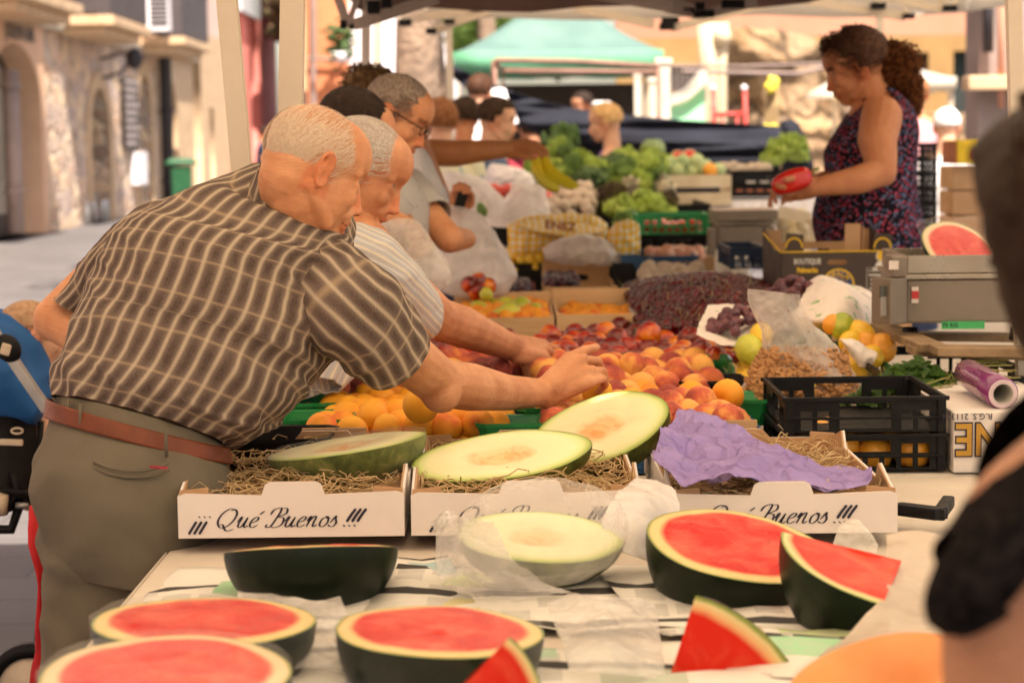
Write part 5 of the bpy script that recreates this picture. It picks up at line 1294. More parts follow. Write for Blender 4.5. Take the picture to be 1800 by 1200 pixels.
for k in range(45):
 u, v = random.random(), random.random(); p = V((bx(1128, 5.7) + (CX1 - bx(1128, 5.7)) * u, 5.58 + 1.17 * v, TZ + .115 + .08 * max(0, 1 - ((u - .5) * 2) ** 2) * max(0, 1 - ((v - .5) * 1.6) ** 2) + .05 * v)); q = V((random.gauss(0, .014), random.gauss(0, .014), .028))
 b.tube([p, p + q * .6, p + q], .0008, 4)
b.build('cherry_stems', M_STEM, o)
tag(o, 'remaining dark cherries filling the big cherry heap', 'cherries'); o['kind'] = 'stuff'
for (px, py, w, gl, n_, nm) in ((1395, 512, 60, 'dark grape in the bunch right of the cherries', 46, 'grapes beside the cherries'), (1305, 565, 70, 'dark grape lying in white paper behind the almond bag', 60, 'grapes in white paper')):
 d = 5.35 if px > 1350 else 4.95
 c = P(px, py, d)
 for k in range(n_):
  a = random.random() * 6.3; q = random.random() ** .5; GRA.put(c + V((math.cos(a) * q * .075 * (w / 60), math.sin(a) * q * .07, (1 - q * q) * .045 + random.uniform(-.008, .008) - .02)), gl, 'grape', nm)
M_PRINT = NT('printed_white_paper'); vec = M_PRINT.co('Object'); s1 = M_PRINT.ramp(M_PRINT.noise(vec, 22, 2), [(.62, 0.), (.66, 1.)])
M_PRINT.set(color=M_PRINT.mix(M_PRINT.math('MULTIPLY', s1, .75), (.80, .70, .62), (.14, .36, .06)), rough=.6); M_PRINT.bump(M_PRINT.noise(vec, 16, 5), .6, .012); M_PRINT = M_PRINT.m
def psheet(name, grid, label, cat, m, amp=.008, sc=16, seed=1, thick=.0012):
 o = sheet(name, grid, m, label, cat, thick=thick); crumple(o, amp, sc, seed); return o
psheet('wrapping_paper', [[(1245, 540, 5.2), (1290, 538, 5.25), (1325, 545, 5.2)], [(1232, 565, 5.0), (1290, 590, 4.95), (1340, 575, 4.9)], [(1225, 592, 4.85), (1285, 612, 4.8), (1345, 600, 4.8)]], 'white printed paper under the dark grapes', 'paper', M_PRINT)
psheet('paper_bag', [[(1425, 495, 5.5), (1445, 488, 5.5), (1480, 500, 5.5), (1525, 515, 5.4), (1545, 530, 5.3)], [(1410, 530, 5.1), (1450, 520, 5.0), (1490, 515, 5.0), (1525, 540, 5.05), (1540, 560, 5.1)], [(1395, 560, 4.95), (1440, 565, 4.8), (1480, 570, 4.8), (1510, 580, 4.85), (1530, 590, 4.9)], [(1400, 575, 5.0), (1440, 585, 4.9), (1480, 592, 4.9), (1510, 592, 4.9), (1525, 600, 5.0)]], 'white paper bag with green print beside the big grape bunch', 'paper bag', M_PRINT, .012, 12, 4)
b = MB(); b.tube([P(1515, 515, 5.2), P(1535, 525, 5.15), P(1543, 540, 5.15), P(1538, 555, 5.15)], .003, 5); b.tube([P(1518, 545, 5.1), P(1538, 562, 5.1), P(1545, 566, 5.1)], .003, 5)
tag(b.build('paper_loop', M_WHITEW, None, True), 'white looped handle of the printed paper bag', 'paper loop')
# citrus carton
cc = empty('citrus_carton', P(1410, 640, 4.6)); tag(cc, 'green cardboard carton full of lemons behind the almond bag', 'cardboard box')
M_GCARD = simple('green_printed_card', (.02, .16, .05), .5, (.015, .12, .04), 9)
xa, xb = P(1290, 640, 4.6).x, P(1566, 640, 4.6).x
plate('front_panel', [(0, 0), (xb - xa, 0), (xb - xa, .075), (.3, .075), (.27, .055), (.12, .055), (.09, .09), (0, .09)], [], .005, (V((xa, 4.62, TZ + .002)), V((1, 0, 0)), V((0, 0, 1))), M_GCARD, cc)
for x, nm in ((xa, 'side_panel'), (xb, 'side_panel')):
 plate(nm, [(0, 0), (.75, 0), (.75, .12), (.66, .12), (.64, .09), (.12, .09), (.1, .12), (0, .1)], [], .005, (V((x, 5.38, TZ + .002)), V((0, -1, 0)), V((0, 0, 1))), [M_GCARD], cc)
 plate('side_lining', [(0, 0), (.75, 0), (.75, .118), (.66, .118), (.64, .088), (.12, .088), (.1, .118), (0, .098)], [], .003, (V((x + .0062, 5.38, TZ + .002)), V((0, -1, 0)), V((0, 0, 1))), [M_KRAFT], cc)
plate('back_panel', rect(0, 0, xb - xa, .1), [], .005, (V((xa, 5.385, TZ + .002)), V((1, 0, 0)), V((0, 0, 1))), M_GCARD, cc)
def one(fr, px, py, w, label, cat):
 d = 4.76 - (py - 570) * .0012; fr.put(P(px, py, d), label, cat, sc=w * d / 7000 / fr.r)
one(ORA, 1550, 612, 52, 'largest orange at the right end of the green carton', 'orange'); one(LIM, 1480, 572, 44, 'greenish yellow lemon at the top of the carton', 'lemon'); one(ORA, 1463, 570, 40, 'orange half hidden behind the greenish lemon', 'orange')
one(LEM, 1513, 585, 44, 'yellow lemon right of the greenish one', 'lemon'); one(LEM, 1497, 602, 44, 'yellow lemon lying low between greenish lemon and big orange', 'lemon'); one(ORA, 1522, 605, 44, 'small orange left of the largest one', 'orange')
one(LIM, 1317, 614, 48, 'lime yellow lemon at the left end of the carton', 'lemon'); one(LEM, 1338, 588, 40, 'yellow lemon half hidden by the clear bag top', 'lemon'); one(LEM, 1502, 645, 44, 'bright lemon at the front right of the almond bag', 'lemon')
one(LEM, 1528, 628, 44, 'lemon wrapped beside the big orange', 'lemon')
pile(LEM, xa + .01, xb - .01, 4.66, 5.36, TZ + .055, .0, 'yellow lemon at the bottom of the green carton', 'lemon', 'lemons at the bottom of the carton', 1)
# crumpled white printed wrap on the citrus
b = MB(); loft(b, [(1478, 596, 1484, 606, 4.6, .02), (1492, 598, 1496, 622, 4.6, .04), (1518, 610, 1512, 640, 4.6, .045), (1540, 624, 1533, 638, 4.6, .02)], 24, 14, disp=lambda u, v, p: (1 - 2 * abs(nz(p, 40))) * .008)
tag(b.build('wrapped_fruit', M_PRINT, None, True), 'fruit twisted in white printed paper beside the big orange', 'fruit')
# --- almonds in a clear bag
bag = empty('almond_bag', P(1400, 700, 4.33)); tag(bag, 'clear plastic bag of brown almonds with a stiff upright top', 'bag')
b = MB()
bsec = [(1318, 508, 1405, 518, 4.36, .012), (1322, 535, 1412, 545, 4.36, .03), (1335, 565, 1425, 570, 4.36, .07), (1345, 600, 1455, 595, 4.36, .11), (1340, 630, 1480, 625, 4.36, .15), (1318, 665, 1500, 660, 4.36, .18), (1305, 690, 1508, 690, 4.35, .18), (1325, 712, 1500, 712, 4.33, .14)]
def crk(u, v, p): return (1 - 2 * abs(nz((p.x * 1.2, p.y, p.z * .6), 22, 2))) * .006 + (1 - 2 * abs(nz(p, 48, 5))) * .003
loft(b, bsec, 72, 48, disp=crk); o = b.build('plastic_film', M_BAGC, bag, False)
b = MB(); rd = seeded(5)
for k in range(950):
 py = rd.uniform(612, 706); t = (py - 600) / 110; w = 70 + 32 * min(1, t * 1.4); px = 1408 + (w) * rd.uniform(-1, 1) * .97
 dd = 4.34 + rd.choice((-1, -1, -1, 1)) * .085 * math.sqrt(max(0, 1 - ((px - 1408) / (w + 3)) ** 2)) * rd.uniform(.75, .95) * min(1, .35 + t)
 if py < 640 and rd.random() > (py - 600) / 45: continue
 b.ell(P(px, py, dd), (.0105, .0065, .0045), Matrix.Rotation(rd.random() * 6, 3, 'Y') @ Matrix.Rotation(rd.random() * 6, 3, 'X') @ Matrix.Rotation(rd.random() * 6, 3, 'Z'), 8, 6)
o = b.build('almonds', M_ALMOND, bag, True); o['kind'] = 'stuff'
# --- black plastic crates (front right)
def plastic_crate(label, x0, x1, y0, y1, z0, h, m, rows=3, handle=True, cat='plastic crate', cut=0, name='plastic_crate'):
 r = empty(name, ((x0 + x1) / 2, (y0 + y1) / 2, z0)); tag(r, label, cat); w, dp = x1 - x0, y1 - y0
 def holes(L):
  H = []; nc = max(3, int(L / .035)); cw = L * .86 / nc
  for j in range(rows):
   za = h * (.10 + j * .8 / rows); zb_ = za + h * .8 / rows * .68
   for i in range(nc):
    xa_ = L * .07 + i * cw + cw * .15; xb_ = xa_ + cw * .7
    if handle and j == rows - 1 and abs((xa_ + xb_) / 2 - L / 2) < .055: continue
    H.append(rect(xa_, za, xb_, zb_))
  if handle: H.append(rect(L / 2 - .05, h * (.10 + (rows - 1) * .8 / rows) + .003, L / 2 + .05, h * .86))
  return H
 t = .004
 for nm, O, X, L in (('front_panel', V((x0, y0, z0)), V((1, 0, 0)), w), ('back_panel', V((x1, y1, z0)), V((-1, 0, 0)), w), ('side_panel', V((x0, y1 - t, z0)), V((0, -1, 0)), dp - 2 * t), ('side_panel', V((x1, y0 + t, z0)), V((0, 1, 0)), dp - 2 * t)):
  plate(nm, rect(0, .002, L, h), holes(L), t, (O, X, V((0, 0, 1))), m, r)
 b = MB(); e = .008
 for c, s in (((w / 2, -.003, h), (w + .02, e, e)), ((w / 2, dp + .003, h), (w + .02, e, e)), ((-.003, dp / 2, h), (e, dp - .004, e)), ((w + .003, dp / 2, h), (e, dp - .004, e)), ((w / 2, -.004, h * .45), (w, .005, .005))): b.box(V((x0, y0, z0)) + V(c), s)
 b.build('rim', m, r, bevel=.001)
 for x in (x0 + .004, x1 - .004):
  for y in (y0 + .004, y1 - .004): b = MB(); b.box((x, y, z0 + h / 2), (.017, .017, h)); b.build('corner_post', m, r, bevel=.002)
 b = MB(); b.box(((x0 + x1) / 2, (y0 + y1) / 2, z0 + .003), (w - .012, dp - .012, .004)); b.build('bottom', m, r); return r
ca, cb = P(1390, 800, 3.79).x, P(1668, 800, 3.79).x
plastic_crate('lower black plastic crate right of the white boxes', ca, cb, 3.84, 4.17, TZ + .003, .070, M_BLACKPL, 2)
plastic_crate('upper black plastic crate with a wide handle slot beside the almonds', ca, cb, 3.84, 4.17, TZ + .078, .068, M_BLACKPL, 1, True)
pile(ORA, ca + .01, cb - .01, 3.86, 4.14, TZ + .04, 0, 'orange fruit seen through the slots of the lower black crate', 'orange', 'fruit inside the lower black crate', 1)
# --- VINE carton, film roll, parsley
vb = empty('wine_carton', P(1740, 780, 3.7)); tag(vb, 'upturned white carton with gold letters at the right edge', 'cardboard box')
vx0, vx1 = P(1676, 780, 3.82).x, P(1900, 780, 3.82).x; vzt = P(1700, 725, 3.82).z
b = MB(); b.box(((vx0 + vx1) / 2, 4.06, (vzt + TZ) / 2 + .001), (vx1 - vx0, .48, vzt - TZ)); b.build('carton', M_CARDW, vb, bevel=.003)
M_GOLD = simple('gold_ink', (.52, .30, .04), .5, (.36, .18, .02), 8)
yv = 3.818
text_mesh('VINE', .088, M_INK, V((P(1748, 768, 3.82).x, yv, P(1748, 768, 3.82).z)), V((-1, 0, 0)), V((0, 0, -1)), vb, 'lettering', bold=.0042, align='CENTER', sx=.82)
text_mesh('VINE', .088, M_GOLD, V((P(1748, 768, 3.82).x, yv - .0022, P(1748, 768, 3.82).z)), V((-1, 0, 0)), V((0, 0, -1)), vb, 'gold_lettering', bold=.0012, align='CENTER', sx=.82)
text_mesh('R.G.S. 211324', .017, M_INK, V((P(1700, 731, 3.82).x, yv, P(1700, 731, 3.82).z)), V((-1, 0, 0)), V((0, 0, -1)), vb, 'small_lettering')
rl = empty('film_roll', P(1740, 690, 3.75)); tag(rl, 'shiny purple roll of plastic film lying on the white carton', 'film roll')
M_PURP = simple('purple_film', (.22, .03, .16), .22, (.17, .02, .12), 14, .4, 60, coat=.6)
A, B = P(1763, 692, 3.86), P(1700, 655, 4.14)
b = MB(); ax = (B - A).normalized()
b.tube([A, A + ax * .004, A.lerp(B, .3), A.lerp(B, .7), B - ax * .01, B], [.0275, .0315, .0315, .0305, .030, .026], 32, False); b.build('film', M_PURP, rl, True)
b = MB(); b.tube([A - ax * .001, B], [.0205, .0205], 28, False); o = b.build('core', simple('grey_core', (.45, .42, .36), .8), rl, True); solidify(o, .003)
b = MB(); pts = []; n_ = 32
x_ = ax.cross(V((0, 0, 1))).normalized(); y_ = ax.cross(x_)
for rr in (.0205, .0285):
 for k in range(n_): pts.append(A - ax * .0012 + (x_ * math.cos(k * 2 * math.pi / n_) + y_ * math.sin(k * 2 * math.pi / n_)) * rr)
b.add(pts, [(k, (k + 1) % n_, n_ + (k + 1) % n_, n_ + k) for k in range(n_)]); b.build('end_ring', simple('pale_roll_end', (.62, .48, .50), .5), rl)
def parsley(label, cpx, cpy, d, rx, ry, rz, n_, s=.013):
 r = empty('parsley', P(cpx, cpy, d)); tag(r, label, 'parsley'); c = P(cpx, cpy, d); b = MB(); rd = seeded(int(cpx))
 for k in range(n_):
  a = rd.random() * 6.3; q = rd.random() ** .6; p = c + V((math.cos(a) * q * rx, math.sin(a) * q * ry, (1 - q * q) * rz * rd.uniform(.3, 1)))
  up = V((rd.gauss(0, .6), rd.gauss(0, .6) - .3, 1)).normalized(); x = up.orthogonal().normalized(); x = Matrix.Rotation(rd.random() * 6.3, 3, up) @ x; y = up.cross(x); ss = s * rd.uniform(.6, 1.3)
  for lob in (-.9, 0, .9):
   dirv = (x * math.cos(lob) + y * math.sin(lob)); sd = up.cross(dirv)
   b.add([p, p + dirv * ss * .5 + sd * ss * .35, p + dirv * ss * .85 + sd * ss * .42, p + dirv * ss * .8 + sd * ss * .1, p + dirv * ss * 1.15, p + dirv * ss * .8 - sd * ss * .1, p + dirv * ss * .85 - sd * ss * .42, p + dirv * ss * .5 - sd * ss * .35], [(0, 1, 2, 3), (0, 3, 4, 5), (0, 5, 6, 7)])
 b.build('leaves', M_PARS, r); b = MB()
 for k in range(40):
  p = c + V((rd.uniform(-1, 1) * rx * .8, rd.uniform(-1, 1) * ry * .8, .0)); b.tube([p, p + V((rd.gauss(0, .02), rd.gauss(0, .02), rz * .6))], .001, 4)
 for k in range(22):
  p = c + V((rx, rd.uniform(-1, 1) * ry * .5, rd.uniform(0, rz))); b.tube([p, p + V((.1, rd.gauss(0, .03), rd.gauss(0, .02)))], .0013, 4)
 b.build('stems', M_STEM, r)
parsley('leafy green parsley bunch between the lemons and the purple roll', 1610, 682, 4.30, .095, .10, .065, 620)
parsley('parsley sprigs seen through the slot of the top black crate', 1530, 708, 4.20, .06, .04, .03, 160)
b = MB(); b.box((P(1690, 720, 4.2).x, 4.50, TZ + .04), (.36, .34, .08)); tag(b.build('white_carton', M_CARDW, bevel=.004), 'plain white carton under the parsley and purple roll', 'cardboard box')
# --- scale on pallets
b = MB()
pal = empty('wooden_pallet', P(1650, 610, 4.6)); tag(pal, 'old wooden pallet boards under the weighing scale', 'pallet')
for k, (x0_, y0_, x1_, y1_, d0, d1, w) in enumerate([(1545, 572, 1640, 612, 5.0, 4.35, .06), (1600, 598, 1800, 605, 4.42, 4.42, .10), (1640, 615, 1840, 618, 4.30, 4.30, .09), (1620, 575, 1850, 578, 4.9, 4.9, .08)]):
 b = MB(); b.bar(P(x0_, y0_, d0) - V((0, 0, .022 * (k % 2))), P(x1_, y1_, d1) - V((0, 0, .022 * (k % 2))), w, .018); b.build('board', M_PALLET, pal, bevel=.002)
xs0, xs1 = P(1570, 640, 4.3).x, P(1830, 640, 4.3).x
plastic_crate('black plastic crate under the pallet boards and scale', xs0, xs1, 4.3, 4.95, TZ + .002, .125, M_BLACKPL, 2)
sc_o = empty('weighing_scale', P(1650, 540, 4.7)); tag(sc_o, 'grey metal weighing scale with steel pan and stickers', 'scale')
sx0, sx1 = P(1592, 520, 4.62).x, P(1840, 520, 4.62).x; zb1, zt1 = P(1650, 568, 4.62).z, P(1650, 492, 4.62).z
b = MB(); b.box(((sx0 + sx1) / 2, 4.78, (zb1 + zt1) / 2), (sx1 - sx0, .32, zt1 - zb1)); b.build('scale_body', M_METAL, sc_o, bevel=.006)
zt2 = P(1650, 484, 4.60).z; b = MB(); b.box(((sx0 + sx1) / 2, 4.78, (zt1 + zt2) / 2 + .002), (sx1 - sx0 + .012, .335, zt2 - zt1)); b.build('weighing_plate', M_METALL, sc_o, bevel=.002)
zt3 = P(1650, 453, 4.60).z; b = MB(); zc3 = (zt2 + zt3) / 2 + .004; w3 = sx1 - sx0 - .01
for c, s in (((0, -.155, 0), (w3, .005, zt3 - zt2)), ((0, .155, 0), (w3, .005, zt3 - zt2)), ((-w3 / 2, 0, 0), (.005, .304, zt3 - zt2)), ((w3 / 2, 0, 0), (.005, .304, zt3 - zt2)), ((0, 0, -.012), (w3 - .01, .3, .004))): b.box(V(((sx0 + sx1) / 2, 4.78, zc3)) + V(c), s)
b.build('pan', M_METALL, sc_o, bevel=.001)
b = MB(); q0, q1 = P(1547, 525, 4.72), P(1580, 525, 4.5)
b.box(P(1563, 528, 4.6), (.05, .07, P(1563, 487, 4.6).z - P(1563, 568, 4.6).z), Matrix.Rotation(.5, 3, 'Z')); dsp = b.build('display_unit', M_METAL, sc_o, bevel=.004)
b = MB(); b.box(P(1556, 512, 4.57), (.03, .004, .028), Matrix.Rotation(.5, 3, 'Z')); b.build('screen', simple('lcd_screen', (.10, .10, .08), .15), dsp)
b = MB(); b.box(P(1556, 538, 4.57), (.026, .004, .045), Matrix.Rotation(.5, 3, 'Z')); b.build('keypad', simple('keypad_grey', (.36, .33, .30), .6), dsp)
b = MB(); b.box(P(1575, 466, 4.62), (.035, .10, .045)); b.build('side_box', M_METAL, sc_o, bevel=.003)
b = MB(); b.box(P(1571, 466, 4.56), (.022, .003, .02)); b.build('sticker', M_CARDW, sc_o)
b = MB(); b.box(V((P(1608, 518, 4.62).x, 4.617, P(1608, 518, 4.62).z)), (.016, .002, .038)); st1 = b.build('sticker', M_CARDW, sc_o)
b = MB(); b.box(V((P(1608, 518, 4.62).x, 4.6155, P(1608, 518, 4.62).z)), (.016, .001, .018)); b.build('red_band', simple('red_label', (.55, .04, .04), .5), st1)
b = MB(); b.box(V((P(1695, 573, 4.6).x, 4.612, P(1695, 572, 4.6).z)), (.10, .002, .018)); gs = b.build('green_label', simple('green_label', (.08, .50, .16), .5), sc_o)
text_mesh('75 KG', .014, M_INK, V((P(1672, 572, 4.6).x, 4.611, P(1672, 572, 4.6).z)), V((1, 0, 0)), V((0, 0, 1)), gs, 'lettering')
for px in (1600, 1790):
 b = MB(); p = P(px, 575, 4.7); b.tube([p, p - V((0, 0, .03))], [.018, .022], 12); b.build('foot', M_BLACKPL, sc_o, True)
half('watermelon_half', 'film wrapped watermelon half lying on the scale pan', W, P(1690, 440, 4.78), .110, .09, .045, 48, 20, 8, M_WFLESH2, M_WRIND, film=True)
ms_ = MB(); loft(ms_, [(1612, 395, 1625, 430, 4.72, .03), (1640, 385, 1640, 450, 4.72, .08), (1700, 383, 1680, 462, 4.72, .10), (1760, 385, 1760, 462, 4.72, .08)], 40, 24, disp=lambda u, v, p: (1 - 2 * abs(nz(p, 22))) * .008)
tag(ms_.build('plastic_wrap', M_FILM, None, True), 'loose clear wrap around the watermelon half on the scale', 'plastic wrap')
# --- palm box
pbx = empty('banana_box', P(1455, 560, 6.3)); tag(pbx, 'open dark printed banana box standing behind the cherries', 'cardboard box')
M_DBOX = simple('dark_brown_print', (.065, .045, .035), .6, (.05, .035, .028), 4)
M_YINK = simple('yellow_ink', (.80, .50, .03), .55); M_WINK = simple('white_ink', (.74, .70, .64), .6); M_BINK = simple('blue_ink', (.06, .08, .20), .6)
D0 = 6.2; bx0, bx1 = P(1372, 500, D0).x, P(1570, 500, D0).x; bzt = P(1470, 442, D0).z; bzb = TZ + .12; bw = bx1 - bx0; bh = bzt - bzb
XZ = (V((1, 0, 0)), V((0, 0, 1)))
def bl(px, py): q = P(px, py, D0); return q.x - bx0, q.z - bzb
hx0, hy0 = bl(1453, 466); hx1, hy1 = bl(1491, 456)
sl = [(hx0 + .01, hy0), (hx1 - .01, hy0), (hx1, (hy0 + hy1) / 2), (hx1 - .01, hy1), (hx0 + .01, hy1), (hx0, (hy0 + hy1) / 2)]
fp = plate('front_panel', rect(0, 0, bw, bh), [sl], .006, (V((bx0, D0, bzb)), *XZ), M_DBOX, pbx)
plate('front_lining', rect(0, 0, bw - .002, bh - .001), [sl], .003, (V((bx0 + .001, D0 + .0066, bzb)), *XZ), M_KRAFT, pbx)
YD = D0 + .42; bk = [(0, 0), (bw, 0), (bw, bh + .05), (bw - .05, bh + .05), (bw - .05, bh + .01), (.06, bh + .01), (.06, bh + .05), (0, bh + .05)]
plate('back_panel', bk, [[(x, y + .0) for x, y in [(bw * .28, bh * .8), (bw * .62, bh * .8), (bw * .62, bh * .92), (bw * .28, bh * .92)]]], .006, (V((bx0, YD, bzb)), *XZ), M_KRAFT, pbx)
for x, nm in ((bx0 - .003, 'side_panel'), (bx1 + .003, 'side_panel')):
 plate(nm, [(0, 0), (.42, 0), (.42, bh), (.30, bh), (.26, bh + .0), (.0, bh + .06)], [], .006, (V((x, YD, bzb)), V((0, -1, 0)), V((0, 0, 1))), M_DBOX, pbx)
b = MB(); b.box(((bx0 + bx1) / 2, D0 + .21, bzb + .004), (bw - .01, .40, .005)); b.build('bottom', M_KRAFT, pbx)
b = MB(); q = P(1497, 412, D0 + .1); b.box((q.x + .01, D0 + .14, bzt + .035), (.05, .004, .09)); b.box((q.x + .045, D0 + .2, bzt + .03), (.004, .12, .08)); b.build('inner_flap', M_KRAFT, pbx)
for px in (1395, 1550):
 q = P(px, 440, D0 + .03); fl = plate('corner_flap', [(-.03, -.03), (.03, -.03), (.03, .05), (-.024, .055)], [], .004, (V((q.x, D0 + .02, q.z)), *XZ), M_DBOX, pbx)
 b = MB()
 b.tube([V((q.x + .026 * math.cos(a), D0 + .0185, q.z + .008 + .03 * math.sin(a))) for a in [math.pi * k / 12 for k in range(13)]], .003, 4); b.build('emblem_arc', M_YINK, fl)
b = MB(); b.tube([V((bx0, D0 - .002, bzt)), V((bx0 - .028, D0 + .2, bzt + .05))], .003, 5); b.tube([V((bx0, D0 - .002, bzt)), V((bx1, D0 - .002, bzt))], .0025, 5); b.build('edge_trim', M_YINK, pbx)
def onb(px, py, dy=.001): q = P(px, py, D0); return V((q.x, D0 - dy, q.z))
text_mesh('BOUTIQUE', .0235, M_WINK, onb(1419, 460), V((1, 0, 0)), V((0, 0, 1)), fp, 'white_lettering', bold=.0006, sx=.72)
text_mesh('Palmerita', .0215, M_YINK, onb(1419, 475), V((1, 0, 0)), V((0, 0, 1)), fp, 'yellow_lettering', bold=.0012, sx=.80)
def ring(mb, c, r0, r1, a0=0, a1=2 * math.pi, n_=40, dy=0):
 pts = [];
 for k in range(n_ + 1):
  a = a0 + (a1 - a0) * k / n_
  for r in (r0, r1): pts.append(c + V((math.cos(a) * r, -dy, math.sin(a) * r)))
 mb.add(pts, [(2 * k, 2 * k + 1, 2 * k + 3, 2 * k + 2) for k in range(n_)])
c = onb(1474, 500, .0012); b = MB(); ring(b, c, .044, .050); ring(b, c, .020, .022); em = b.build('emblem_ring', M_YINK, fp)
b = MB(); ring(b, c, .0222, .0438, dy=-.0004); ring(b, c, .0, .0198, dy=-.0004); b.build('emblem_disc', M_BINK, em)
for k, ch in enumerate('OPALM'):
 a = R_(138 - k * 24); text_mesh(ch, .022, M_YINK, c + V((math.cos(a) * .033, 0, math.sin(a) * .033)), V((math.sin(a), 0, -math.cos(a))), V((math.cos(a), 0, math.sin(a))), em, 'emblem_letter', bold=.0004)
b = MB(); ring(b, onb(1549, 450), .0, .0135); lg = b.build('sun_logo', M_YINK, fp)
b = MB(); ring(b, onb(1549, 450, .0006), .0137, .0165); b.box(onb(1548, 472), (.05, .001, .009)); ring(b, onb(1548, 468, .0006), 0, .017, 0, math.pi); b.build('logo_ground', M_WINK, lg)
b = MB(); q = onb(1541, 500)
for c_, s in (((0, 0, .052), (.062, .001, .0012)), ((0, 0, -.052), (.062, .001, .0012)), ((-.031, 0, 0), (.0012, .001, .105)), ((.031, 0, 0), (.0012, .001, .105))): b.box(q + V(c_), s)
for k in range(6): b.box(q + V((-.004 + .003 * (k % 2), 0, .03 - k * .014)), (.044 - .006 * (k % 3), .001, .005))
lf = b.build('label_frame', M_WINK, fp); text_mesh('CATEGORIA EXTRA', .0062, M_WINK, q + V((0, 0, .043)), V((1, 0, 0)), V((0, 0, 1)), lf, 'lettering', bold=.0002)
b = MB(); b.box(((bx0 + bx1) / 2, D0 + .2, TZ + .06), (bw + .1, .5, .117)); tag(b.build('support_carton', M_KRAFT, bevel=.004), 'brown carton under the open banana box', 'cardboard box')
# ================================================================ PEOPLE
def skinmat(nm, c, c2, spots=.3, rough=.5):
 n = NT(nm); vec = n.co('Object'); at = n.new('ShaderNodeAttribute', attribute_name='Col')
 f = n.noise(vec, 16, 5, .6); base = n.ramp(f, [(.35, c2), (.62, c)])
 sp = n.ramp(n.noise(vec, 62, 4, .6), [(.66, 0.), (.72, spots)])
 base = n.mix(sp, base, tuple(x * .45 for x in c2))
 base = n.mix(1, base, at.outputs['Color'], 'MULTIPLY')
 n.set(color=base, rough=rough, sss=.18, ssr=(1, .35, .18), sscale=.012, spec=.3)
 h = n.math('ADD', n.noise(vec, 90, 6, .7), n.math('MULTIPLY', n.noise(n.co('Object', (1, 1, 3)), 22, 5, .65, 1.2), 2.0)); n.bump(h, .32, .005)
 return n.m
M_SKIN1 = skinmat('skin_elderly', (.66, .315, .155), (.54, .225, .10), .45)
M_SKIN2 = skinmat('skin_elderly_ruddy', (.64, .30, .155), (.50, .205, .095), .3)
M_SKINT = skinmat('skin_tanned', (.58, .25, .10), (.48, .20, .075), .1)
M_SKINV = skinmat('skin_vendor', (.56, .24, .11), (.48, .19, .085), .1)
M_SKINP = skinmat('skin_pale', (.70, .42, .28), (.62, .34, .22), .1)
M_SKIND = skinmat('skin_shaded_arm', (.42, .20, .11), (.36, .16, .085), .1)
M_EYE = simple('eyeball', (.34, .24, .19), .25); M_IRIS = simple('iris_dark', (.03, .02, .012), .1)
def hairmat(nm, c, c2, sc=200):
 n = NT(nm); vec = n.co('Object'); n.set(color=n.ramp(n.noise(vec, sc, 3), [(.35, c2), (.65, c)]), rough=.6, spec=.1); return n.m
H_WHITE = hairmat('hair_white_blond', (.82, .66, .50), (.72, .54, .38)); H_WHITE2 = hairmat('hair_silver', (.82, .74, .66), (.56, .46, .38))
H_DARK = hairmat('hair_near_black', (.045, .028, .02), (.02, .012, .01)); H_GREY = hairmat('hair_grey_brown', (.30, .23, .18), (.14, .10, .075), 120)
H_CURL = hairmat('hair_dark_blond_curls', (.26, .15, .06), (.08, .045, .02), 60); H_BROWN = hairmat('hair_brown', (.10, .045, .025), (.04, .02, .012), 60)
H_AUB = hairmat('hair_auburn', (.30, .13, .055), (.20, .08, .03), 40); H_CURLR = hairmat('hair_auburn_curls', (.20, .07, .02), (.06, .02, .008), 60)
H_BLONDE = hairmat('hair_blonde', (.74, .50, .24), (.60, .36, .16), 40); H_BLACKW = hairmat('hair_soft_brown', (.06, .035, .022), (.03, .018, .012), 60)
def basis(fwd, up):
 f = V(fwd).normalized(); u = V(up); l = u.cross(f).normalized(); u = f.cross(l)
 return Matrix((f, l, u)).transposed()      # local x = forward, y = left, z = up
HS = .91
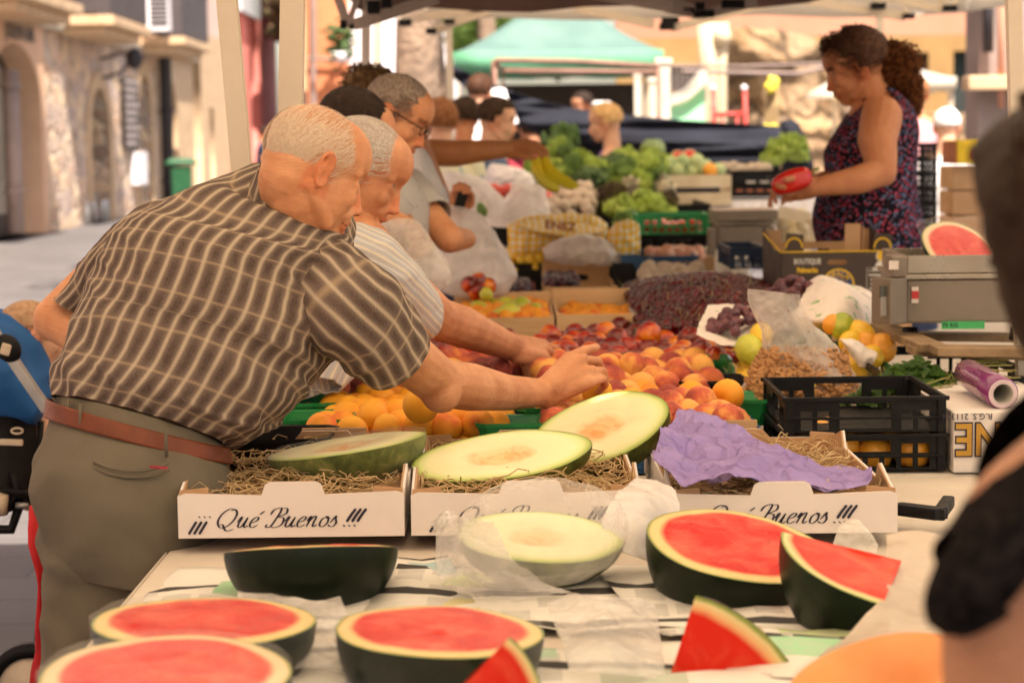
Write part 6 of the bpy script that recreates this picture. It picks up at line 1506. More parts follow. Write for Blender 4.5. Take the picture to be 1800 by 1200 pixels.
def head_prims(b, o, R, s=1.0, fem=False, ear=True):
 s = s * HS
 def T(p): return o + R @ (V(p) * s)
 def E(c, r, rot=None, n=20, m=14):
  b.ell(T(c), [q * s for q in r], R @ rot if rot is not None else R, n, m)
 def C(a, c, ra, rb): b.cap(T(a), T(c), ra * s, rb * s)
 j = .93 if fem else 1
 E((-.018, 0, .030), (.096, .077, .084)); E((.018, 0, .042), (.078, .070, .070)); E((-.03, 0, -.005), (.078, .072, .070))
 E((.030, 0, -.030), (.060, .060 * j, .082)); E((.028, 0, -.078), (.052, .050 * j, .036)); E((.066, 0, -.100), (.021, .024 * j, .017))
 for y in (-1, 1):
  C((-.02, y * .062 * j, -.045), (.045, y * .042 * j, -.092), .013, .013)
  E((.062, y * .034, -.030), (.022, .022, .024)); C((.076, y * .012, .022), (.062, y * .050, .018), .0095, .009)
  C((.080, y * .018, -.004), (.070, y * .044, -.002), .0075, .007)    # lids
  E((.104, y * .012, -.040), (.010, .008, .0075))
  C((.082, y * .024, -.060), (.098, y * .016, -.040), .008, .006)
 C((.084, 0, .010), (.103, 0, -.030), .0085, .0105); E((.108, 0, -.035), (.0110, .0115, .0095))
 E((.078, 0, -.062), (.022, .026, .018)); C((.092, -.017, -.067), (.092, .017, -.067), .0055, .0055); C((.100, -.008, -.065), (.100, .008, -.065), .005, .005)
 C((.090, -.015, -.079), (.090, .015, -.079), .0062, .0062); C((.078, 0, -.088), (.078, 0, -.088), .014, .014)
 if ear:
  for y in (-1, 1):
   e = V((-.012, y * .076, -.012)); pts = [(.010, -.018), (.006, -.032), (-.006, -.032), (-.016, -.012), (-.020, .010), (-.014, .028), (.000, .034), (.012, .024), (.013, .008)]
   for k in range(len(pts) - 1):
    a, c = pts[k], pts[k + 1]
    C((e.x + a[0], e.y + y * (.010 - a[0] * .45), e.z + a[1]), (e.x + c[0], e.y + y * (.010 - c[0] * .45), e.z + c[1]), .0042, .0042)
   E((e.x - .004, e.y + y * .004, e.z), (.016, .004, .028)); C((e.x - .002, e.y + y * .011, e.z + .018), (e.x - .008, e.y + y * .012, e.z - .010), .0035, .003)
   E((e.x + .003, e.y + y * .006, e.z - .028), (.008, .006, .009)); C((e.x + .012, e.y + y * .004, e.z - .004), (e.x + .010, e.y + y * .005, e.z + .002), .005, .004)
def head_color(me, o, R, s=1.0, brow=(.5, .4, .35), lip=(.96, .74, .68), stubble=1.0, extra=None):
 s = s * HS
 Ri = R.inverted(); col = me.color_attributes.get('Col') or me.color_attributes.new('Col', 'FLOAT_COLOR', 'POINT')
 arr = np.ones((len(me.vertices), 4), dtype=np.float32)
 for i, v in enumerate(me.vertices):
  p = (Ri @ (v.co - o)) / s
  if abs(p.x) > .2 or abs(p.y) > .15 or abs(p.z) > .2: continue
  c = [1, 1, 1]
  if p.x > .082 and abs(p.y) < .021 and -.087 < p.z < -.060: c = list(lip)
  if abs(p.z + .073) < .0018 and p.x > .08 and abs(p.y) < .021: c = [.4, .22, .2]
  if p.x > .055 and .010 < abs(p.y) < .048 and .020 < p.z < .034: c = list(brow)
  if p.x > .09 and p.z < -.005 and p.z > -.05 and abs(p.y) < .022: c = [1.02, .82, .78]
  if abs(p.y) > .05 and abs(p.z + .01) < .05 and abs(p.x + .012) < .03: c = [1.0, .80, .74]
  if .004 < abs(p.y) < .0165 and p.x > .095 and -.050 < p.z < -.0445: c = [.35, .2, .18]
  arr[i, :3] = c
 col.data.foreach_set('color', arr.ravel())
def white_col(me):
 if 'Col' not in me.color_attributes:
  c = me.color_attributes.new('Col', 'FLOAT_COLOR', 'POINT'); c.data.foreach_set('color', np.ones(len(me.vertices) * 4, dtype=np.float32))
def eyes(parent, o, R, s=1.0, look=(.9, 0, -.35)):
 s = s * HS
 for y in (-1, 1):
  c = o + R @ (V((.0665, y * .031, .008)) * s); b = MB(); b.ell(c, .0122 * s); e = b.build('eye', M_EYE, parent, True)
  d = (R @ V(look)).normalized(); b = MB(); b.ell(c + d * .0078 * s, .0058 * s); b.build('iris', M_IRIS, e, True)
def hand_prims(b, w, f, nrm, thumb, s=1.0, curl=(.5, .6, .7, .7), spread=.10, side=1, idx=None, tcurl=.4):
 """w wrist, f direction of the fingers, nrm back-of-hand normal, thumb = +1/-1 side along f x nrm"""
 f = V(f).normalized(); nrm = V(nrm); nrm = (nrm - f * nrm.dot(f)).normalized(); sd = f.cross(nrm) * thumb
 L = .090 * s
 for k, t in enumerate((-.030, -.011, .009, .028)):
  kn = w + f * (L - .004 * abs(k - 2)) - sd * 0 + sd * (-t) * s - nrm * (.003 * (k == 3)) * s
  b.cap(w + sd * (-t * .55) * s, kn, .0145 * s, .0125 * s)
 b.cap(w + f * .02 * s, w + f * .07 * s - nrm * .006 * s, .016 * s, .017 * s); b.cap(w + f * .035 * s + sd * .018 * s, w + f * .065 * s + sd * .02 * s, .014 * s, .013 * s)
 lens = [(.045, .026, .020), (.050, .030, .022), (.046, .028, .021), (.036, .021, .018)]; rad = [.0092, .0095, .009, .0080]
 for k, t in enumerate((-.030, -.011, .009, .028)):
  p = w + f * (L - .004 * abs(k - 2)) * 1.0 + sd * (-t) * s; a = curl[k] * .55; d0 = (f + sd * (-t / .03) * spread).normalized()
  pr = p; r = rad[k] * s
  for q, ln in enumerate(lens[k]):
   ang = a if q == 0 else a + curl[k] * (1.05 if q == 1 else .75); a = ang
   d = (d0 * math.cos(ang) - nrm * math.sin(ang)).normalized(); e = pr + d * ln * s
   b.cap(pr, e, r * (1.06 if q == 0 else 1), r * .90); b.ell(pr, r * 1.08, n=10, m=7); pr = e; r *= .93
 tb = w + f * .022 * s + sd * .022 * s; d1 = (f * .65 + sd * .72 - nrm * .25).normalized(); t1 = tb + d1 * .040 * s
 d2 = (f * .9 + sd * (.45 - tcurl) - nrm * (.3 + tcurl * .6)).normalized(); t2 = t1 + d2 * .032 * s; d3 = (f * .9 + sd * (.2 - tcurl) - nrm * (.35 + tcurl)).normalized(); t3 = t2 + d3 * .022 * s
 b.cap(tb, t1, .0165 * s, .0125 * s); b.cap(t1, t2, .0120 * s, .0105 * s); b.cap(t2, t3, .0105 * s, .0085 * s)
def limb(b, pts):
 "pts: (vec, radius) chain"
 for (p, r), (q, s) in zip(pts, pts[1:]): b.cap(p, q, r, s)
def hair_strands(parent, o, R, s, mat, zones, n_, length, width=.0007, seed=1, lift=.004, comb=(-1, 0, -.4), noise_=.25, name='hair'):
 "short combed strands rooted on the skull ellipsoid"
 s = s * HS
 rd = seeded(seed); b = MB(); c0 = V((-.018, 0, .028)); r0 = V((.098, .079, .086)); Rt = R
 k = 0; tries = 0
 while k < n_ and tries < n_ * 20:
  tries += 1
  d = V((rd.gauss(0, 1), rd.gauss(0, 1), rd.gauss(0, 1))).normalized(); p = V((c0.x + d.x * r0.x, c0.y + d.y * r0.y, c0.z + d.z * r0.z))
  if rd.random() > zones(p + V((rd.gauss(0, .013), rd.gauss(0, .006), rd.gauss(0, .013))), d): continue
  nrm = V((d.x / r0.x, d.y / r0.y, d.z / r0.z)).normalized()
  cb = V(comb) if not callable(comb) else V(comb(p, d)); cb = cb + V((rd.gauss(0, noise_), rd.gauss(0, noise_), rd.gauss(0, noise_))); t = (cb - nrm * cb.dot(nrm)).normalized()
  L = length * rd.uniform(.5, 1.2); pts = []
  q = p.copy()
  for j in range(4):
   pts.append(o + Rt @ ((q + nrm * (lift * math.sin(j / 3 * 2.4) * rd.uniform(.5, 1))) * s)); q = q + t * L / 3
   dd = V(((q.x - c0.x) / r0.x, (q.y - c0.y) / r0.y, (q.z - c0.z) / r0.z)); l = dd.length
   if l > 0: q = V((c0.x + dd.x / l * r0.x, c0.y + dd.y / l * r0.y, c0.z + dd.z / l * r0.z)); nrm = V((dd.x / l / r0.x, dd.y / l / r0.y, dd.z / l / r0.z)).normalized(); t = (t - nrm * t.dot(nrm)).normalized()
  sd = (pts[-1] - pts[0]).cross(Rt @ nrm);
  if sd.length < 1e-7: continue
  sd.normalize(); w = width * s
  b.add([x for i, p_ in enumerate(pts) for x in (p_ - sd * w * (1 - i / 3.4), p_ + sd * w * (1 - i / 3.4))], [(2 * i, 2 * i + 1, 2 * i + 3, 2 * i + 2) for i in range(3)])
  k += 1
 return b.build(name, mat, parent, True)
def hair_cap(parent, o, R, s, mat, fn, name='hair', amp=.004, sc=60, grow=1.0, n_=64, m_=40, back=None):
 "solid hair volume over the skull; fn(dir)->thickness (<=0 none)"
 s = s * HS
 c0 = V((-.018, 0, .028)); r0 = V((.097, .078, .085)); b = MB(); pts = []
 for i in range(m_ + 1):
  a = math.pi * i / m_
  for k in range(n_):
   t = 2 * math.pi * k / n_; d = V((math.sin(a) * math.cos(t), math.sin(a) * math.sin(t), math.cos(a)))
   th = fn(d); p = V((c0.x + d.x * r0.x, c0.y + d.y * r0.y, c0.z + d.z * r0.z))
   th += amp * fbm(d, sc * .1, 3, 2) if th > 0 else 0
   p = p + d * th; pts.append(o + R @ (p * s))
 b.add(pts, [(i * n_ + k, (i + 1) * n_ + k, (i + 1) * n_ + (k + 1) % n_, i * n_ + (k + 1) % n_) for i in range(m_) for k in range(n_)])
 return b.build(name, mat, parent, True)
def curls(parent, mat, cs, n_, size, seed=1, name='curls', rad=.0035, turns=2.2):
 "loose corkscrew locks scattered in ellipsoids; cs: (centre, (rx,ry,rz))"
 rd = seeded(seed); b = MB()
 for k in range(n_):
  c, r = cs[k % len(cs)]; d = V((rd.gauss(0, 1), rd.gauss(0, 1), rd.gauss(0, 1))).normalized() * rd.random() ** .33
  p = c + V((d.x * r[0], d.y * r[1], d.z * r[2])); ax = V((rd.gauss(0, .5), rd.gauss(0, .5), -1)).normalized(); x = ax.orthogonal().normalized(); y = ax.cross(x); L = size * rd.uniform(.6, 1.4); ph = rd.random() * 6
  pts = [p + ax * L * (j / 9 - .5) + (x * math.cos(ph + j / 9 * turns * 6.28) + y * math.sin(ph + j / 9 * turns * 6.28)) * L * .2 for j in range(10)]
  b.tube(pts, [rad * (1 if j < 8 else .5) for j in range(10)], 4)
 return b.build(name, mat, parent, True)
def body(parent, b, name, mat, voxel, heads=(), smooth=4, brow=(.5, .4, .35)):
 me = remesh(b, name, voxel, smooth)
 white_col(me)
 for o, R, s in heads: head_color(me, o, R, s, brow)
 return link(name, me, mat, parent)
# --- cloth materials
def plaid(nm):
 n = NT(nm); uv = n.co('UV'); s = n.sep(uv); obj = n.co('Object')
 wob = n.math('MULTIPLY_ADD', n.noise(obj, 9, 2), .004, -.002)
 U = n.math('ADD', s[0], wob); Vv = n.math('ADD', s[1], wob)
 def band(x, per, off, w, soft):
  f = n.math('FRACT', n.math('MULTIPLY_ADD', x, 1 / per, off)); d = n.math('ABSOLUTE', n.math('SUBTRACT', f, .5))
  return n.ramp(d, [(max(0, w - soft), 1.), (w + soft, 0.)])
 base = n.ramp(n.noise(obj, 260, 2), [(.4, (.10, .066, .052)), (.6, (.135, .094, .074))])
 soft = band(U, .0285, .5, .27, .16); base = n.mix(n.math('MULTIPLY', soft, .0), base, base)
 midv = band(U, .0285, 0, .20, .2); base = n.mix(n.math('MULTIPLY', midv, .75), base, (.34, .25, .19))
 midh = band(Vv, .050, 0, .16, .16); base = n.mix(n.math('MULTIPLY', midh, .45), base, (.25, .18, .14))
 lineh = band(Vv, .050, 0, .035, .03); base = n.mix(n.math('MULTIPLY', lineh, .6), base, (.50, .36, .22))
 linev = band(U, .0285, 0, .10, .08); base = n.mix(n.math('MULTIPLY', linev, .78), base, (.62, .50, .35))
 n.set(color=base, rough=.85, spec=.2)
 fold = n.noise(n.co('Object', (1, 1, 1)), 7, 4, .5, 1.0)
 n.bump(n.math('ADD', n.math('MULTIPLY', fold, 3), n.noise(obj, 500, 2)), .5, .02)
 return n.m
M_PLAID = plaid('checked_shirt')
def striped(nm, base1, base2, lines, per=.026):
 n = NT(nm); uv = n.co('UV'); s = n.sep(uv); obj = n.co('Object'); U = n.math('ADD', s[0], n.math('MULTIPLY_ADD', n.noise(obj, 8, 2), .006, -.003))
 c = n.ramp(n.noise(obj, 20, 3), [(.35, base2), (.65, base1)])
 for off, w, col, k in lines:
  f = n.math('FRACT', n.math('MULTIPLY_ADD', U, 1 / per, off)); d = n.math('ABSOLUTE', n.math('SUBTRACT', f, .5)); c = n.mix(n.math('MULTIPLY', n.ramp(d, [(w * .6, 1.), (w, 0.)]), k), c, col)
 n.set(color=c, rough=.85, spec=.2); n.bump(n.noise(obj, 9, 4, .55, 1), .5, .03); return n.m
M_STRIPE = striped('striped_shirt', (.50, .48, .47), (.44, .43, .43), [(0, .10, (.72, .62, .46), .9), (.25, .03, (.45, .28, .16), .6), (.5, .06, (.70, .66, .60), .8), (.72, .03, (.34, .38, .46), .6)], .030)
M_STRIPE2 = striped('white_striped_shirt', (.76, .73, .70), (.70, .66, .62), [(0, .09, (.50, .42, .36), .6), (.5, .04, (.55, .40, .34), .5)], .018)
n = NT('grey_dotted_shirt'); vec = n.co(); dd = n.vor(vec, 28, 'F1'); n.set(color=n.mix(n.ramp(dd, [(.09, 1.), (.12, 0.)]), (.46, .43, .39), (.10, .09, .09)), rough=.85); M_DOTS = n.m
n = NT('vendor_print_top'); vec = n.co('Object'); col = None
def dashes(n, vec, sc, rnd, w, l):
 vv = n.new('ShaderNodeTexVoronoi'); n.l.new(vec, vv.inputs[0]); vv.inputs['Scale'].default_value = sc; vv.inputs['Randomness'].default_value = .9
 return vv
vA = n.co('Object', (1, 1, .55), rot=(0, .6, 0)); vB = n.co('Object', (.55, 1, 1), rot=(0, .4, .3))
v1 = n.new('ShaderNodeTexVoronoi'); n.l.new(vA, v1.inputs[0]); v1.inputs['Scale'].default_value = 105
v2 = n.new('ShaderNodeTexVoronoi'); n.l.new(vB, v2.inputs[0]); v2.inputs['Scale'].default_value = 100
c = n.mix(n.ramp(v1.outputs['Distance'], [(.33, 1.), (.38, 0.)]), (.010, .009, .014), n.ramp(n.sep(v1.outputs['Color'])[0], [(.5, (.42, .055, .10)), (.52, (.12, .15, .26))]))
c = n.mix(n.ramp(v2.outputs['Distance'], [(.27, 1.), (.32, 0.)]), c, n.ramp(n.sep(v2.outputs['Color'])[0], [(.5, (.13, .17, .30)), (.52, (.45, .07, .12))]))
n.set(color=c, rough=.85, spec=.06); n.bump(n.noise(vec, 8, 4), .3, .02); M_VEND = n.m
M_TROU = simple('khaki_trousers', (.145, .118, .080), .85, (.115, .094, .064), 4, .15, 300)
M_BELT = simple('tan_leather_belt', (.19, .045, .014), .45, (.13, .03, .009), 14, .2, 120)
M_SHOE = simple('brown_shoe', (.06, .03, .02), .4)
M_FLORAL = NT('floral_dress'); vec = M_FLORAL.co(); v1 = M_FLORAL.new('ShaderNodeTexVoronoi'); M_FLORAL.l.new(vec, v1.inputs[0]); v1.inputs['Scale'].default_value = 22
M_FLORAL.set(color=M_FLORAL.ramp(M_FLORAL.sep(v1.outputs['Color'])[0], [(.2, (.62, .60, .42)), (.45, (.60, .55, .14)), (.6, (.66, .62, .46)), (.8, (.30, .38, .42)), (.95, (.45, .50, .16))], 'CONSTANT'), rough=.8); M_FLORAL = M_FLORAL.m
M_BLUET = simple('slate_blue_top', (.10, .14, .26), .8, (.08, .115, .21), 6); M_PURPT = simple('violet_top', (.24, .10, .50), .8, (.18, .07, .40), 6); M_WHITET2 = simple('white_cotton', (.80, .76, .76), .8, (.74, .70, .70), 5, .2, 20)
M_PINKT = simple('pink_top', (.62, .30, .32), .8); M_REDT = simple('dark_red_top', (.36, .04, .06), .8); M_DBLUE = simple('dark_blue_top', (.03, .04, .09), .8); M_BLACKT = NT('black_textured_knit')
vec = M_BLACKT.co(); M_BLACKT.set(color=M_BLACKT.ramp(M_BLACKT.noise(vec, 90, 3), [(.4, (.006, .005, .005)), (.65, (.018, .014, .013))]), rough=.95, spec=.02); M_BLACKT.bump(M_BLACKT.vor(vec, 60), .3, .003); M_BLACKT = M_BLACKT.m
# ---------------------------------------------------------------- person 1: elderly man in the checked shirt
def man1():
 r = empty('person', P(250, 1500, 3.35) * 1); r.location.z = 0; r['label'] = 'elderly man with thin white hair in a brown checked shirt leaning over the stall'; r['category'] = 'person'
 ho = P(556, 298, 3.42); R = basis((.80, .40, -.46), (.36, .25, .90)); s = 1.0
 b = MB(); head_prims(b, ho, R, s)
 b.cap(ho + R @ V((-.035, 0, -.03)), P(512, 385, 3.49), .058, .060)      # neck
 b.cap(ho + R @ V((-.01, 0, -.06)), P(545, 395, 3.45), .050, .062)
 sh_r, sh_l = P(580, 505, 3.43), P(300, 420, 3.62)
 b.cap(P(470, 452, 3.50), P(300, 520, 3.46), .070, .120); b.cap(P(300, 520, 3.46), P(230, 690, 3.40), .125, .12); b.cap(sh_r, P(480, 450, 3.51), .05, .055); b.cap(sh_l, P(440, 430, 3.52), .055, .06)
 # right arm (front)
 e_r = P(772, 672, 3.62); w_r = P(950, 690, 3.98)
 limb(b, [(sh_r, .050), (P(670, 590, 3.45), .052), (e_r, .045)]); limb(b, [(e_r, .045), (P(826, 680, 3.72), .046), (P(890, 690, 3.86), .036), (w_r, .029)])
 b.ell(P(775, 690, 3.60), .038)
 # hand: seen from the back, index finger stretched up and to the right
 K = [(P(1000, 628, 4.03)), P(1024, 632, 4.02), P(1038, 652, 4.00), P(1036, 672, 3.98)]
 for k, (kn, wo) in enumerate(zip(K, [(0, -14), (2, -4), (2, 6), (0, 14)])):
  b.cap(P(958 + wo[0], 690 + wo[1], 3.98), kn, .018, .0135)
 b.cap(P(975, 680, 3.98), P(1015, 655, 4.01), .024, .020)
 def fing(pts, r0):
  q = [P(*p) for p in pts]; rr = r0
  for a, c in zip(q, q[1:]): b.cap(a, c, rr, rr * .93); rr *= .95
 fing([(1000, 628, 4.03), (1026, 616, 4.06), (1047, 611, 4.10)], .0112)
 fing([(1024, 632, 4.02), (1050, 634, 4.06), (1058, 652, 4.10), (1052, 668, 4.12)], .0108)
 fing([(1038, 652, 4.00), (1060, 652, 4.03), (1064, 668, 4.07), (1054, 680, 4.10)], .0102)
 fing([(1036, 672, 3.98), (1060, 666, 4.0), (1064, 676, 4.04), (1052, 688, 4.06)], .0094)
 fing([(975, 668, 4.02), (990, 650, 4.08), (1002, 645, 4.13), (1012, 650, 4.16)], .0120)
 # left arm bent, hand on the hip
 e_l = P(96, 560, 3.66); w_l = P(190, 640, 3.60)
 limb(b, [(sh_l, .058), (P(190, 480, 3.68), .050), (e_l, .040)]); limb(b, [(e_l, .040), (P(140, 590, 3.62), .037), (w_l, .028)]); b.ell(P(92, 566, 3.66), .036)
 hand_prims(b, w_l, P(230, 665, 3.56) - w_l, (-.3, .6, .3), 1, 1, (.3, .3, .3, .3))
 # legs
 hip = P(235, 760, 3.38)
 for sx, kx in ((-1, 150), (1, 290)):
  h = hip + V((sx * .07, .02, 0)); k = V((h.x + .04, h.y - .02 * sx, .48)); a = V((h.x - .0, h.y + .03 * sx, .09))
  limb(b, [(h, .085), (k, .058), (a, .042)]); b.cap(a, a + V((.16, .03, -.05)), .04, .032)
 bd = body(r, b, 'body', M_SKIN1, .0042, [(ho, R, s)], 3, brow=(.75, .62, .5)); eyes(r, ho, R, s, (.9, 0, -.5))
 def zone(p, d):
  if p.z < (-.085 if p.x < -.03 else -.04) or (p.x > .055): return 0
  if p.x > .0 and p.z < .035 and abs(p.y) > .03: return .25 if p.x < .03 else 0
  if abs(p.y) > .055 and -.04 < p.x < .02 and p.z < .01: return 0
  return .28 if p.z > .075 else .9
 hair_strands(r, ho, R, s, H_WHITE, zone, 6800, .045, .00036, 3, .004, lambda p, d: (-.5, .45 * (1 if p.y > 0 else -1), -.7), .14)
 # shirt
 b = MB()
 def folds(u, v, p):
  w = fbm((p.x * .8, p.y, p.z * .8), 6, 3, 2) * .013
  t = max(0, 1 - v / .17)
  w += t * (math.sin(u * 62 + nz(p, 5) * 7) * .0055 + .010 * math.exp(-((v - .05) / .03) ** 2))
  q = V((p.x * .95 + p.z * .9, p.y, p.z * .4 - p.x * .4)); bb = math.exp(-((u - .30) / .12) ** 2)     # pulls from the armpit to the waist
  w += (1 - 2 * abs(nz(q, 9, 7))) * .017 * bb
  q2 = V(((p.x + p.z) * 1.6, p.y, (p.z - p.x) * .35)); w += max(0, 1 - 5 * abs(nz(q2, 7, 21))) * .011 * (.35 + bb)
  return w
 secs = [(94, 706, 392, 785, 3.37, .28), (100, 672, 430, 768, 3.38, .31), (118, 610, 500, 722, 3.40, .35), (140, 545, 548, 660, 3.43, .37), (168, 480, 590, 590, 3.45, .38), (205, 420, 600, 520, 3.47, .38),
   (255, 372, 612, 460, 3.48, .35), (325, 334, 612, 425, 3.48, .28), (400, 314, 598, 405, 3.48, .20), (466, 308, 590, 402, 3.47, .150)]
 loft(b, secs, 120, 90, disp=folds, capends=False)
 def sf(u, v, p): return fbm(p, 9, 3, 4) * .010 + max(0, 1 - 5 * abs(nz((p.x + p.z * .6, p.y, p.z * .3 - p.x), 9, 5))) * .007
 loft(b, [(560, 408, 505, 500, 3.46, .12), (612, 428, 520, 552, 3.42, .15), (664, 470, 546, 596, 3.38, .15), (706, 515, 584, 632, 3.42, .16), (742, 586, 628, 658, 3.47, .155)], 72, 44, disp=sf, capends=False)
 loft(b, [(330, 345, 300, 470, 3.58, .16), (255, 368, 235, 500, 3.62, .17), (185, 425, 195, 530, 3.65, .16), (128, 480, 172, 545, 3.66, .15), (94, 518, 156, 556, 3.66, .14)], 72, 36, disp=sf, capends=False)
 o = b.build('checked_shirt', M_PLAID, r, True); solidify(o, .0016, -1)
 # collar
 b = MB(); cc = P(512, 352, 3.47)
 loft(b, [(462, 290, 590, 388, 3.46, .150), (455, 305, 602, 404, 3.465, .172), (442, 323, 616, 424, 3.475, .205)], 72, 10, disp=lambda u, v, p: .003, capends=False)
 o = b.build('collar', M_PLAID, r, True); solidify(o, .003)
 # trousers, belt, loops, pocket
 b = MB()
 def tf(u, v, p):
  k = min(1, max(0, (v - .03) / .08)) if p.z > .78 else 1
  return k * (fbm((p.x, p.y, p.z * 1.2), 5, 3, 8) * .008 + (1 - 2 * abs(nz((p.x * 1.3 - p.z, p.y, p.z * .6 + p.x * .5), 5.5, 3))) * .009 + max(0, 1 - 6 * abs(nz((p.z * 1.4 + p.x * .5, p.y, p.x * .2), 5, 31))) * .008) - .004 * (1 - k)
 loft(b, [(92, 700, 396, 782, 3.37, .27), (84, 742, 402, 815, 3.36, .30), (70, 800, 408, 850, 3.35, .34), (68, 860, 408, 905, 3.34, .36), (76, 920, 400, 960, 3.34, .36), (82, 975, 392, 1010, 3.34, .34)], 96, 60, disp=tf, capends=False)
 loft(b, [(90, 900, 290, 930, 3.30, .24), (86, 1000, 268, 1020, 3.29, .22), (84, 1120, 250, 1130, 3.29, .20), (84, 1260, 232, 1270, 3.30, .18), (90, 1500, 212, 1500, 3.33, .15), (100, 1660, 205, 1660, 3.34, .14)], 64, 60, disp=tf, capends=False)
 loft(b, [(230, 900, 405, 930, 3.44, .22), (225, 1010, 400, 1020, 3.44, .21), (235, 1120, 395, 1130, 3.44, .20), (245, 1260, 385, 1270, 3.44, .18), (255, 1500, 370, 1500, 3.44, .15), (260, 1640, 360, 1640, 3.45, .14)], 64, 60, disp=tf, capends=False)
 o = b.build('trousers', M_TROU, r, True); solidify(o, .003, -1)
 b = MB(); loft(b, [(88, 701, 399, 785, 3.37, .300), (86, 717, 402, 800, 3.368, .306), (84, 733, 404, 814, 3.366, .310)], 96, 6, disp=lambda u, v, p: .0035, capends=False)
 o = b.build('belt', M_BELT, r, True); solidify(o, .003)
 bw_ = lambda t, dy: P(90 + (397 - 90) * t, 699 + 84 * t + dy + 6 * math.sin(math.pi * t), 3.37 - .176 * math.sin(math.acos(max(-1, min(1, 1 - 2 * t)))))
 for t in (.10, .17, .66):
  b = MB(); b.tube([bw_(t, -6), bw_(t, 10) - V((0, .004, 0)), bw_(t, 24) - V((0, .004, 0)), bw_(t, 42)], .006, 8, flat=.5); b.build('belt_loop', M_TROU, r, True)
 b = MB(); pts = [P(x, y, 3.345 - .172 * math.sin(math.acos(max(-1, min(1, 1 - 2 * (x - 70) / 338))))) for x, y in ((165, 822), (190, 832), (220, 838), (255, 838), (280, 833), (298, 824))]
 b.tube([p - V((0, .002, 0)) for p in pts], .0028, 6); b.tube([p + V((0, -.002, .010)) for p in pts], .0018, 6); b.build('pocket_welt', M_TROU, r, True)
 b = MB(); b.box(P(279, 821, 3.17), (.028, .003, .004), Matrix.Rotation(.1, 3, 'Y')); b.build('pocket_tab', M_REDT, r)
 for sx in (-1, 1):
  b = MB(); h = hip + V((sx * .07, .02 + .03 * sx, 0)); b.cap((h.x - .04, h.y, .05), (h.x + .20, h.y + .02, .035), .05, .04); b.box((h.x + .08, h.y, .015), (.30, .10, .03)); b.build('shoe', M_SHOE, r, True)
man1()
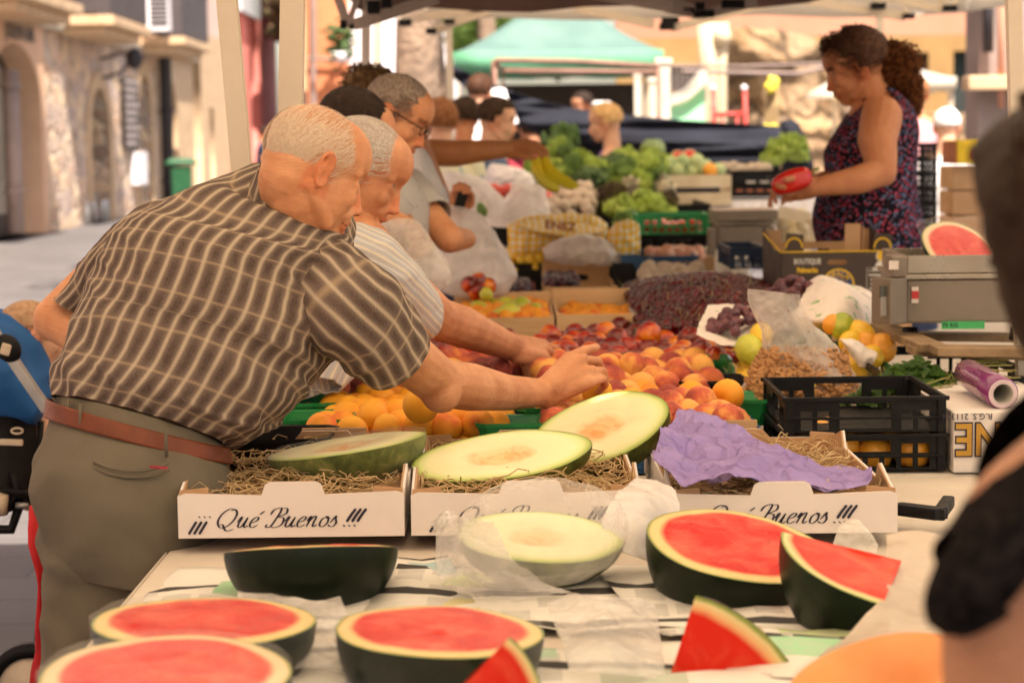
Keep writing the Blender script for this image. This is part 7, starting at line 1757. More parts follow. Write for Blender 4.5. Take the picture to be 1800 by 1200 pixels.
# ---------------------------------------------------------------- person 2: man in the striped shirt
def man2():
 r = empty('person', (P(500, 600, 4.35).x, 4.4, 0)); tag(r, 'elderly man with combed silver hair in a pale striped shirt, reaching into the peaches', 'person')
 ho = P(640, 302, 4.28); R = basis((.83, -.02, -.56), (.56, .1, .83)); s = 1.04
 b = MB(); head_prims(b, ho, R, s)
 b.cap(ho + R @ V((-.035, 0, -.04)), P(590, 400, 4.35), .056, .065); b.cap(ho + R @ V((-.0, 0, -.07)), P(610, 415, 4.3), .045, .06)
 sh = P(635, 430, 4.22); b.cap(P(590, 420, 4.36), P(480, 560, 4.38), .09, .12); b.cap(P(480, 560, 4.38), P(440, 720, 4.4), .12, .12)
 b.cap(sh, P(590, 410, 4.35), .06, .07)
 e = P(770, 560, 4.42); w = P(905, 612, 4.78)
 limb(b, [(sh, .062), (P(700, 500, 4.3), .055), (e, .048)]); limb(b, [(e, .048), (P(815, 575, 4.52), .048), (P(870, 598, 4.68), .038), (w, .031)]); b.ell(P(760, 568, 4.42), .038)
 for k, (a, c) in enumerate([((905, 600, 4.78), (955, 605, 4.9)), ((908, 608, 4.77), (962, 616, 4.88)), ((910, 618, 4.76), (958, 628, 4.84)), ((908, 625, 4.76), (945, 636, 4.82))]): b.cap(P(*a), P(*c), .020, .0145)
 def fing(pts, r0):
  q = [P(*p) for p in pts]; rr = r0
  for a, c in zip(q, q[1:]): b.cap(a, c, rr, rr * .93); rr *= .95
 fing([(955, 605, 4.9), (975, 612, 4.94), (988, 622, 4.95), (992, 634, 4.94)], .0115); fing([(962, 616, 4.88), (980, 628, 4.90), (988, 642, 4.90), (984, 654, 4.88)], .0115)
 fing([(958, 628, 4.84), (974, 640, 4.85), (978, 654, 4.84), (972, 662, 4.82)], .0110); fing([(945, 636, 4.82), (958, 650, 4.82), (962, 662, 4.81)], .0100); fing([(920, 630, 4.78), (925, 655, 4.80), (938, 676, 4.82), (948, 684, 4.82)], .0125)
 for sx in (-1, 1):
  h = P(430, 740, 4.42) + V((sx * .08, .03, 0)); k = V((h.x + .05, h.y, .48)); a = V((h.x, h.y, .09)); limb(b, [(h, .085), (k, .058), (a, .042)]); b.cap(a, a + V((.17, .02, -.05)), .042, .032)
 body(r, b, 'body', M_SKIN2, .0045, [(ho, R, s)], 3, brow=(.78, .70, .64)); eyes(r, ho, R, s, (.85, 0, -.6))
 def zone(p, d):
  if p.z < (-.08 if p.x < -.03 else -.03) or p.x > .078: return 0
  if p.x > .02 and p.z < .05: return 0
  if abs(p.y) > .055 and -.04 < p.x < .02 and p.z < .0: return 0
  return .9 if p.z < .09 else .6
 hair_strands(r, ho, R, s, H_WHITE2, zone, 7500, .055, .0006, 5, .007, (-1, 0, -.5), .13)
 b = MB()
 def sf(u, v, p): return fbm(p, 7, 3, 6) * .009 + (1 - 2 * abs(nz((p.x + p.z, p.y, p.z - p.x), 8, 2))) * .006
 loft(b, [(500, 700, 640, 650, 4.36, .30), (470, 640, 650, 600, 4.36, .33), (455, 560, 665, 560, 4.38, .36), (470, 480, 660, 500, 4.38, .36), (520, 425, 645, 440, 4.38, .28), (552, 385, 640, 395, 4.36, .20), (575, 362, 640, 378, 4.34, .16)], 96, 60, disp=sf, capends=False)
 loft(b, [(595, 395, 560, 500, 4.26, .16), (655, 400, 600, 530, 4.20, .18), (705, 440, 640, 555, 4.24, .185), (745, 490, 680, 580, 4.32, .175), (768, 520, 705, 556, 4.38, .155)], 72, 44, disp=sf, capends=False)
 o = b.build('striped_shirt', M_STRIPE, r, True); solidify(o, .0016, -1)
 b = MB(); loft(b, [(566, 372, 650, 396, 4.33, .165), (562, 384, 660, 410, 4.33, .185)], 60, 6, disp=lambda u, v, p: .003, capends=False); o = b.build('collar', M_STRIPE, r, True); solidify(o, .003)
 b = MB(); loft(b, [(390, 680, 560, 700, 4.40, .30), (385, 780, 560, 800, 4.40, .32), (400, 880, 545, 880, 4.42, .26), (410, 1330, 540, 1330, 4.45, .20)], 60, 30, disp=sf, capends=False); o = b.build('trousers', M_GREYCOL, r, True); solidify(o, .003, -1)
 # loose shirt tail hanging over the tray edge
 b = MB(); loft(b, [(560, 560, 668, 600, 4.30, .10), (545, 620, 640, 640, 4.24, .09), (530, 672, 600, 682, 4.18, .05)], 48, 20, disp=lambda u, v, p: math.sin(u * 50) * .003, capends=False); o = b.build('shirt_tail', M_STRIPE, r, True); solidify(o, .0016, -1)
man2()
# ---------------------------------------------------------------- men behind
def bust(label, hx, hy, hd, fwd, up, s, skin, shirt, hairfn=None, hairm=None, eyesq=True, ground=True, torso=None, fem=False, height=None, strands=None, curlspec=None, cap_amp=.004, width=.22, skirt=None, arms=None, voxel=.007, shirt_top=.30):
 """standing person: head at (hx,hy,hd); torso below; generic arms; whole figure down to the ground"""
 ho = P(hx, hy, hd); R = basis(fwd, up); r = empty('person', (ho.x, ho.y, 0)); tag(r, label, 'person')
 b = MB(); head_prims(b, ho, R, s, fem); nb = ho + V((0, 0, -.165 * s)) - R @ V((.05, 0, 0)) * s; b.cap(ho + R @ V((-.03, 0, -.04)) * s, nb, .052 * s, .056 * s)
 f2 = V((V(fwd).x, V(fwd).y, 0)).normalized(); lf = V((-f2.y, f2.x, 0)); cz = ho.z; H = cz
 if torso is None:
  ch = nb - V((0, 0, .20 * s)) - f2 * .01; hip = V((nb.x, nb.y, max(.75, cz - .80 * s))) - f2 * .02
 else: ch, hip = torso
 for q in (-1, 1):
  shp = nb + lf * q * .165 * s * (.92 if fem else 1) - V((0, 0, .06 * s)); b.cap(shp, nb - V((0, 0, .02)), .048 * s, .052 * s); b.cap(shp, ch + lf * q * .06, .05 * s, .085 * s)
  if arms and q in arms: limb(b, arms[q](shp))
  else:
   el = shp + lf * q * .05 - V((0, 0, .29 * s)) - f2 * .03; wr = el + f2 * .14 + V((0, 0, -.18 * s)); limb(b, [(shp, .048 * s), (el, .038 * s), (wr, .026 * s)]); hand_prims(b, wr, wr - el, lf * q, -q, s * .9, (.5, .6, .6, .6))
  hp = hip + lf * q * .08; kn = V((hp.x, hp.y, hp.z * .54)) + f2 * .02; an = V((hp.x, hp.y, .09)); limb(b, [(hp, .08 * s), (kn, .055 * s), (an, .04 * s)]); b.cap(an, an + f2 * .15 - V((0, 0, .05)), .04, .032)
 b.cap(ch + lf * .05, hip + lf * .04, .10 * s, .11 * s); b.cap(ch - lf * .05, hip - lf * .04, .10 * s, .11 * s)
 body(r, b, 'body', skin, voxel, [(ho, R, s)], 3);
 if eyesq: eyes(r, ho, R, s)
 # shirt shell: lofted rings around the torso
 if shirt is not None:
  b = MB(); N = 40; rows = [(nb - V((0, 0, .012)), .072, .065), (nb - V((0, 0, .05 * s)), .15 * s, .085 * s), (nb - V((0, 0, .10 * s)), .20 * s, .11 * s), (ch, .175 * s, .135 * s), (ch.lerp(hip, .5), .155 * s, .135 * s), (hip, .175 * s, .15 * s), (hip - V((0, 0, .12)), .18 * s, .155 * s)]
  if skirt: rows += [(hip - V((0, 0, .5)), .22 * s, .19 * s)]
  pts = []; uv = []
  M_ = 40
  tab = [(tuple(c) + (a, d)) for c, a, d in rows]
  for j in range(M_ + 1):
   q = crom(tab, j / M_ * (len(tab) - 1)); c = V(q[:3])
   for k in range(N):
    t = 2 * math.pi * k / N; p = c + lf * math.cos(t) * q[3] + f2 * math.sin(t) * q[4]; p += (lf * math.cos(t) + f2 * math.sin(t)) * fbm(p, 7, 3, 2) * .012; pts.append(p)
  F = [(j * N + k, j * N + (k + 1) % N, (j + 1) * N + (k + 1) % N, (j + 1) * N + k) for j in range(M_) for k in range(N)]
  UVs = [[(2 * math.pi * (k + a) / N * .16, (j + c_) / M_ * .8) for a, c_ in ((0, 0), (1, 0), (1, 1), (0, 1))] for j in range(M_) for k in range(N)]
  b.add(pts, F, UVs)
  if shirt_top:
   for q in (-1, 1):
    shp = nb + lf * q * .165 * s * (.92 if fem else 1) - V((0, 0, .06 * s)); el = arms[q](shp)[1][0] if arms and q in arms else shp + lf * q * .05 - V((0, 0, .29 * s)) - f2 * .03
    e2 = shp.lerp(el, .62); a0 = shp - (el - shp) * .12; b.tube([a0, shp, shp.lerp(e2, .5), e2], [.045 * s, .066 * s, .066 * s, .064 * s], 20, False)
  o = b.build('shirt', shirt, r, True); solidify(o, .002, -1)
 b = MB()
 for q in (-1, 1):
  hp = hip + lf * q * .08; b.tube([hp + V((0, 0, .08)), hp, V((hp.x, hp.y, hp.z * .54)), V((hp.x, hp.y, .10))], [.10, .115, .085, .07], 16, False)
 o = b.build('trousers', M_DBLUE if not skirt else shirt, r, True)
 if hairfn: hair_cap(r, ho, R, s, hairm, hairfn, amp=cap_amp)
 if strands: hair_strands(r, ho, R, s, hairm, *strands)
 if curlspec: curls(r, hairm, [(ho + R @ (V(c) * s), [q * s for q in rr]) for c, rr in curlspec[0]], curlspec[1], curlspec[2])
 return r, ho, R
def short_hair(th=.010, front=.62, low=-.35):
 def f(d):
  if d.z < low + (.35 if d.x > -.2 else -.15): return -.02
  if d.x > front and d.z < .75: return -.02
  if d.x > .25 and d.z < .35: return -.02
  return th
 return f
def full_hair(th=.022, low=-.75):
 def f(d):
  if d.x > .45 and d.z < .55: return -.03
  if d.x > .15 and d.z < .1: return -.03
  if d.z < low: return -.03
  return th
 return f
# dark haired man, only the top of his head shows
bust('man with short dark hair bending behind the two elderly men', 622, 236, 5.0, (.8, .1, -.6), (.6, 0, .8), 1.02, M_SKIN2, M_WHITET2, short_hair(.007, .75), H_DARK, cap_amp=.002, strands=(lambda p, d: 1 if (p.z > -.02 and p.x < .06) else 0, 7000, .018, .0006, 3, .009, (-.6, 0, -.6), .3))
# grey haired man with glasses
def man4():
 arm = {-1: lambda s_: [(s_, .05), (P(735, 430, 5.6), .042), (P(700, 395, 5.5), .036), (P(655, 375, 5.5), .028)], 1: lambda s_: [(s_, .05), (P(790, 420, 5.75), .042), (P(820, 420, 5.9), .03)]}
 r, ho, R = bust('grey haired man with dark framed glasses looking down over the stall', 700, 205, 5.75, (.80, -.22, -.52), (.52, .0, .85), 1.04, M_SKIN1, M_DOTS, short_hair(.010, .66, -.5), H_GREY, arms=arm, voxel=.005,
     strands=(lambda p, d: 1 if (p.z > -.04 and p.x < .07 and not (p.x > .02 and p.z < .03)) else 0, 5000, .034, .0006, 8, .010, (-1, 0, -.35), .2))
 b = MB(); T = lambda *p: ho + R @ (V(p) * 1.04 * HS)
 for y in (-1, 1):
  b.tube([T(.098, y * .030 + .021 * math.cos(a), .004 + .017 * math.sin(a)) for a in [2 * math.pi * k / 16 for k in range(17)]], .0016, 5)
  b.tube([T(.098, y * .052, .008), T(.05, y * .075, .008), T(-.01, y * .083, .006), T(-.025, y * .081, -.01)], .0020, 5)
 b.tube([T(.099, -.009, .006), T(.102, 0, .009), T(.099, .009, .006)], .0016, 5); b.build('glasses', M_BLACKPL, r, True)
man4()
def man5():
 w = P(905, 262, 7.25);
 arm = {-1: lambda s_: [(P(690, 262, 7.2), .055), (P(725, 262, 7.2), .048), (P(810, 264, 7.2), .046), (P(868, 262, 7.22), .034), (P(905, 261, 7.25), .027)]}
 ho = P(655, 178, 7.0); R = basis((.9, .2, -.3), (.3, 0, .95)); r = empty('person', (ho.x, ho.y, 0)); tag(r, 'curly haired customer holding up two bananas with a long tanned bare arm', 'person')
 b = MB(); head_prims(b, ho, R, 1.0); b.cap(ho + R @ V((-.03, 0, -.04)), ho + V((-.03, 0, -.2)), .052, .058); nb = ho + V((-.03, 0, -.2)); sh = P(688, 300, 7.1)
 b.cap(nb, sh, .06, .055); b.cap(nb, nb + V((-.12, .15, -.05)), .06, .055); hip = V((nb.x - .05, nb.y + .05, .88)); b.cap(nb + V((0, 0, -.18)), hip, .13, .13)
 limb(b, [(sh, .058), (P(700, 268, 7.12), .056), (P(735, 268, 7.15), .050), (P(800, 270, 7.18), .049), (P(850, 265, 7.2), .040), (P(900, 262, 7.25), .028)])
 for a, c in (((900, 256, 7.25), (925, 250, 7.28)), ((902, 262, 7.25), (932, 256, 7.26)), ((903, 268, 7.24), (934, 264, 7.24)), ((902, 272, 7.24), (928, 272, 7.22))): b.cap(P(*a), P(*c), .021, .017)
 def fing(pts, r0):
  q = [P(*p) for p in pts]; rr = r0
  for a, c in zip(q, q[1:]): b.cap(a, c, rr, rr * .93); rr *= .95
 fing([(925, 250, 7.28), (942, 252, 7.28), (952, 262, 7.28), (954, 272, 7.27)], .0125); fing([(932, 256, 7.26), (950, 258, 7.26), (960, 266, 7.26), (961, 277, 7.25)], .0125)
 fing([(934, 264, 7.24), (948, 268, 7.23), (955, 276, 7.23), (954, 284, 7.23)], .012); fing([(928, 272, 7.22), (938, 278, 7.21), (944, 285, 7.21)], .0115); fing([(908, 270, 7.22), (922, 276, 7.2), (934, 276, 7.2)], .0135)
 for q in (-1, 1):
  h = hip + V((q * .08, 0, 0)); limb(b, [(h, .085), (V((h.x, h.y, .47)), .058), (V((h.x, h.y, .09)), .042)]); b.cap((h.x, h.y, .07), (h.x + .16, h.y, .04), .04, .03)
 b.cap(nb + V((-.12, .15, -.05)), nb + V((-.2, .2, -.35)), .05, .04); b.cap(nb + V((-.2, .2, -.35)), nb + V((-.05, .2, -.5)), .04, .03)
 body(r, b, 'body', M_SKINT, .006, [(ho, R, 1.0)], 3); eyes(r, ho, R, 1.0)
 hair_cap(r, ho, R, 1.0, H_CURL, full_hair(.014, -.5), amp=.006)
 curls(r, H_CURL, [(ho + R @ V((-.03, 0, .05)), (.105, .09, .075))], 520, .022, 4, rad=.0028)
 b = MB(); loft(b, [(600, 300, 700, 292, 7.1, .30), (598, 370, 690, 360, 7.1, .32), (600, 460, 690, 450, 7.1, .30), (600, 560, 690, 560, 7.1, .32)], 48, 30, disp=lambda u, v, p: fbm(p, 7) * .012); b.build('shirt', M_WHITET2, r, True)
 b = MB(); b.tube([hip + V((0, 0, .05)), V((hip.x, hip.y, .5)), V((hip.x, hip.y, .1))], [.19, .17, .15], 20); b.build('trousers', M_DBLUE, r, True)
 # bananas: top-level things held by this person
 n = NT('banana_peel'); vec = n.co(); g = n.sep(vec)
 n.set(color=n.ramp(n.math('ADD', n.math('MULTIPLY_ADD', g[2], 5, .35), n.math('MULTIPLY', n.noise(vec, 12, 4), .25)), [(.0, (.62, .56, .02)), (.3, (.84, .66, .02)), (.75, (.70, .60, .02)), (1, (.20, .12, .03))]), rough=.45); Mb = n.m
 for lab, pts in (('left banana hanging from the tanned hand', [(948, 276, 7.22), (943, 290, 7.2), (947, 305, 7.18), (960, 320, 7.16), (978, 330, 7.15), (984, 331, 7.15)]), ('right banana hanging from the tanned hand, greener and longer', [(957, 274, 7.24), (960, 286, 7.22), (968, 300, 7.2), (985, 315, 7.18), (1005, 325, 7.17), (1018, 327, 7.17)])):
  b = MB(); q = [V(crom([tuple(P(*p)) for p in pts], i / 20 * (len(pts) - 1))) for i in range(21)]; b.tube([p - P(*pts[0]) for p in q], [.007, .008, .012] + [.0205] * 3 + [.0225] * 9 + [.021, .019, .016, .012, .007, .004], 6); o = b.build('banana', Mb, None, False); o.location = P(*pts[0]); tag(o, lab, 'banana', 'two bananas in the raised hand')
man5()
# white striped shirt customer whose face is hidden, holding a dark phone
def man6():
 r = empty('person', (P(745, 350, 6.7).x, 6.8, 0)); tag(r, 'customer in a white striped shirt holding a small dark phone, head hidden', 'person')
 b = MB(); nb = P(720, 270, 6.9); ho = P(712, 222, 7.0); R = basis((.9, .1, -.3), (.3, 0, .95)); head_prims(b, ho, R, .95); b.cap(ho, nb, .05, .06); b.cap(nb, P(735, 360, 6.85), .08, .12); b.cap(P(735, 360, 6.85), V((P(720, 400, 6.9).x, 6.9, .85)), .12, .12)
 limb(b, [(P(745, 320, 6.75), .05), (P(735, 395, 6.65), .042), (P(790, 392, 6.6), .036), (P(805, 375, 6.6), .026)]); hand_prims(b, P(803, 378, 6.6), (.15, 0, .9), (0, 1, .2), -1, .85, (1.2, 1.3, 1.3, 1.3))
 x = P(720, 400, 6.9).x
 for q in (-1, 1): limb(b, [(V((x + q * .08, 6.9, .85)), .085), (V((x + q * .08, 6.9, .45)), .06), (V((x + q * .08, 6.9, .08)), .042)]); b.cap((x + q * .08, 6.9, .06), (x + q * .08 + .15, 6.88, .04), .04, .03)
 body(r, b, 'body', M_SKINV, .007, [(ho, R, .95)], 3)
 b = MB(); loft(b, [(700, 285, 745, 290, 6.86, .2), (690, 315, 768, 312, 6.8, .3), (685, 350, 785, 340, 6.78, .32), (690, 388, 785, 380, 6.78, .32), (690, 450, 780, 450, 6.8, .3)], 64, 40, disp=lambda u, v, p: fbm(p, 8) * .012 + math.sin(u * 60) * .003)
 b.build('striped_shirt', M_STRIPE2, r, True); hair_cap(r, ho, R, .95, H_GREY, short_hair(.01))
 b = MB(); b.tube([(x, 6.9, .9), (x, 6.9, .5), (x, 6.9, .1)], [.18, .17, .15], 20); b.build('trousers', M_DBLUE, r, True)
 b = MB(); b.box(P(810, 353, 6.56), (.035, .012, .06), Matrix.Rotation(.3, 3, 'Y')); tag(b.build('phone', M_BLACKPL, bevel=.004), 'small dark phone held above the white bag', 'phone')
man6()
# ---------------------------------------------------------------- vendor woman
def vendor():
 r = empty('person', (P(1530, 300, 6.9).x, 6.9, 0)); tag(r, 'woman vendor with a curly ponytail in a dark patterned sleeveless top', 'person')
 D = 6.85; ho = P(1500, 118, D); R = basis((-.90, .02, -.40), (-.38, 0, .92)); s = 1.08
 b = MB(); head_prims(b, ho, R, s, True)
 b.cap(ho + R @ V((-.03, 0, -.05)), P(1540, 180, D), .052, .062); b.cap(P(1530, 165, D), P(1548, 200, D), .055, .08)
 sf_, sb = P(1550, 205, D - .17), P(1555, 205, D + .17)
 b.cap(P(1545, 200, D), sf_ + V((.0, .03, 0)), .06, .060); b.cap(P(1545, 200, D), sb, .06, .055)
 b.cap(P(1548, 220, D), P(1530, 300, D), .12, .15); b.cap(P(1530, 300, D), P(1522, 400, D), .15, .16)
 # near arm
 el = P(1551, 300, D - .26); w = P(1425, 331, D - .32)
 limb(b, [(sf_, .070), (P(1542, 245, D - .22), .066), (P(1548, 280, D - .25), .056), (el, .048)]); b.ell(P(1553, 306, D - .25), .042)
 limb(b, [(el, .049), (P(1510, 316, D - .29), .048), (P(1465, 324, D - .31), .038), (w, .028)])
 hw = w;
 for a, c in (((1427, 322, -.32), (1405, 318, -.33)), ((1426, 328, -.32), (1400, 328, -.33)), ((1426, 334, -.32), (1400, 338, -.32)), ((1427, 338, -.31), (1405, 345, -.31))): b.cap(P(a[0], a[1], D + a[2]), P(c[0], c[1], D + c[2]), .021, .017)
 def fing(pts, r0):
  q = [P(p[0], p[1], D + p[2]) for p in pts]; rr = r0
  for a, c in zip(q, q[1:]): b.cap(a, c, rr, rr * .93); rr *= .95
 fing([(1405, 318, -.33), (1392, 314, -.40), (1382, 316, -.42)], .0115); fing([(1400, 328, -.33), (1385, 330, -.38), (1372, 328, -.40), (1364, 324, -.38)], .0118)
 fing([(1400, 338, -.32), (1384, 342, -.34), (1370, 340, -.34), (1362, 335, -.32)], .0115); fing([(1405, 345, -.31), (1390, 351, -.30), (1377, 350, -.28)], .0105)
 # far arm and hand
 e2 = P(1510, 310, D + .16); w2 = P(1418, 322, D - .12); limb(b, [(sb, .06), (P(1540, 260, D + .2), .055), (e2, .046), (P(1460, 318, D + .02), .040), (w2, .027)])
 hand_prims(b, w2, (-.8, -.25, -.1), (.1, .5, .8), 1, .95, (.5, .6, .7, .7))
 hip = P(1530, 440, D);
 for q in (-1, 1):
  h = V((hip.x, hip.y + q * .09, .85)); limb(b, [(h, .095), (V((h.x, h.y, .45)), .065), (V((h.x + .02, h.y, .08)), .045)]); b.cap((h.x, h.y, .06), (h.x - .15, h.y, .04), .04, .03)
 body(r, b, 'body', M_SKINV, .0055, [(ho, R, s)], 3, brow=(.2, .14, .12)); eyes(r, ho, R, s, (.8, 0, -.6))
 # top: follows bust and belly; armhole open on the near side
 b = MB(); N = 96; M_ = 80
 rows = [(1500, 172, 1570, 150, .10), (1508, 180, 1594, 178, .27), (1488, 205, 1604, 205, .40), (1468, 235, 1609, 235, .38), (1450, 262, 1612, 262, .36), (1449, 285, 1613, 290, .35), (1450, 312, 1614, 318, .36), (1434, 345, 1616, 345, .40), (1430, 375, 1618, 375, .42), (1434, 410, 1620, 410, .42), (1440, 460, 1625, 460, .42), (1445, 560, 1630, 560, .42)]
 tb = MB(); loft(tb, [(a, b_, c, d, D, t) for a, b_, c, d, t in rows], N, M_, disp=lambda u, v, p: fbm(p, 6, 3, 3) * .012, capends=False)
 me = tb.mesh('sleeveless_top'); bm = bmesh.new(); bm.from_mesh(me)
 kill = []
 for f in bm.faces:
  c = f.calc_center_median(); v_ = c - CAM; t = 1 / v_.dot(F_); px = 900 + v_.dot(RV) * t * FPX; py = 600 - v_.dot(UV_) * t * FPX
  if c.y < D - .02 and ((px - 1548) / 34) ** 2 + ((py - 200) / 46) ** 2 < 1: kill.append(f)
  if py < 190 and px < 1545 and c.y < D + .3 and (py - 150) < (1545 - px) * .9: kill.append(f)
 bmesh.ops.delete(bm, geom=list(set(kill)), context='FACES'); bm.to_mesh(me); bm.free()
 o = link('sleeveless_top', me, M_VEND, r); solidify(o, .003, -1)
 b = MB(); b.tube([(hip.x, D, .95), (hip.x, D, .5), (hip.x, D, .12)], [.24, .22, .2], 24); b.build('trousers', M_DBLUE, r, True)
 # hair
 def hf(d):
  if d.x > .50 and d.z < .60: return -.03
  if d.x > .12 and d.z < .18: return -.03
  if d.z < -.45: return -.03
  return .018 + .008 * (d.x < 0)
 hair_cap(r, ho, R, s, H_BROWN, hf, amp=.005)
 hair_strands(r, ho, R, s, H_BROWN, lambda p, d: 1 if (p.z > -.02 and not (p.x > .03 and p.z < .04)) else 0, 3500, .05, .0008, 9, .026, (-1, 0, -.15), .2, 'hair_strands')
 curls(r, H_BROWN, [(ho + R @ V((-.03, 0, .075)), (.095, .08, .045)), (ho + R @ V((.03, 0, .085)), (.05, .06, .03))], 420, .05, 12, 'loose_curls', .0016)
 curls(r, H_CURLR, [(P(1565, 102, D), (.055, .06, .05)), (P(1590, 112, D), (.055, .06, .06)), (P(1590, 140, D), (.045, .055, .06)), (P(1602, 160, D), (.035, .05, .06)), (P(1606, 180, D), (.025, .04, .04)), (P(1568, 128, D), (.05, .05, .05))], 1500, .040, 11, 'ponytail', .0026)
 # red pepper
 b = MB(); c = P(1392, 318, D - .37); L = V((.078, 0, .018)); pr = empty('red_pepper', c); tag(pr, 'long shiny red pepper in the vendor hands', 'pepper')
 mb = MB(); pts = []; n_ = 30; prof = [(-.5, .010), (-.46, .020), (-.35, .029), (-.1, .036), (.15, .036), (.35, .031), (.46, .020), (.5, .007)]
 for i in range(25):
  t, rr = crom(prof, i / 24 * 7)
  for k in range(n_):
   a = 2 * math.pi * k / n_; q = rr * (1 + .09 * math.cos(3 * a)); pts.append(V((t * .135, math.cos(a) * q * .9, math.sin(a) * q)))
 Rp = Matrix.Rotation(-.32, 3, 'Y'); mb.add([Rp @ p for p in pts], [(i * n_ + k, (i + 1) * n_ + k, (i + 1) * n_ + (k + 1) % n_, i * n_ + (k + 1) % n_) for i in range(24) for k in range(n_)] + [tuple(range(n_)), tuple(24 * n_ + k for k in range(n_))[::-1]])
 mb.build('pepper_flesh', simple('red_pepper_skin', (.62, .02, .012), .16, (.50, .012, .01), 9, coat=.5), pr, True, False)
 mb = MB(); mb.tube([Rp @ V((.062, 0, 0)), Rp @ V((.08, 0, .01)), Rp @ V((.095, 0, .008))], [.01, .006, .007], 8); mb.build('stem', M_STEM, pr, True, False)
vendor()
# ---------------------------------------------------------------- background shoppers
UPV = (0, 0, 1)
bust('woman with short dark hair in a slate blue top among the far shoppers', 876, 214, 10.4, (.85, -.15, -.15), UPV, 1.0, M_SKINP, M_BLUET, full_hair(.026, -.35), H_BLACKW, fem=True, cap_amp=.014)
bust('curly brown haired shopper behind the woman in blue', 818, 208, 11.2, (.2, .9, -.1), UPV, .95, M_SKINV, M_PINKT, full_hair(.026, -.5), H_BLACKW, fem=True, cap_amp=.014)
bust('auburn haired woman in a yellow green floral dress seen from behind', 773, 214, 10.0, (-.2, .95, 0), UPV, .98, M_SKINP, M_FLORAL, full_hair(.024, -.55), H_AUB, fem=True, cap_amp=.008, skirt=True)
bust('short blonde haired woman in a violet sleeveless top at the vegetables', 1062, 216, 11.8, (-.85, .2, -.2), UPV, .98, M_SKINP, M_PURPT, full_hair(.02, -.4), H_BLONDE, fem=True, cap_amp=.006, shirt_top=0)
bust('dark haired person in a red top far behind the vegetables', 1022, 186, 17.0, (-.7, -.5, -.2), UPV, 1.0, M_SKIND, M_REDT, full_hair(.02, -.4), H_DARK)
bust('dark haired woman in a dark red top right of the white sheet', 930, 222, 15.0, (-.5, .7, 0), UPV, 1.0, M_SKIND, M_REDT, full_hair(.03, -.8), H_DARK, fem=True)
bust('distant pedestrian in a dark blue top by the pink arcade', 467, 233, 38.0, (.9, .2, 0), UPV, 1.0, M_SKINV, M_DBLUE, full_hair(.02, -.4), H_DARK, voxel=.012)
bust('brown haired shopper partly hidden by the hanging white sheet', 846, 160, 13.5, (.5, .8, 0), UPV, .98, M_SKINP, M_WHITET2, full_hair(.02, -.6), H_BROWN, fem=True)
armw = {-1: lambda s_: [(s_, .05), (s_ + V((-.32, -.02, -.08)), .04), (s_ + V((-.5, -.05, -.12)), .028)]}
bust('white haired man in a white shirt with his back turned at the right', 1665, 222, 12.5, (.3, .95, 0), UPV, 1.02, M_SKINP, M_WHITET2, full_hair(.014, -.3), hairmat('hair_pure_white', (.80, .78, .76), (.70, .68, .66)), skirt=True)
bust('person in a pink top just right of the vendor ponytail', 1612, 165, 14.0, (.3, .9, 0), UPV, 1.0, M_SKINV, M_PINKT, full_hair(.02, -.4), H_AUB, fem=True)
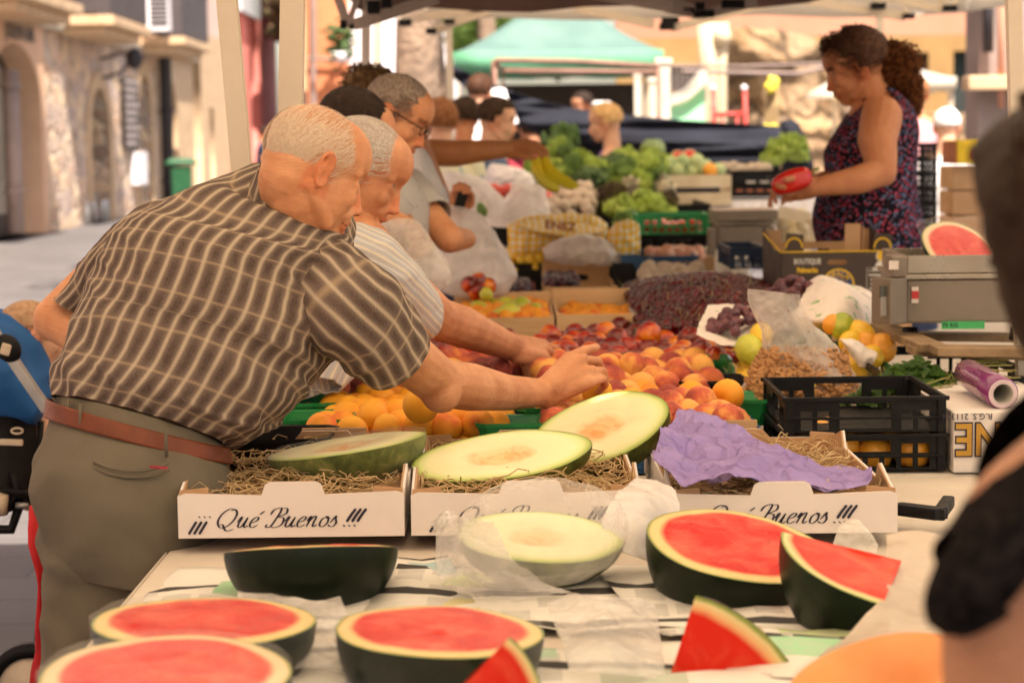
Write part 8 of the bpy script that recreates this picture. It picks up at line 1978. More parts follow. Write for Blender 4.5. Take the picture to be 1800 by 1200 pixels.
# ---------------------------------------------------------------- blurred woman at the right edge
def near_woman():
 r = empty('person', (P(1900, 800, 1.35).x, 1.35, 0)); tag(r, 'blurred woman in a black textured top close to the camera at the right edge', 'person')
 ho = P(2010, 425, 1.42); R = basis((.35, .93, -.1), UPV); b = MB(); head_prims(b, ho, R, 1.0, True); nb = P(2020, 770, 1.42); b.cap(ho, nb, .055, .06)
 sh = P(1830, 930, 1.34); b.cap(nb, sh, .06, .055); b.cap(nb, nb + V((.17, .05, -.06)), .06, .055); b.cap(nb + V((0, 0, -.2)), V((nb.x, nb.y, .85)), .13, .13)
 limb(b, [(sh, .050), (P(1775, 1050, 1.32), .048), (P(1765, 1400, 1.33), .040)]); e = P(1765, 1400, 1.33); limb(b, [(e, .04), (e + V((.1, .15, -.16)), .028)]); hand_prims(b, e + V((.1, .15, -.16)), (.4, .6, -.5), (0, 0, 1), 1, .9)
 s2 = nb + V((.17, .05, -.06)); limb(b, [(s2, .05), (s2 + V((.05, 0, -.3)), .04), (s2 + V((.05, .1, -.5)), .028)])
 for q in (-1, 1): limb(b, [(V((nb.x + q * .09, nb.y, .85)), .09), (V((nb.x + q * .09, nb.y, .45)), .06), (V((nb.x + q * .09, nb.y, .08)), .042)]); b.cap((nb.x + q * .09, nb.y, .06), (nb.x + q * .09, nb.y + .15, .04), .04, .03)
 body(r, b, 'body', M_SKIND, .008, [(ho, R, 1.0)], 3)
 def hf(d): return .035 if not (d.x > .5 and d.z < .5) else -.03
 HN = hairmat('hair_dark_near', (.035, .018, .010), (.015, .008, .005)); hair_cap(r, ho, R, 1.0, HN, hf, amp=.02)
 b = MB(); loft(b, [(1800, 190, 2080, 180, 1.42, .16), (1748, 250, 2180, 230, 1.42, .22), (1738, 330, 2200, 320, 1.42, .26), (1745, 440, 2200, 440, 1.42, .26), (1765, 540, 2200, 540, 1.42, .24), (1810, 640, 2180, 640, 1.42, .2)], 64, 40, disp=lambda u, v, p: fbm(p, 14) * .012); b.build('long_hair', HN, r, True)
 b = MB(); loft(b, [(1860, 740, 2050, 740, 1.38, .16), (1800, 815, 2150, 810, 1.36, .22), (1735, 890, 2200, 890, 1.35, .26), (1745, 970, 2200, 960, 1.38, .26), (1800, 1080, 2200, 1080, 1.40, .26), (1820, 1400, 2200, 1400, 1.42, .26)], 72, 50, disp=lambda u, v, p: fbm(p, 12) * .004)
 loft(b, [(1865, 765, 1900, 910, 1.34, .13), (1748, 850, 1850, 970, 1.32, .14), (1676, 925, 1790, 1010, 1.30, .125), (1682, 940, 1800, 1040, 1.30, .12)], 48, 30, disp=lambda u, v, p: fbm(p, 12) * .004)
 b.build('black_top', M_BLACKT, r, True); b = MB(); b.tube([(nb.x, nb.y, .9), (nb.x, nb.y, .5), (nb.x, nb.y, .1)], [.2, .17, .15], 20); b.build('trousers', M_DBLUE, r, True)
near_woman()
# ---------------------------------------------------------------- stroller and baby
def stroller():
 r = empty('stroller', (P(0, 900, 4.6).x, 4.6, 0)); tag(r, 'black baby stroller with a blue hood and silver push bar at the left edge', 'stroller'); D = 4.6
 Mblue = simple('blue_hood_fabric', (.015, .11, .34), .75, (.01, .08, .26), 6, .3, 30); Mblk = simple('black_stroller_fabric', (.012, .011, .011), .8, (.02, .018, .017), 6, .2, 40); Msil = simple('silver_tube', (.42, .40, .38), .35, metal=.5); Mcrm = simple('cream_plastic', (.62, .50, .36), .5)
 b = MB(); loft(b, [(-90, 540, -80, 560, D, .1), (-30, 548, -60, 640, D, .36), (20, 562, -30, 700, D, .42), (60, 600, 0, 720, D, .42), (82, 650, 40, 730, D, .38), (98, 690, 80, 735, D, .30)], 60, 40, disp=lambda u, v, p: (1 - 2 * abs(nz(p, 11, 4))) * .012)
 b.build('hood', Mblue, r, True)
 b = MB(); loft(b, [(-120, 620, 90, 700, D + .02, .34), (-120, 720, 88, 745, D + .02, .36), (-110, 820, 78, 830, D + .02, .34), (-80, 900, 70, 880, D + .02, .28)], 48, 24, disp=lambda u, v, p: fbm(p, 9) * .012); b.build('seat_shell', Mblk, r, True)
 b = MB(); b.bar(P(-20, 570, D - .24), P(84, 722, D - .24), .030, .022); b.build('push_bar', Msil, r, bevel=.004)
 b = MB(); b.ell(P(14, 612, D - .25), (.028, .018, .034), Matrix.Rotation(-.6, 3, 'Y')); hb = b.build('joint', M_BLACKPL, r, True); b = MB(); b.box(P(10, 614, D - .27), (.022, .008, .026), Matrix.Rotation(.3, 3, 'Y')); b.build('joint_cap', Mcrm, hb, bevel=.004)
 b = MB(); b.tube([P(30 + 10 * math.cos(a), 757 + 5 * math.sin(a), D - .175) for a in [2 * math.pi * k / 14 for k in range(15)]], .0028, 6); b.build('strap_ring', Mcrm, r, True)
 b = MB(); b.tube([P(-8 + 8 * math.cos(a), 690 + 7 * math.sin(a), D - .175) for a in [2 * math.pi * k / 14 for k in range(15)]], .0028, 6); b.build('strap_ring', Mcrm, r, True)
 b = MB(); b.box(P(20, 777, D - .18), (.052, .012, .014), Matrix.Rotation(.05, 3, 'Y')); b.build('buckle', Mcrm, r, bevel=.003)
 b = MB(); b.bar(P(72, 740, D - .1), P(64, 880, D - .1), .012, .012); b.bar(P(68, 870, D - .12), P(-120, 850, D - .12), .02, .02); b.tube([P(40, 870, D - .1), P(20, 930, D - .1), P(-60, 930, D - .1)], .012, 8); b.tube([P(20, 830, D - .12), P(30, 860, D - .12), P(10, 900, D - .12), P(-30, 900, D - .12)], .008, 6); b.build('chassis', M_BLACKPL, r, True)
 b = MB(); b.tube([P(28, 888, D - .13), P(50, 888, D - .13)], .007, 8); b.build('axle_pin', Msil, r, True); b = MB(); b.tube([P(-12, 885, D - .14), P(12, 888, D - .14)], [.030, .024], 14); b.build('handle_grip', Mcrm, r, True)
 wz = None
 for px, dd in ((52, 4.52), (52, 5.0), (-240, 4.52), (-240, 5.0)):
  c = P(px, 935, 4.55); c = V((c.x, dd, .105)); rw = .105; w_ = MB()
  ringp = [(rw * .72, -.02), (rw, -.018), (rw, .018), (rw * .72, .02)]; pts = []; n_ = 32
  for k in range(n_):
   a = 2 * math.pi * k / n_
   for rr, yy in ringp: pts.append(c + V((math.cos(a) * rr, yy, math.sin(a) * rr)))
  w_.add(pts, [(4 * k + j, 4 * ((k + 1) % n_) + j, 4 * ((k + 1) % n_) + (j + 1) % 4, 4 * k + (j + 1) % 4) for k in range(n_) for j in range(4)]); wh = w_.build('wheel', M_BLACKPL, r, True)
  w2 = MB(); w2.tube([c + V((0, -.016, 0)), c + V((0, .016, 0))], rw * .715, 28); w2.build('rim', Mcrm, wh, True)
 # baby
 ho = P(58, 590, D + .05); R = basis((.85, .45, -.12), UPV); q = empty('person', (ho.x, ho.y, ho.z - .5)); tag(q, 'fair haired baby sitting in the blue hooded stroller', 'baby')
 b = MB(); head_prims(b, ho, R, .78); b.cap(ho + V((0, 0, -.05)), ho + V((-.01, 0, -.12)), .035, .04); b.cap(ho + V((-.01, 0, -.15)), ho + V((0, -.02, -.34)), .065, .075)
 for y in (-1, 1): limb(b, [(ho + V((0, y * .06, -.14)), .032), (ho + V((.05, y * .09, -.24)), .026), (ho + V((.12, y * .07, -.27)), .02)]); limb(b, [(ho + V((.02, y * .04, -.34)), .045), (ho + V((.14, y * .05, -.33)), .038), (ho + V((.2, y * .05, -.46)), .03)])
 body(q, b, 'body', M_SKINP, .005, [(ho, R, .78)], 3); eyes(q, ho, R, .78)
 b = MB(); loft(b, [(45, 640, 80, 640, D + .05, .09), (38, 665, 98, 655, D + .04, .15), (40, 700, 104, 690, D + .03, .17), (45, 740, 100, 730, D + .03, .16)], 36, 20); b.build('shirt', M_PINKW if 'M_PINKW' in globals() else M_PLAST_PINKW, q, True)
 hair_cap(q, ho, R, .78, H_BLONDE2, short_hair(.004, .6, -.3), amp=.001); hair_strands(q, ho, R, .78, H_BLONDE2, lambda p, d: 1 if (p.z > -.02 and p.x < .05) else 0, 1800, .02, .0005, 3, .004, (-.6, 0, -.7), .3, 'hair_strands')
H_BLONDE2 = hairmat('hair_baby_fair', (.50, .32, .19), (.36, .21, .12), 80)
stroller()
b = MB(); loft(b, [(58, 900, 84, 898, 3.75, .08), (58, 960, 92, 960, 3.72, .14), (76, 1020, 100, 1020, 3.70, .15), (64, 1100, 110, 1100, 3.70, .16), (60, 1190, 115, 1190, 3.7, .17), (62, 1330, 112, 1330, 3.7, .16)], 40, 40, disp=lambda u, v, p: fbm(p, 7) * .012 + math.sin(u * 30 + p.z * 6) * .004)
tag(b.build('red_bag', simple('red_cloth', (.50, .008, .012), .7, (.36, .006, .01), 5, .3, 20), None, True), 'red cloth bag hanging beside the khaki trousers', 'bag')
# ================================================================ FAR STALL: vegetables, bags, crates
tv0, tv1 = P(905, 380, 9.2).x, P(1180, 380, 9.6).x
table('vegetable_table', -.15, 1.02, 8.6, 12.6, .88, 'far table under the heaps of lettuce and greens', drop=.5)
b = MB(); xw0, xw1 = P(1172, 355, 11).x, P(1446, 355, 11).x
side_t = table('side_table', 1.04, P(1452, 350, 11.2).x, 10.9, 12.4, P(1340, 351, 11.0).z, 'white edged table with black crate right of the vegetables', M_WHITEW, drop=.25)
def leafy(b, c, R, n_, up=.5, wav=.25, rd=random, layers=3):
 "rosette of wavy leaves"
 for k in range(n_):
  a = rd.random() * 6.283; el = rd.uniform(.1, 1.35) * up / .5; rr = R * rd.uniform(.75, 1.15)
  d = V((math.cos(a) * math.cos(el), math.sin(a) * math.cos(el), math.sin(el))); sd = V((-math.sin(a), math.cos(a), 0)); nr = d.cross(sd)
  W_ = R * rd.uniform(.35, .6); pts = []; U, Vn = 6, 5
  for i in range(U + 1):
   t = i / U
   for j in range(Vn + 1):
    s = j / Vn * 2 - 1; w = W_ * math.sin(math.pi * (.12 + .80 * t))
    p = c + d * rr * t + sd * s * w + nr * (R * .25 * t * t + abs(s) ** 2 * R * .12) ; p += nr * math.sin(s * 9 + k) * R * wav * .35 * t + nr * math.sin(t * 11 + k * 2 + s * 3) * R * wav * .25 * abs(s)
    pts.append(p)
  b.add(pts, [(i * (Vn + 1) + j, i * (Vn + 1) + j + 1, (i + 1) * (Vn + 1) + j + 1, (i + 1) * (Vn + 1) + j) for i in range(U) for j in range(Vn)])
def lettuce(name, px, py, d, w, label, cat, m, n_=26, wav=.3, group=None, up=.5):
 c = P(px, py, d); R = w * d / 3500 / 2 * 1.22; b = MB(); leafy(b, V((0, 0, -R * .3)), R, n_, up, wav); o = b.build(name, m, None, True); o.location = c; tag(o, label, cat, group); return o
M_CABB = simple('cabbage_green', (.34, .44, .20), .6, (.22, .32, .11), 12, .3, 30); M_BROC = simple('broccoli_green', (.09, .15, .05), .8, (.05, .09, .03), 30, .8, 60)
for k, (px, py, w) in enumerate([(1095, 374, 66), (1135, 366, 70), (1160, 380, 56), (1120, 384, 60)]):
 lettuce('lettuce', px, py, 9.1 + .15 * (k % 2), w, 'frilly yellow green lettuce at the near edge of the vegetable table', 'lettuce', M_LETT, 34, .5, 'frilly lettuces at the near edge')
for k, (px, py, w) in enumerate([(1060, 358, 60), (1040, 372, 48), (1178, 356, 44), (1082, 340, 44)]):
 lettuce('red_lettuce', px, py, 9.4, w, 'dark red leaf lettuce among the pale lettuces', 'lettuce', M_REDLETT, 26, .4, 'dark red lettuces')
for k, (px, py, w, d) in enumerate([(1100, 285, 60, 11.2), (1062, 300, 52, 11.2), (1140, 300, 64, 10.8), (1020, 292, 56, 11.3), (1000, 275, 50, 11.8), (1165, 292, 50, 11.4), (1090, 310, 56, 10.6), (1050, 312, 52, 10.6), (1125, 325, 54, 10.2), (985, 262, 46, 12.0), (1092, 300, 46, 11.0), (1140, 278, 46, 11.8), (965, 278, 40, 11.9)]):
 lettuce('leafy_greens', px, py, d, w, 'mid green leafy head in the big heap of greens', 'greens', (M_LETT, M_LETTD, M_LETT)[k % 3], 24, .35, 'leafy greens in the big heap')
for k, (px, py, w, d) in enumerate([(1148, 262, 44, 12.2), (1180, 300, 40, 11.5)]):
 b = MB(); peachy(b, w * d / 7000, 0, .9); o = b.build('cabbage', M_CABB, None, True); o.location = P(px, py, d); tag(o, ['pointed pale green cabbage on top of the greens', 'round pale cabbage beside the wooden melon crate'][k], 'cabbage')
for k, (px, py, w, d) in enumerate([(1108, 332, 46, 9.9), (1170, 338, 44, 9.8), (1165, 318, 40, 10.3)]):
 o = lettuce('endive', px, py, d, w, ['white and green endive left of the pale lettuces', 'white ribbed endive beside the melon crate', 'small white topped endive further back'][k], 'endive', M_WHITEV, 16, .1, None, .8)
for k in range(9):
 px, py = 1030 + random.random() * 110, 292 + random.random() * 30; d = 12.3 - (py - 255) / 30; b = MB(); c = V((0, 0, 0)); R = .07
 for q in range(50): dd = V((random.gauss(0, 1), random.gauss(0, 1), abs(random.gauss(0, 1)))).normalized(); b.ell(dd * R * random.uniform(.8, 1), R * .24, None, 7, 5)
 b.tube([(0, 0, -.09), (0, 0, 0)], .02, 8); o = b.build('broccoli', M_BROC, None, True); o.location = P(px, py, d); tag(o, 'dark green broccoli head in the heap of greens', 'broccoli', 'broccoli in the heap of greens')
GARL = Fruit('garlic_bulb', simple('garlic_white', (.62, .52, .40), .7, (.54, .42, .32), 30), .030, cleft=.04, flat=.9, n=12, m=8, tip=-.3)
for k in range(46):
 px, py = random.gauss(1012, 24), random.gauss(346, 13); GARL.put(P(px, py, 9.7 - (py - 330) * .02 + random.random() * .1), 'white bulb in the heap left of the dark red lettuces', 'onion', 'white bulbs on the vegetable table')
for k in range(44):
 px, py = 1128 + random.random() * 105, 468 + random.random() * 34; GARL.put(P(px, py, 7.25 - (py - 468) * .012), 'white garlic bulb in the crate behind the cherries', 'garlic', 'garlic bulbs behind the cherries')
for k in range(26):
 px, py = random.uniform(1240, 1340), random.uniform(292, 305); GARL.put(P(px + 20, py, 11.4), 'white bulb on the black crate right of the melons', 'onion', 'white bulbs on the black crate')
lettuce('herb_bunch', 992, 250, 12.3, 70, 'dark green herb bunch at the back of the vegetable heap', 'herbs', M_LETTD, 40, .4)
for k, (px, py, w) in enumerate([(1380, 268, 62), (1405, 275, 52), (1362, 282, 48), (1395, 255, 48)]): lettuce('frilly_greens', px, py, 11.8, w, 'light frilly greens piled left of the vendor', 'greens', M_LETT, 34, .5, 'frilly greens left of the vendor')
# supporting crates under the vegetables
for k, (x0, x1, y0, y1, z, h, lab) in enumerate([(-.12, .42, 9.0, 9.9, .885, .07, 'dark crate under the white bulbs and lettuces'), (.44, 1.0, 9.0, 9.9, .885, .07, 'dark crate under the frilly lettuces'), (-.12, .5, 9.95, 12.4, .885, .14, 'dark crate under the left greens'), (.52, 1.0, 9.95, 12.4, .885, .14, 'dark crate under the right greens')]): tray('vegetable_crate', lab, x0, x1, y0, y1, z, h, M_BLACKPL, 'crate')
for k in range(28): lettuce('greens_filler', 930 + random.random() * 240, 300 + random.random() * 60, 10.3, 62, 'leafy vegetable filling the crates below the heap', 'greens', (M_LETTD, M_LETT)[k % 2], 14, .3, 'leafy vegetables filling the crates')
# melon crate
mcx0, mcx1 = P(1166, 350, 11.0).x, P(1280, 350, 11.0).x; mz0 = P(1220, 361, 11.0).z
mc = empty('slatted_crate', ((mcx0 + mcx1) / 2, 11.1, mz0)); tag(mc, 'pale slatted wooden crate of small green melons on the far table', 'wooden crate')
for k, (y0_, y1_) in enumerate(((361, 339), (330, 308))):
 z0_, z1_ = P(1220, y0_, 10.85).z, P(1220, y1_, 10.85).z; b = MB(); b.box(((mcx0 + mcx1) / 2, 10.85, (z0_ + z1_) / 2), (mcx1 - mcx0, .012, z1_ - z0_)); b.build('slat', M_WOODP, mc)
for x in (mcx0 + .006, mcx1 - .006): b = MB(); b.box((x, 11.08, (mz0 + P(1220, 308, 10.85).z) / 2), (.012, .44, .16)); b.build('side_panel', M_WOODP, mc)
for px, py, w in ((1190, 300, 34), (1215, 302, 32), (1238, 296, 34), (1200, 286, 30), (1180, 290, 28), (1262, 300, 30), (1225, 284, 28)): MEL.put(P(px, py, 11.0), 'small pale green melon heaped in the slatted crate', 'melon', 'small green melons in the slatted crate', sc=w * 11 / 3500 / .11)
ORA.put(P(1248, 300, 10.9), 'single orange fruit among the small green melons', 'orange', sc=1.15)
for px, py, lab in ((1194, 277, 'pink cut watermelon piece at the left above the melon crate'), (1214, 275, 'pink cut watermelon piece right of the other one above the crate')):
 half('watermelon_piece', lab, W, P(px, py, 11.7), .05, .05, .04, 55, 0, 12, M_WFLESH2, M_MRIND)
def crate_px(label, px0, px1, pyt, pyb, d, dep, m, rows=2, handle=True, name='plastic_crate'):
 zt, zb = P(900, pyt, d).z, P(900, pyb, d).z; return plastic_crate(label, P(px0, pyb, d).x, P(px1, pyb, d).x, d, d + dep, zb, zt - zb, m, rows, handle, name=name)
bc = crate_px('black printed crate with white bulbs on the side table', 1284, 1428, 306, 352, 11.0, .4, M_BLACKPL, 2, False)
b = MB()
for k in range(5): b.box(P(1300 + k * 18, 335, 10.985), (.035, .003, .012))
b.build('orange_print', simple('orange_print', (.45, .16, .08), .6), bc)
b = MB();
for k in range(3): b.box(P(1320 + k * 24, 320, 10.985), (.05, .003, .010))
b.build('white_print', M_WINK, bc)
# green crate with tomatoes over black ones
crate_px('green plastic crate with tomatoes above the black crates', 1122, 1246, 382, 416, 8.4, .3, M_GREENCR, 2, True)
for k in range(14): TOM.put(P(1135 + random.random() * 95, 396 + random.random() * 8, 8.5 + random.random() * .2), 'red tomato inside the green crate', 'tomato', 'tomatoes in the green crate')
crate_px('black plastic crate right under the green crate', 1116, 1240, 418, 434, 8.38, .32, M_BLACKPL, 1, False)
crate_px('lower black crate behind the blue crate', 1118, 1238, 435, 452, 8.36, .32, M_BLACKPL, 1, False)
b = MB(); b.box(P(1180, 490, 8.5) * 1, (.34, .3, .2)); tag(b.build('carton', M_KRAFT), 'brown carton supporting the green and black crates', 'cardboard box')
bl_ = crate_px('blue plastic crate of pink onions behind the garlic', 1095, 1225, 455, 478, 7.45, .5, M_BLUEPL, 1, False)
SHAL = Fruit('pink_onion', simple('pink_onion_skin', (.62, .26, .18), .5, (.70, .44, .30), 30), .026, cleft=.03, n=12, m=8)
for k in range(40): SHAL.put(P(1142 + random.random() * 92, 440 + random.random() * 18, 7.95 - random.random() * .3), 'pink onion in the blue crate behind the garlic', 'onion', 'pink onions in the blue crate')
b = MB(); q0 = P(1092, 450, 7.3); b.add([P(1090, 448, 7.3), P(1122, 447, 7.3), P(1140, 486, 7.3), P(1100, 488, 7.3)], [(0, 1, 2, 3)]); o = b.build('crate_end', M_BLUEPL); solidify(o, .01); tag(o, 'bright blue crate end flap left of the garlic', 'plastic crate')
b = MB(); b.add([P(1075, 462, 7.2), P(1112, 462, 7.2), P(1136, 505, 7.2), P(1080, 508, 7.2)], [(0, 1, 2, 3)]); o = b.build('crate_end', M_BLACKPL); solidify(o, .01); tag(o, 'slanted black crate end in front of the blue flap', 'plastic crate')
crate_px('navy blue crate behind the cherries, next to the banana box', 1285, 1345, 442, 478, 7.0, .4, M_NAVYPL, 1, False)
tray('garlic_tray', 'shallow tray under the garlic bulbs', P(1122, 490, 7.0).x, P(1240, 490, 7.0).x, 6.85, 7.4, TZ + .05, .09, M_BLACKPL)
# second scale
s2 = empty('weighing_scale', P(1310, 440, 8.0)); tag(s2, 'brown grey metal weighing scale beside the green crate', 'scale')
for nm, px0, px1, y0_, y1_, m in (('scale_body', 1265, 1362, 397, 442, M_METAL), ('weighing_plate', 1258, 1368, 390, 396, M_METALL), ('pan', 1258, 1368, 369, 389, M_METAL)):
 b = MB(); A, B = P(px0, y1_, 8.0), P(px1, y0_, 8.0); b.box(((A.x + B.x) / 2, 8.15, (A.z + B.z) / 2), (B.x - A.x, .3, abs(B.z - A.z))); b.build(nm, m, s2, bevel=.003)
b = MB(); b.box(P(1250, 425, 7.98), (.03, .05, .11)); b.build('display_unit', M_METAL, s2, bevel=.003)
SQ = Fruit('pale_squash', simple('pale_squash', (.80, .66, .36), .5, (.76, .70, .58), 8), .045, cleft=0, flat=1.25)
for px, py in ((1385, 392), (1405, 385), (1395, 412), (1412, 402), (1402, 430), (1418, 420)): SQ.put(P(px, py, 8.3), 'pale squash in the crate beside the vendor hip', 'squash', 'pale squashes beside the vendor')
b = MB(); b.bar(P(1368, 372, 8.2), P(1424, 384, 8.2), .012, .05); b.bar(P(1424, 384, 8.2), P(1430, 430, 8.2), .012, .04); tag(b.build('wooden_crate_edge', M_WOODP), 'pale wooden crate edge beside the vendor hip', 'wooden crate')
# gingham bags
def bagloft(name, label, secs, m, amp=.012, sc=14, seed=2, parts=None, cat='bag'):
 b = MB(); loft(b, secs, 60, 40, disp=lambda u, v, p: (1 - 2 * abs(nz(p, sc, seed))) * amp + (1 - 2 * abs(nz(p, sc * 2.3, seed + 3))) * amp * .4); o = b.build(name, m, None, True); tag(o, label, cat); return o
g1 = bagloft('gingham_bag', 'large yellow gingham paper bag with a printed flap lying behind the plums', [(892, 400, 894, 445, 7.9, .06), (915, 388, 912, 456, 7.9, .18), (960, 382, 955, 458, 7.9, .22), (1010, 380, 1000, 440, 7.9, .2), (1050, 385, 1046, 425, 7.9, .12), (1068, 395, 1066, 412, 7.9, .05)], M_GING)
b = MB(); pts = [P(905, 394, 7.72), P(985, 380, 7.9), P(1062, 402, 7.8), P(1050, 410, 7.68), P(1000, 416, 7.66), P(950, 408, 7.66)]; b.add(pts, [(0, 1, 2, 3, 4, 5)], [[(p.x * 1, p.z * 2) for p in pts]]); fl = b.build('gingham_flap', M_GING, g1, False); solidify(fl, .002)
text_mesh('ENEZ', .05, simple('brown_print', (.28, .07, .04), .6), P(985, 398, 7.70), V((1, .1, -.12)), V((0, .55, .8)), g1, 'lettering', bold=.0015)
bagloft('gingham_bag', 'smaller crumpled yellow gingham bag left of the green crate', [(1068, 410, 1066, 440, 7.7, .05), (1085, 398, 1080, 456, 7.7, .14), (1108, 395, 1105, 455, 7.7, .14), (1124, 402, 1126, 440, 7.7, .06)], M_GING, .016, 16, 5)
bagloft('plastic_bag', 'milky plastic bag of greens lying above the yellow plums', [(955, 440, 957, 452, 7.6, .05), (985, 424, 985, 458, 7.6, .14), (1030, 415, 1030, 462, 7.6, .17), (1065, 425, 1065, 462, 7.6, .14), (1090, 452, 1090, 464, 7.6, .05)], M_BAGW, .010, 18, 3)
# white plastic bags
wb1 = bagloft('plastic_bag', 'big white plastic bag with red and green fruit standing by the wooden crate', [(788, 360, 800, 362, 6.55, .03), (782, 378, 840, 378, 6.55, .07), (776, 410, 868, 415, 6.55, .13), (768, 450, 890, 455, 6.55, .19), (762, 485, 902, 485, 6.55, .22), (780, 510, 892, 512, 6.55, .18), (800, 520, 870, 521, 6.55, .1)], M_BAGW, .013, 12, 7)
for k, (px, py) in enumerate([(825, 500), (842, 494), (858, 503), (846, 508), (836, 512)]): NECT.put(P(px, py, 6.42), 'red nectarine showing through the bottom of the white bag', 'nectarine', 'nectarines in the white bag', sc=.9)
LIM.put(P(855, 518, 6.36), 'green fruit at the bottom edge of the white bag', 'lime', sc=.7)
bagloft('plastic_bag', 'white plastic bag standing beside the hanging arm, left of the others', [(790, 300, 800, 302, 8.6, .03), (784, 318, 848, 316, 8.6, .1), (790, 340, 872, 338, 8.6, .15), (800, 365, 880, 362, 8.6, .16), (820, 385, 870, 384, 8.6, .08)], M_BAGW, .016, 10, 11)
bagloft('plastic_bag', 'tall white plastic bag with a square top beside the bulbs', [(905, 322, 950, 326, 8.8, .05), (900, 340, 955, 345, 8.8, .1), (880, 362, 962, 366, 8.8, .15), (858, 382, 965, 386, 8.8, .16), (860, 398, 950, 400, 8.8, .1)], M_BAGW, .014, 10, 13)
bagloft('plastic_bag', 'bright white carrier bag behind the other plastic bags', [(870, 288, 885, 290, 9.6, .03), (862, 305, 915, 300, 9.6, .1), (860, 325, 935, 318, 9.6, .12), (868, 340, 935, 335, 9.6, .1)], M_WHITET2, .018, 12, 15)
bagloft('plastic_bag', 'clear plastic bag looped over a bent forearm behind the striped sleeve', [(658, 398, 690, 396, 5.25, .05), (668, 412, 735, 405, 5.25, .10), (690, 440, 752, 425, 5.2, .12), (712, 470, 768, 445, 5.15, .12), (728, 498, 785, 470, 5.1, .1), (745, 512, 790, 500, 5.1, .06)], M_BAGC, .008, 20, 17)
for k, (px, py) in enumerate([(868, 335), (880, 338), (892, 334), (876, 347), (960, 348), (966, 358), (905, 342)]): TOM.put(P(px, py, 9.3), 'orange red tomato among the white plastic bags', 'tomato', 'tomatoes among the white bags')
b = MB(); leafy(b, V((0, 0, 0)), .05, 3, .4, .1); o = b.build('loose_leaf', M_LETTD, None, True); o.location = P(850, 382, 7.4); tag(o, 'single dark green leaf beside the big white bag', 'leaf')
pile(PLD, P(868, 450, 7.9).x, P(905, 450, 7.9).x, 7.85, 8.2, TZ + .18, .0, 'dark plum left of the gingham bag', 'plum', 'plums left of the gingham bag', 2)
lettuce('greens_under_crate', 1100, 395, 8.9, 60, 'greens poking out left of the green crate', 'greens', M_LETTD, 20)
for k, (px, py) in enumerate([(925, 282), (945, 285), (915, 276)]):
 b = MB(); peachy(b, .05, .02); o = b.build('radish_bunch', simple('radish_pink', (.55, .05, .16), .4), None, True); o.location = P(px, py, 11.8); tag(o, 'pink radish bunch behind the bananas', 'radish', 'radishes behind the bananas')
# hanging white sheet
psheet('hanging_sheet', [[(842, 172, 13.8), (868, 160, 13.8), (890, 164, 13.8)], [(836, 200, 13.7), (870, 198, 13.6), (900, 190, 13.7)], [(850, 232, 13.7), (880, 240, 13.6), (912, 222, 13.7)]], 'white paper sheet hanging from the rusty rail', 'sheet', M_WHITET2, .03, 4, 3, .004)
sheet('turquoise_cover', [[(952, 215, 14.5), (980, 218, 14.5)], [(952, 245, 14.5), (982, 245, 14.5)]], simple('turquoise_cloth', (.10, .50, .42), .6), 'small turquoise cover below the black tarpaulin', 'cover', thick=.03)
b = MB(); b.tube([P(1058, 188, 12.6) + V((0, 0, .0)), P(1058, 183, 12.6), P(1058, 178, 12.6)], [.055, .07, .05], 16); tag(b.build('white_shape', M_WHITET2, None, True), 'bright white round shape above the blonde woman', 'lamp')  # small rounded white shape above the blonde head
# crate stacks right of the vendor, yellow box
for k in range(6):
 crate_px(['lowest', 'second', 'third', 'fourth', 'fifth', 'topmost'][k] + ' black crate in the stack behind the vendor', 1606, 1645, 416 - (k + 1) * 26 + 2, 416 - k * 26, 9.2, .3, M_BLACKPL, 2, False)
b = MB(); b.box((P(1626, 400, 9.2).x, 9.35, P(1626, 418, 9.2).z / 2), (.12, .3, P(1626, 418, 9.2).z)); tag(b.build('plinth_block', M_BLACKPL), 'dark base block under the crate stack behind the vendor', 'crate')
c0 = P(1705, 350, 9.6)
for k in range(3):
 b = MB(); zt = P(1700, 292 + k * 44, 9.6).z; zb = P(1700, 292 + k * 44 + 42, 9.6).z; b.box((c0.x, 9.75, (zt + zb) / 2), (.17, .3, zt - zb)); tag(b.build('carton', M_KRAFT, bevel=.004), ['upper', 'middle', 'lower'][k] + ' brown carton below the yellow fruit box', 'cardboard box')
b = MB(); zb = P(1700, 420, 9.6).z; b.box((c0.x, 9.75, zb / 2), (.5, .5, zb - .01)); tag(b.build('stand', M_KRAFT), 'brown stand under the carton pile at the right', 'stand')
yb = empty('yellow_box', P(1702, 288, 9.6)); tag(yb, 'bright yellow box with a red strawberry picture on the carton pile', 'cardboard box')
A, B = P(1683, 289, 9.55), P(1722, 246, 9.55); Myl = simple('yellow_card', (.82, .56, .02), .5)
b = MB(); b.box(((A.x + B.x) / 2, 9.7, (A.z + B.z) / 2), (B.x - A.x, .28, B.z - A.z)); b.build('box', Myl, yb, bevel=.004)
b = MB(); b.box((A.x - .008, 9.69, (A.z + B.z) / 2 - .002), (.014, .27, (B.z - A.z) * .95)); b.build('side_flap', simple('rust_card', (.34, .10, .03), .6), yb)
b = MB(); b.ell(P(1714, 272, 9.545), (.018, .002, .020), None, 12, 8); st = b.build('strawberry_print', simple('print_red', (.62, .04, .02), .5), yb, True); b = MB(); b.ell(P(1714, 262, 9.542), (.013, .002, .006), None, 10, 6); b.build('leaf_print', M_LETTD, st, True)
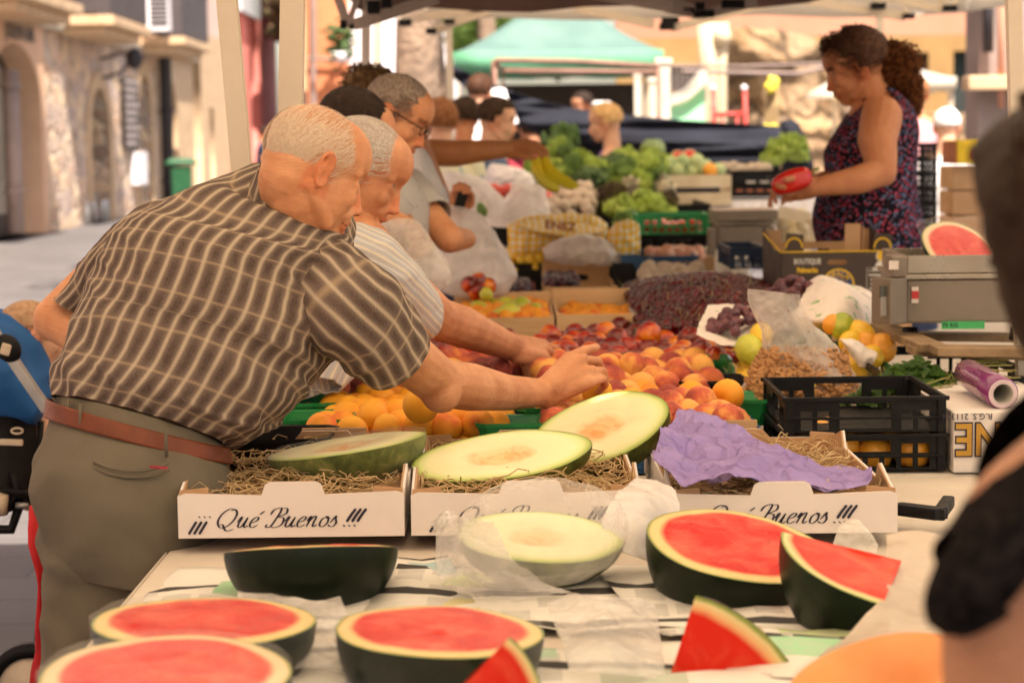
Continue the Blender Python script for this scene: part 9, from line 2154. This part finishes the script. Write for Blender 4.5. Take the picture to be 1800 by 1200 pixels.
# bag around the pale melon in front, tissue beside it
def trans(u, v, p): return (1 - 2 * abs(nz(p, 9, 3))) * .022 + (1 - 2 * abs(nz(p, 26, 6))) * .006 - .008
b = MB(); loft(b, [(812, 928, 1094, 918, 2.86, .14), (806, 945, 1096, 930, 2.84, .165), (800, 968, 1090, 955, 2.83, .17), (815, 1000, 1070, 985, 2.83, .15), (850, 1025, 1030, 1012, 2.83, .10)], 90, 50, disp=lambda u, v, p: (1 - 2 * abs(nz(p, 20, 3))) * .006 + .002, capends=False)
Mthin = plastic('milky_thin_bag', (.86, .82, .78), .20, .22, .35, 22, .8, .45); o = b.build('plastic_bag', Mthin, None, True); tag(o, 'thin milky plastic bag around the pale melon half', 'bag')
psheet('bag_flap', [[(760, 922, 2.9), (800, 912, 2.9), (860, 925, 2.86)], [(765, 960, 2.82), (810, 965, 2.76), (900, 990, 2.72)], [(775, 1010, 2.76), (850, 1030, 2.70), (960, 1030, 2.70)], [(800, 1055, 2.72), (880, 1062, 2.68), (1000, 1045, 2.68)]], 'loose crinkled end of the bag spread in front of the pale melon', 'bag end', Mthin, .016, 14, 3)
psheet('tissue_sheet', [[(1120, 845, 3.05), (1150, 848, 3.05), (1190, 870, 3.05)], [(1080, 880, 2.95), (1130, 885, 2.95), (1195, 900, 3.0)], [(1060, 920, 2.9), (1120, 930, 2.88), (1185, 940, 2.95)], [(1050, 970, 2.86), (1110, 985, 2.84), (1150, 1000, 2.85)]], 'white tissue paper rising between the pale melon and the big watermelon half', 'tissue paper', M_BAGW, .010, 12, 8)
psheet('tissue_sheet', [[(1480, 925, 2.95), (1510, 920, 2.95), (1545, 965, 2.9)], [(1465, 960, 2.9), (1500, 970, 2.88), (1540, 1000, 2.85)], [(1455, 1000, 2.85), (1490, 1010, 2.82), (1530, 1030, 2.8)]], 'crumpled clear wrap behind the leaning watermelon wedge', 'plastic wrap', M_BAGC, .010, 14, 9)
psheet('paper_sheet', [[(1560, 950, 2.75), (1620, 945, 2.75), (1690, 960, 2.75)], [(1560, 1010, 2.6), (1620, 1020, 2.6), (1700, 1020, 2.6)], [(1540, 1080, 2.45), (1600, 1090, 2.45), (1700, 1100, 2.45)], [(1440, 1160, 2.3), (1560, 1140, 2.3), (1700, 1150, 2.3)]], 'beige wrapping film lying over the right front corner', 'plastic wrap', plastic('beige_wrap', (.74, .62, .50), .8, .4, .3, 10, .5), .012, 8, 4)
b = MB(); b.bar(P(1575, 893, 3.3), P(1655, 903, 3.2), .03, .02); b.bar(P(1650, 905, 3.2), P(1668, 880, 3.3), .02, .02); tag(b.build('tape_dispenser', M_BLACKPL, bevel=.004), 'black tool lying on the table right of the white box', 'tool')
psheet('film_scrap', [[(420, 1045, 2.6), (520, 1060, 2.6), (600, 1050, 2.6)], [(430, 1120, 2.45), (540, 1110, 2.42), (620, 1130, 2.45)], [(480, 1190, 2.3), (560, 1180, 2.3), (640, 1200, 2.3)]], 'crinkled clear film between the two front watermelon halves', 'plastic wrap', Mthin, .012, 12, 19)
psheet('film_scrap', [[(960, 1060, 2.6), (1060, 1050, 2.6), (1150, 1070, 2.6)], [(980, 1120, 2.42), (1070, 1110, 2.4), (1160, 1130, 2.42)], [(1000, 1190, 2.28), (1080, 1190, 2.26), (1170, 1200, 2.28)]], 'crinkled clear film left of the standing watermelon wedge', 'plastic wrap', Mthin, .012, 12, 23)
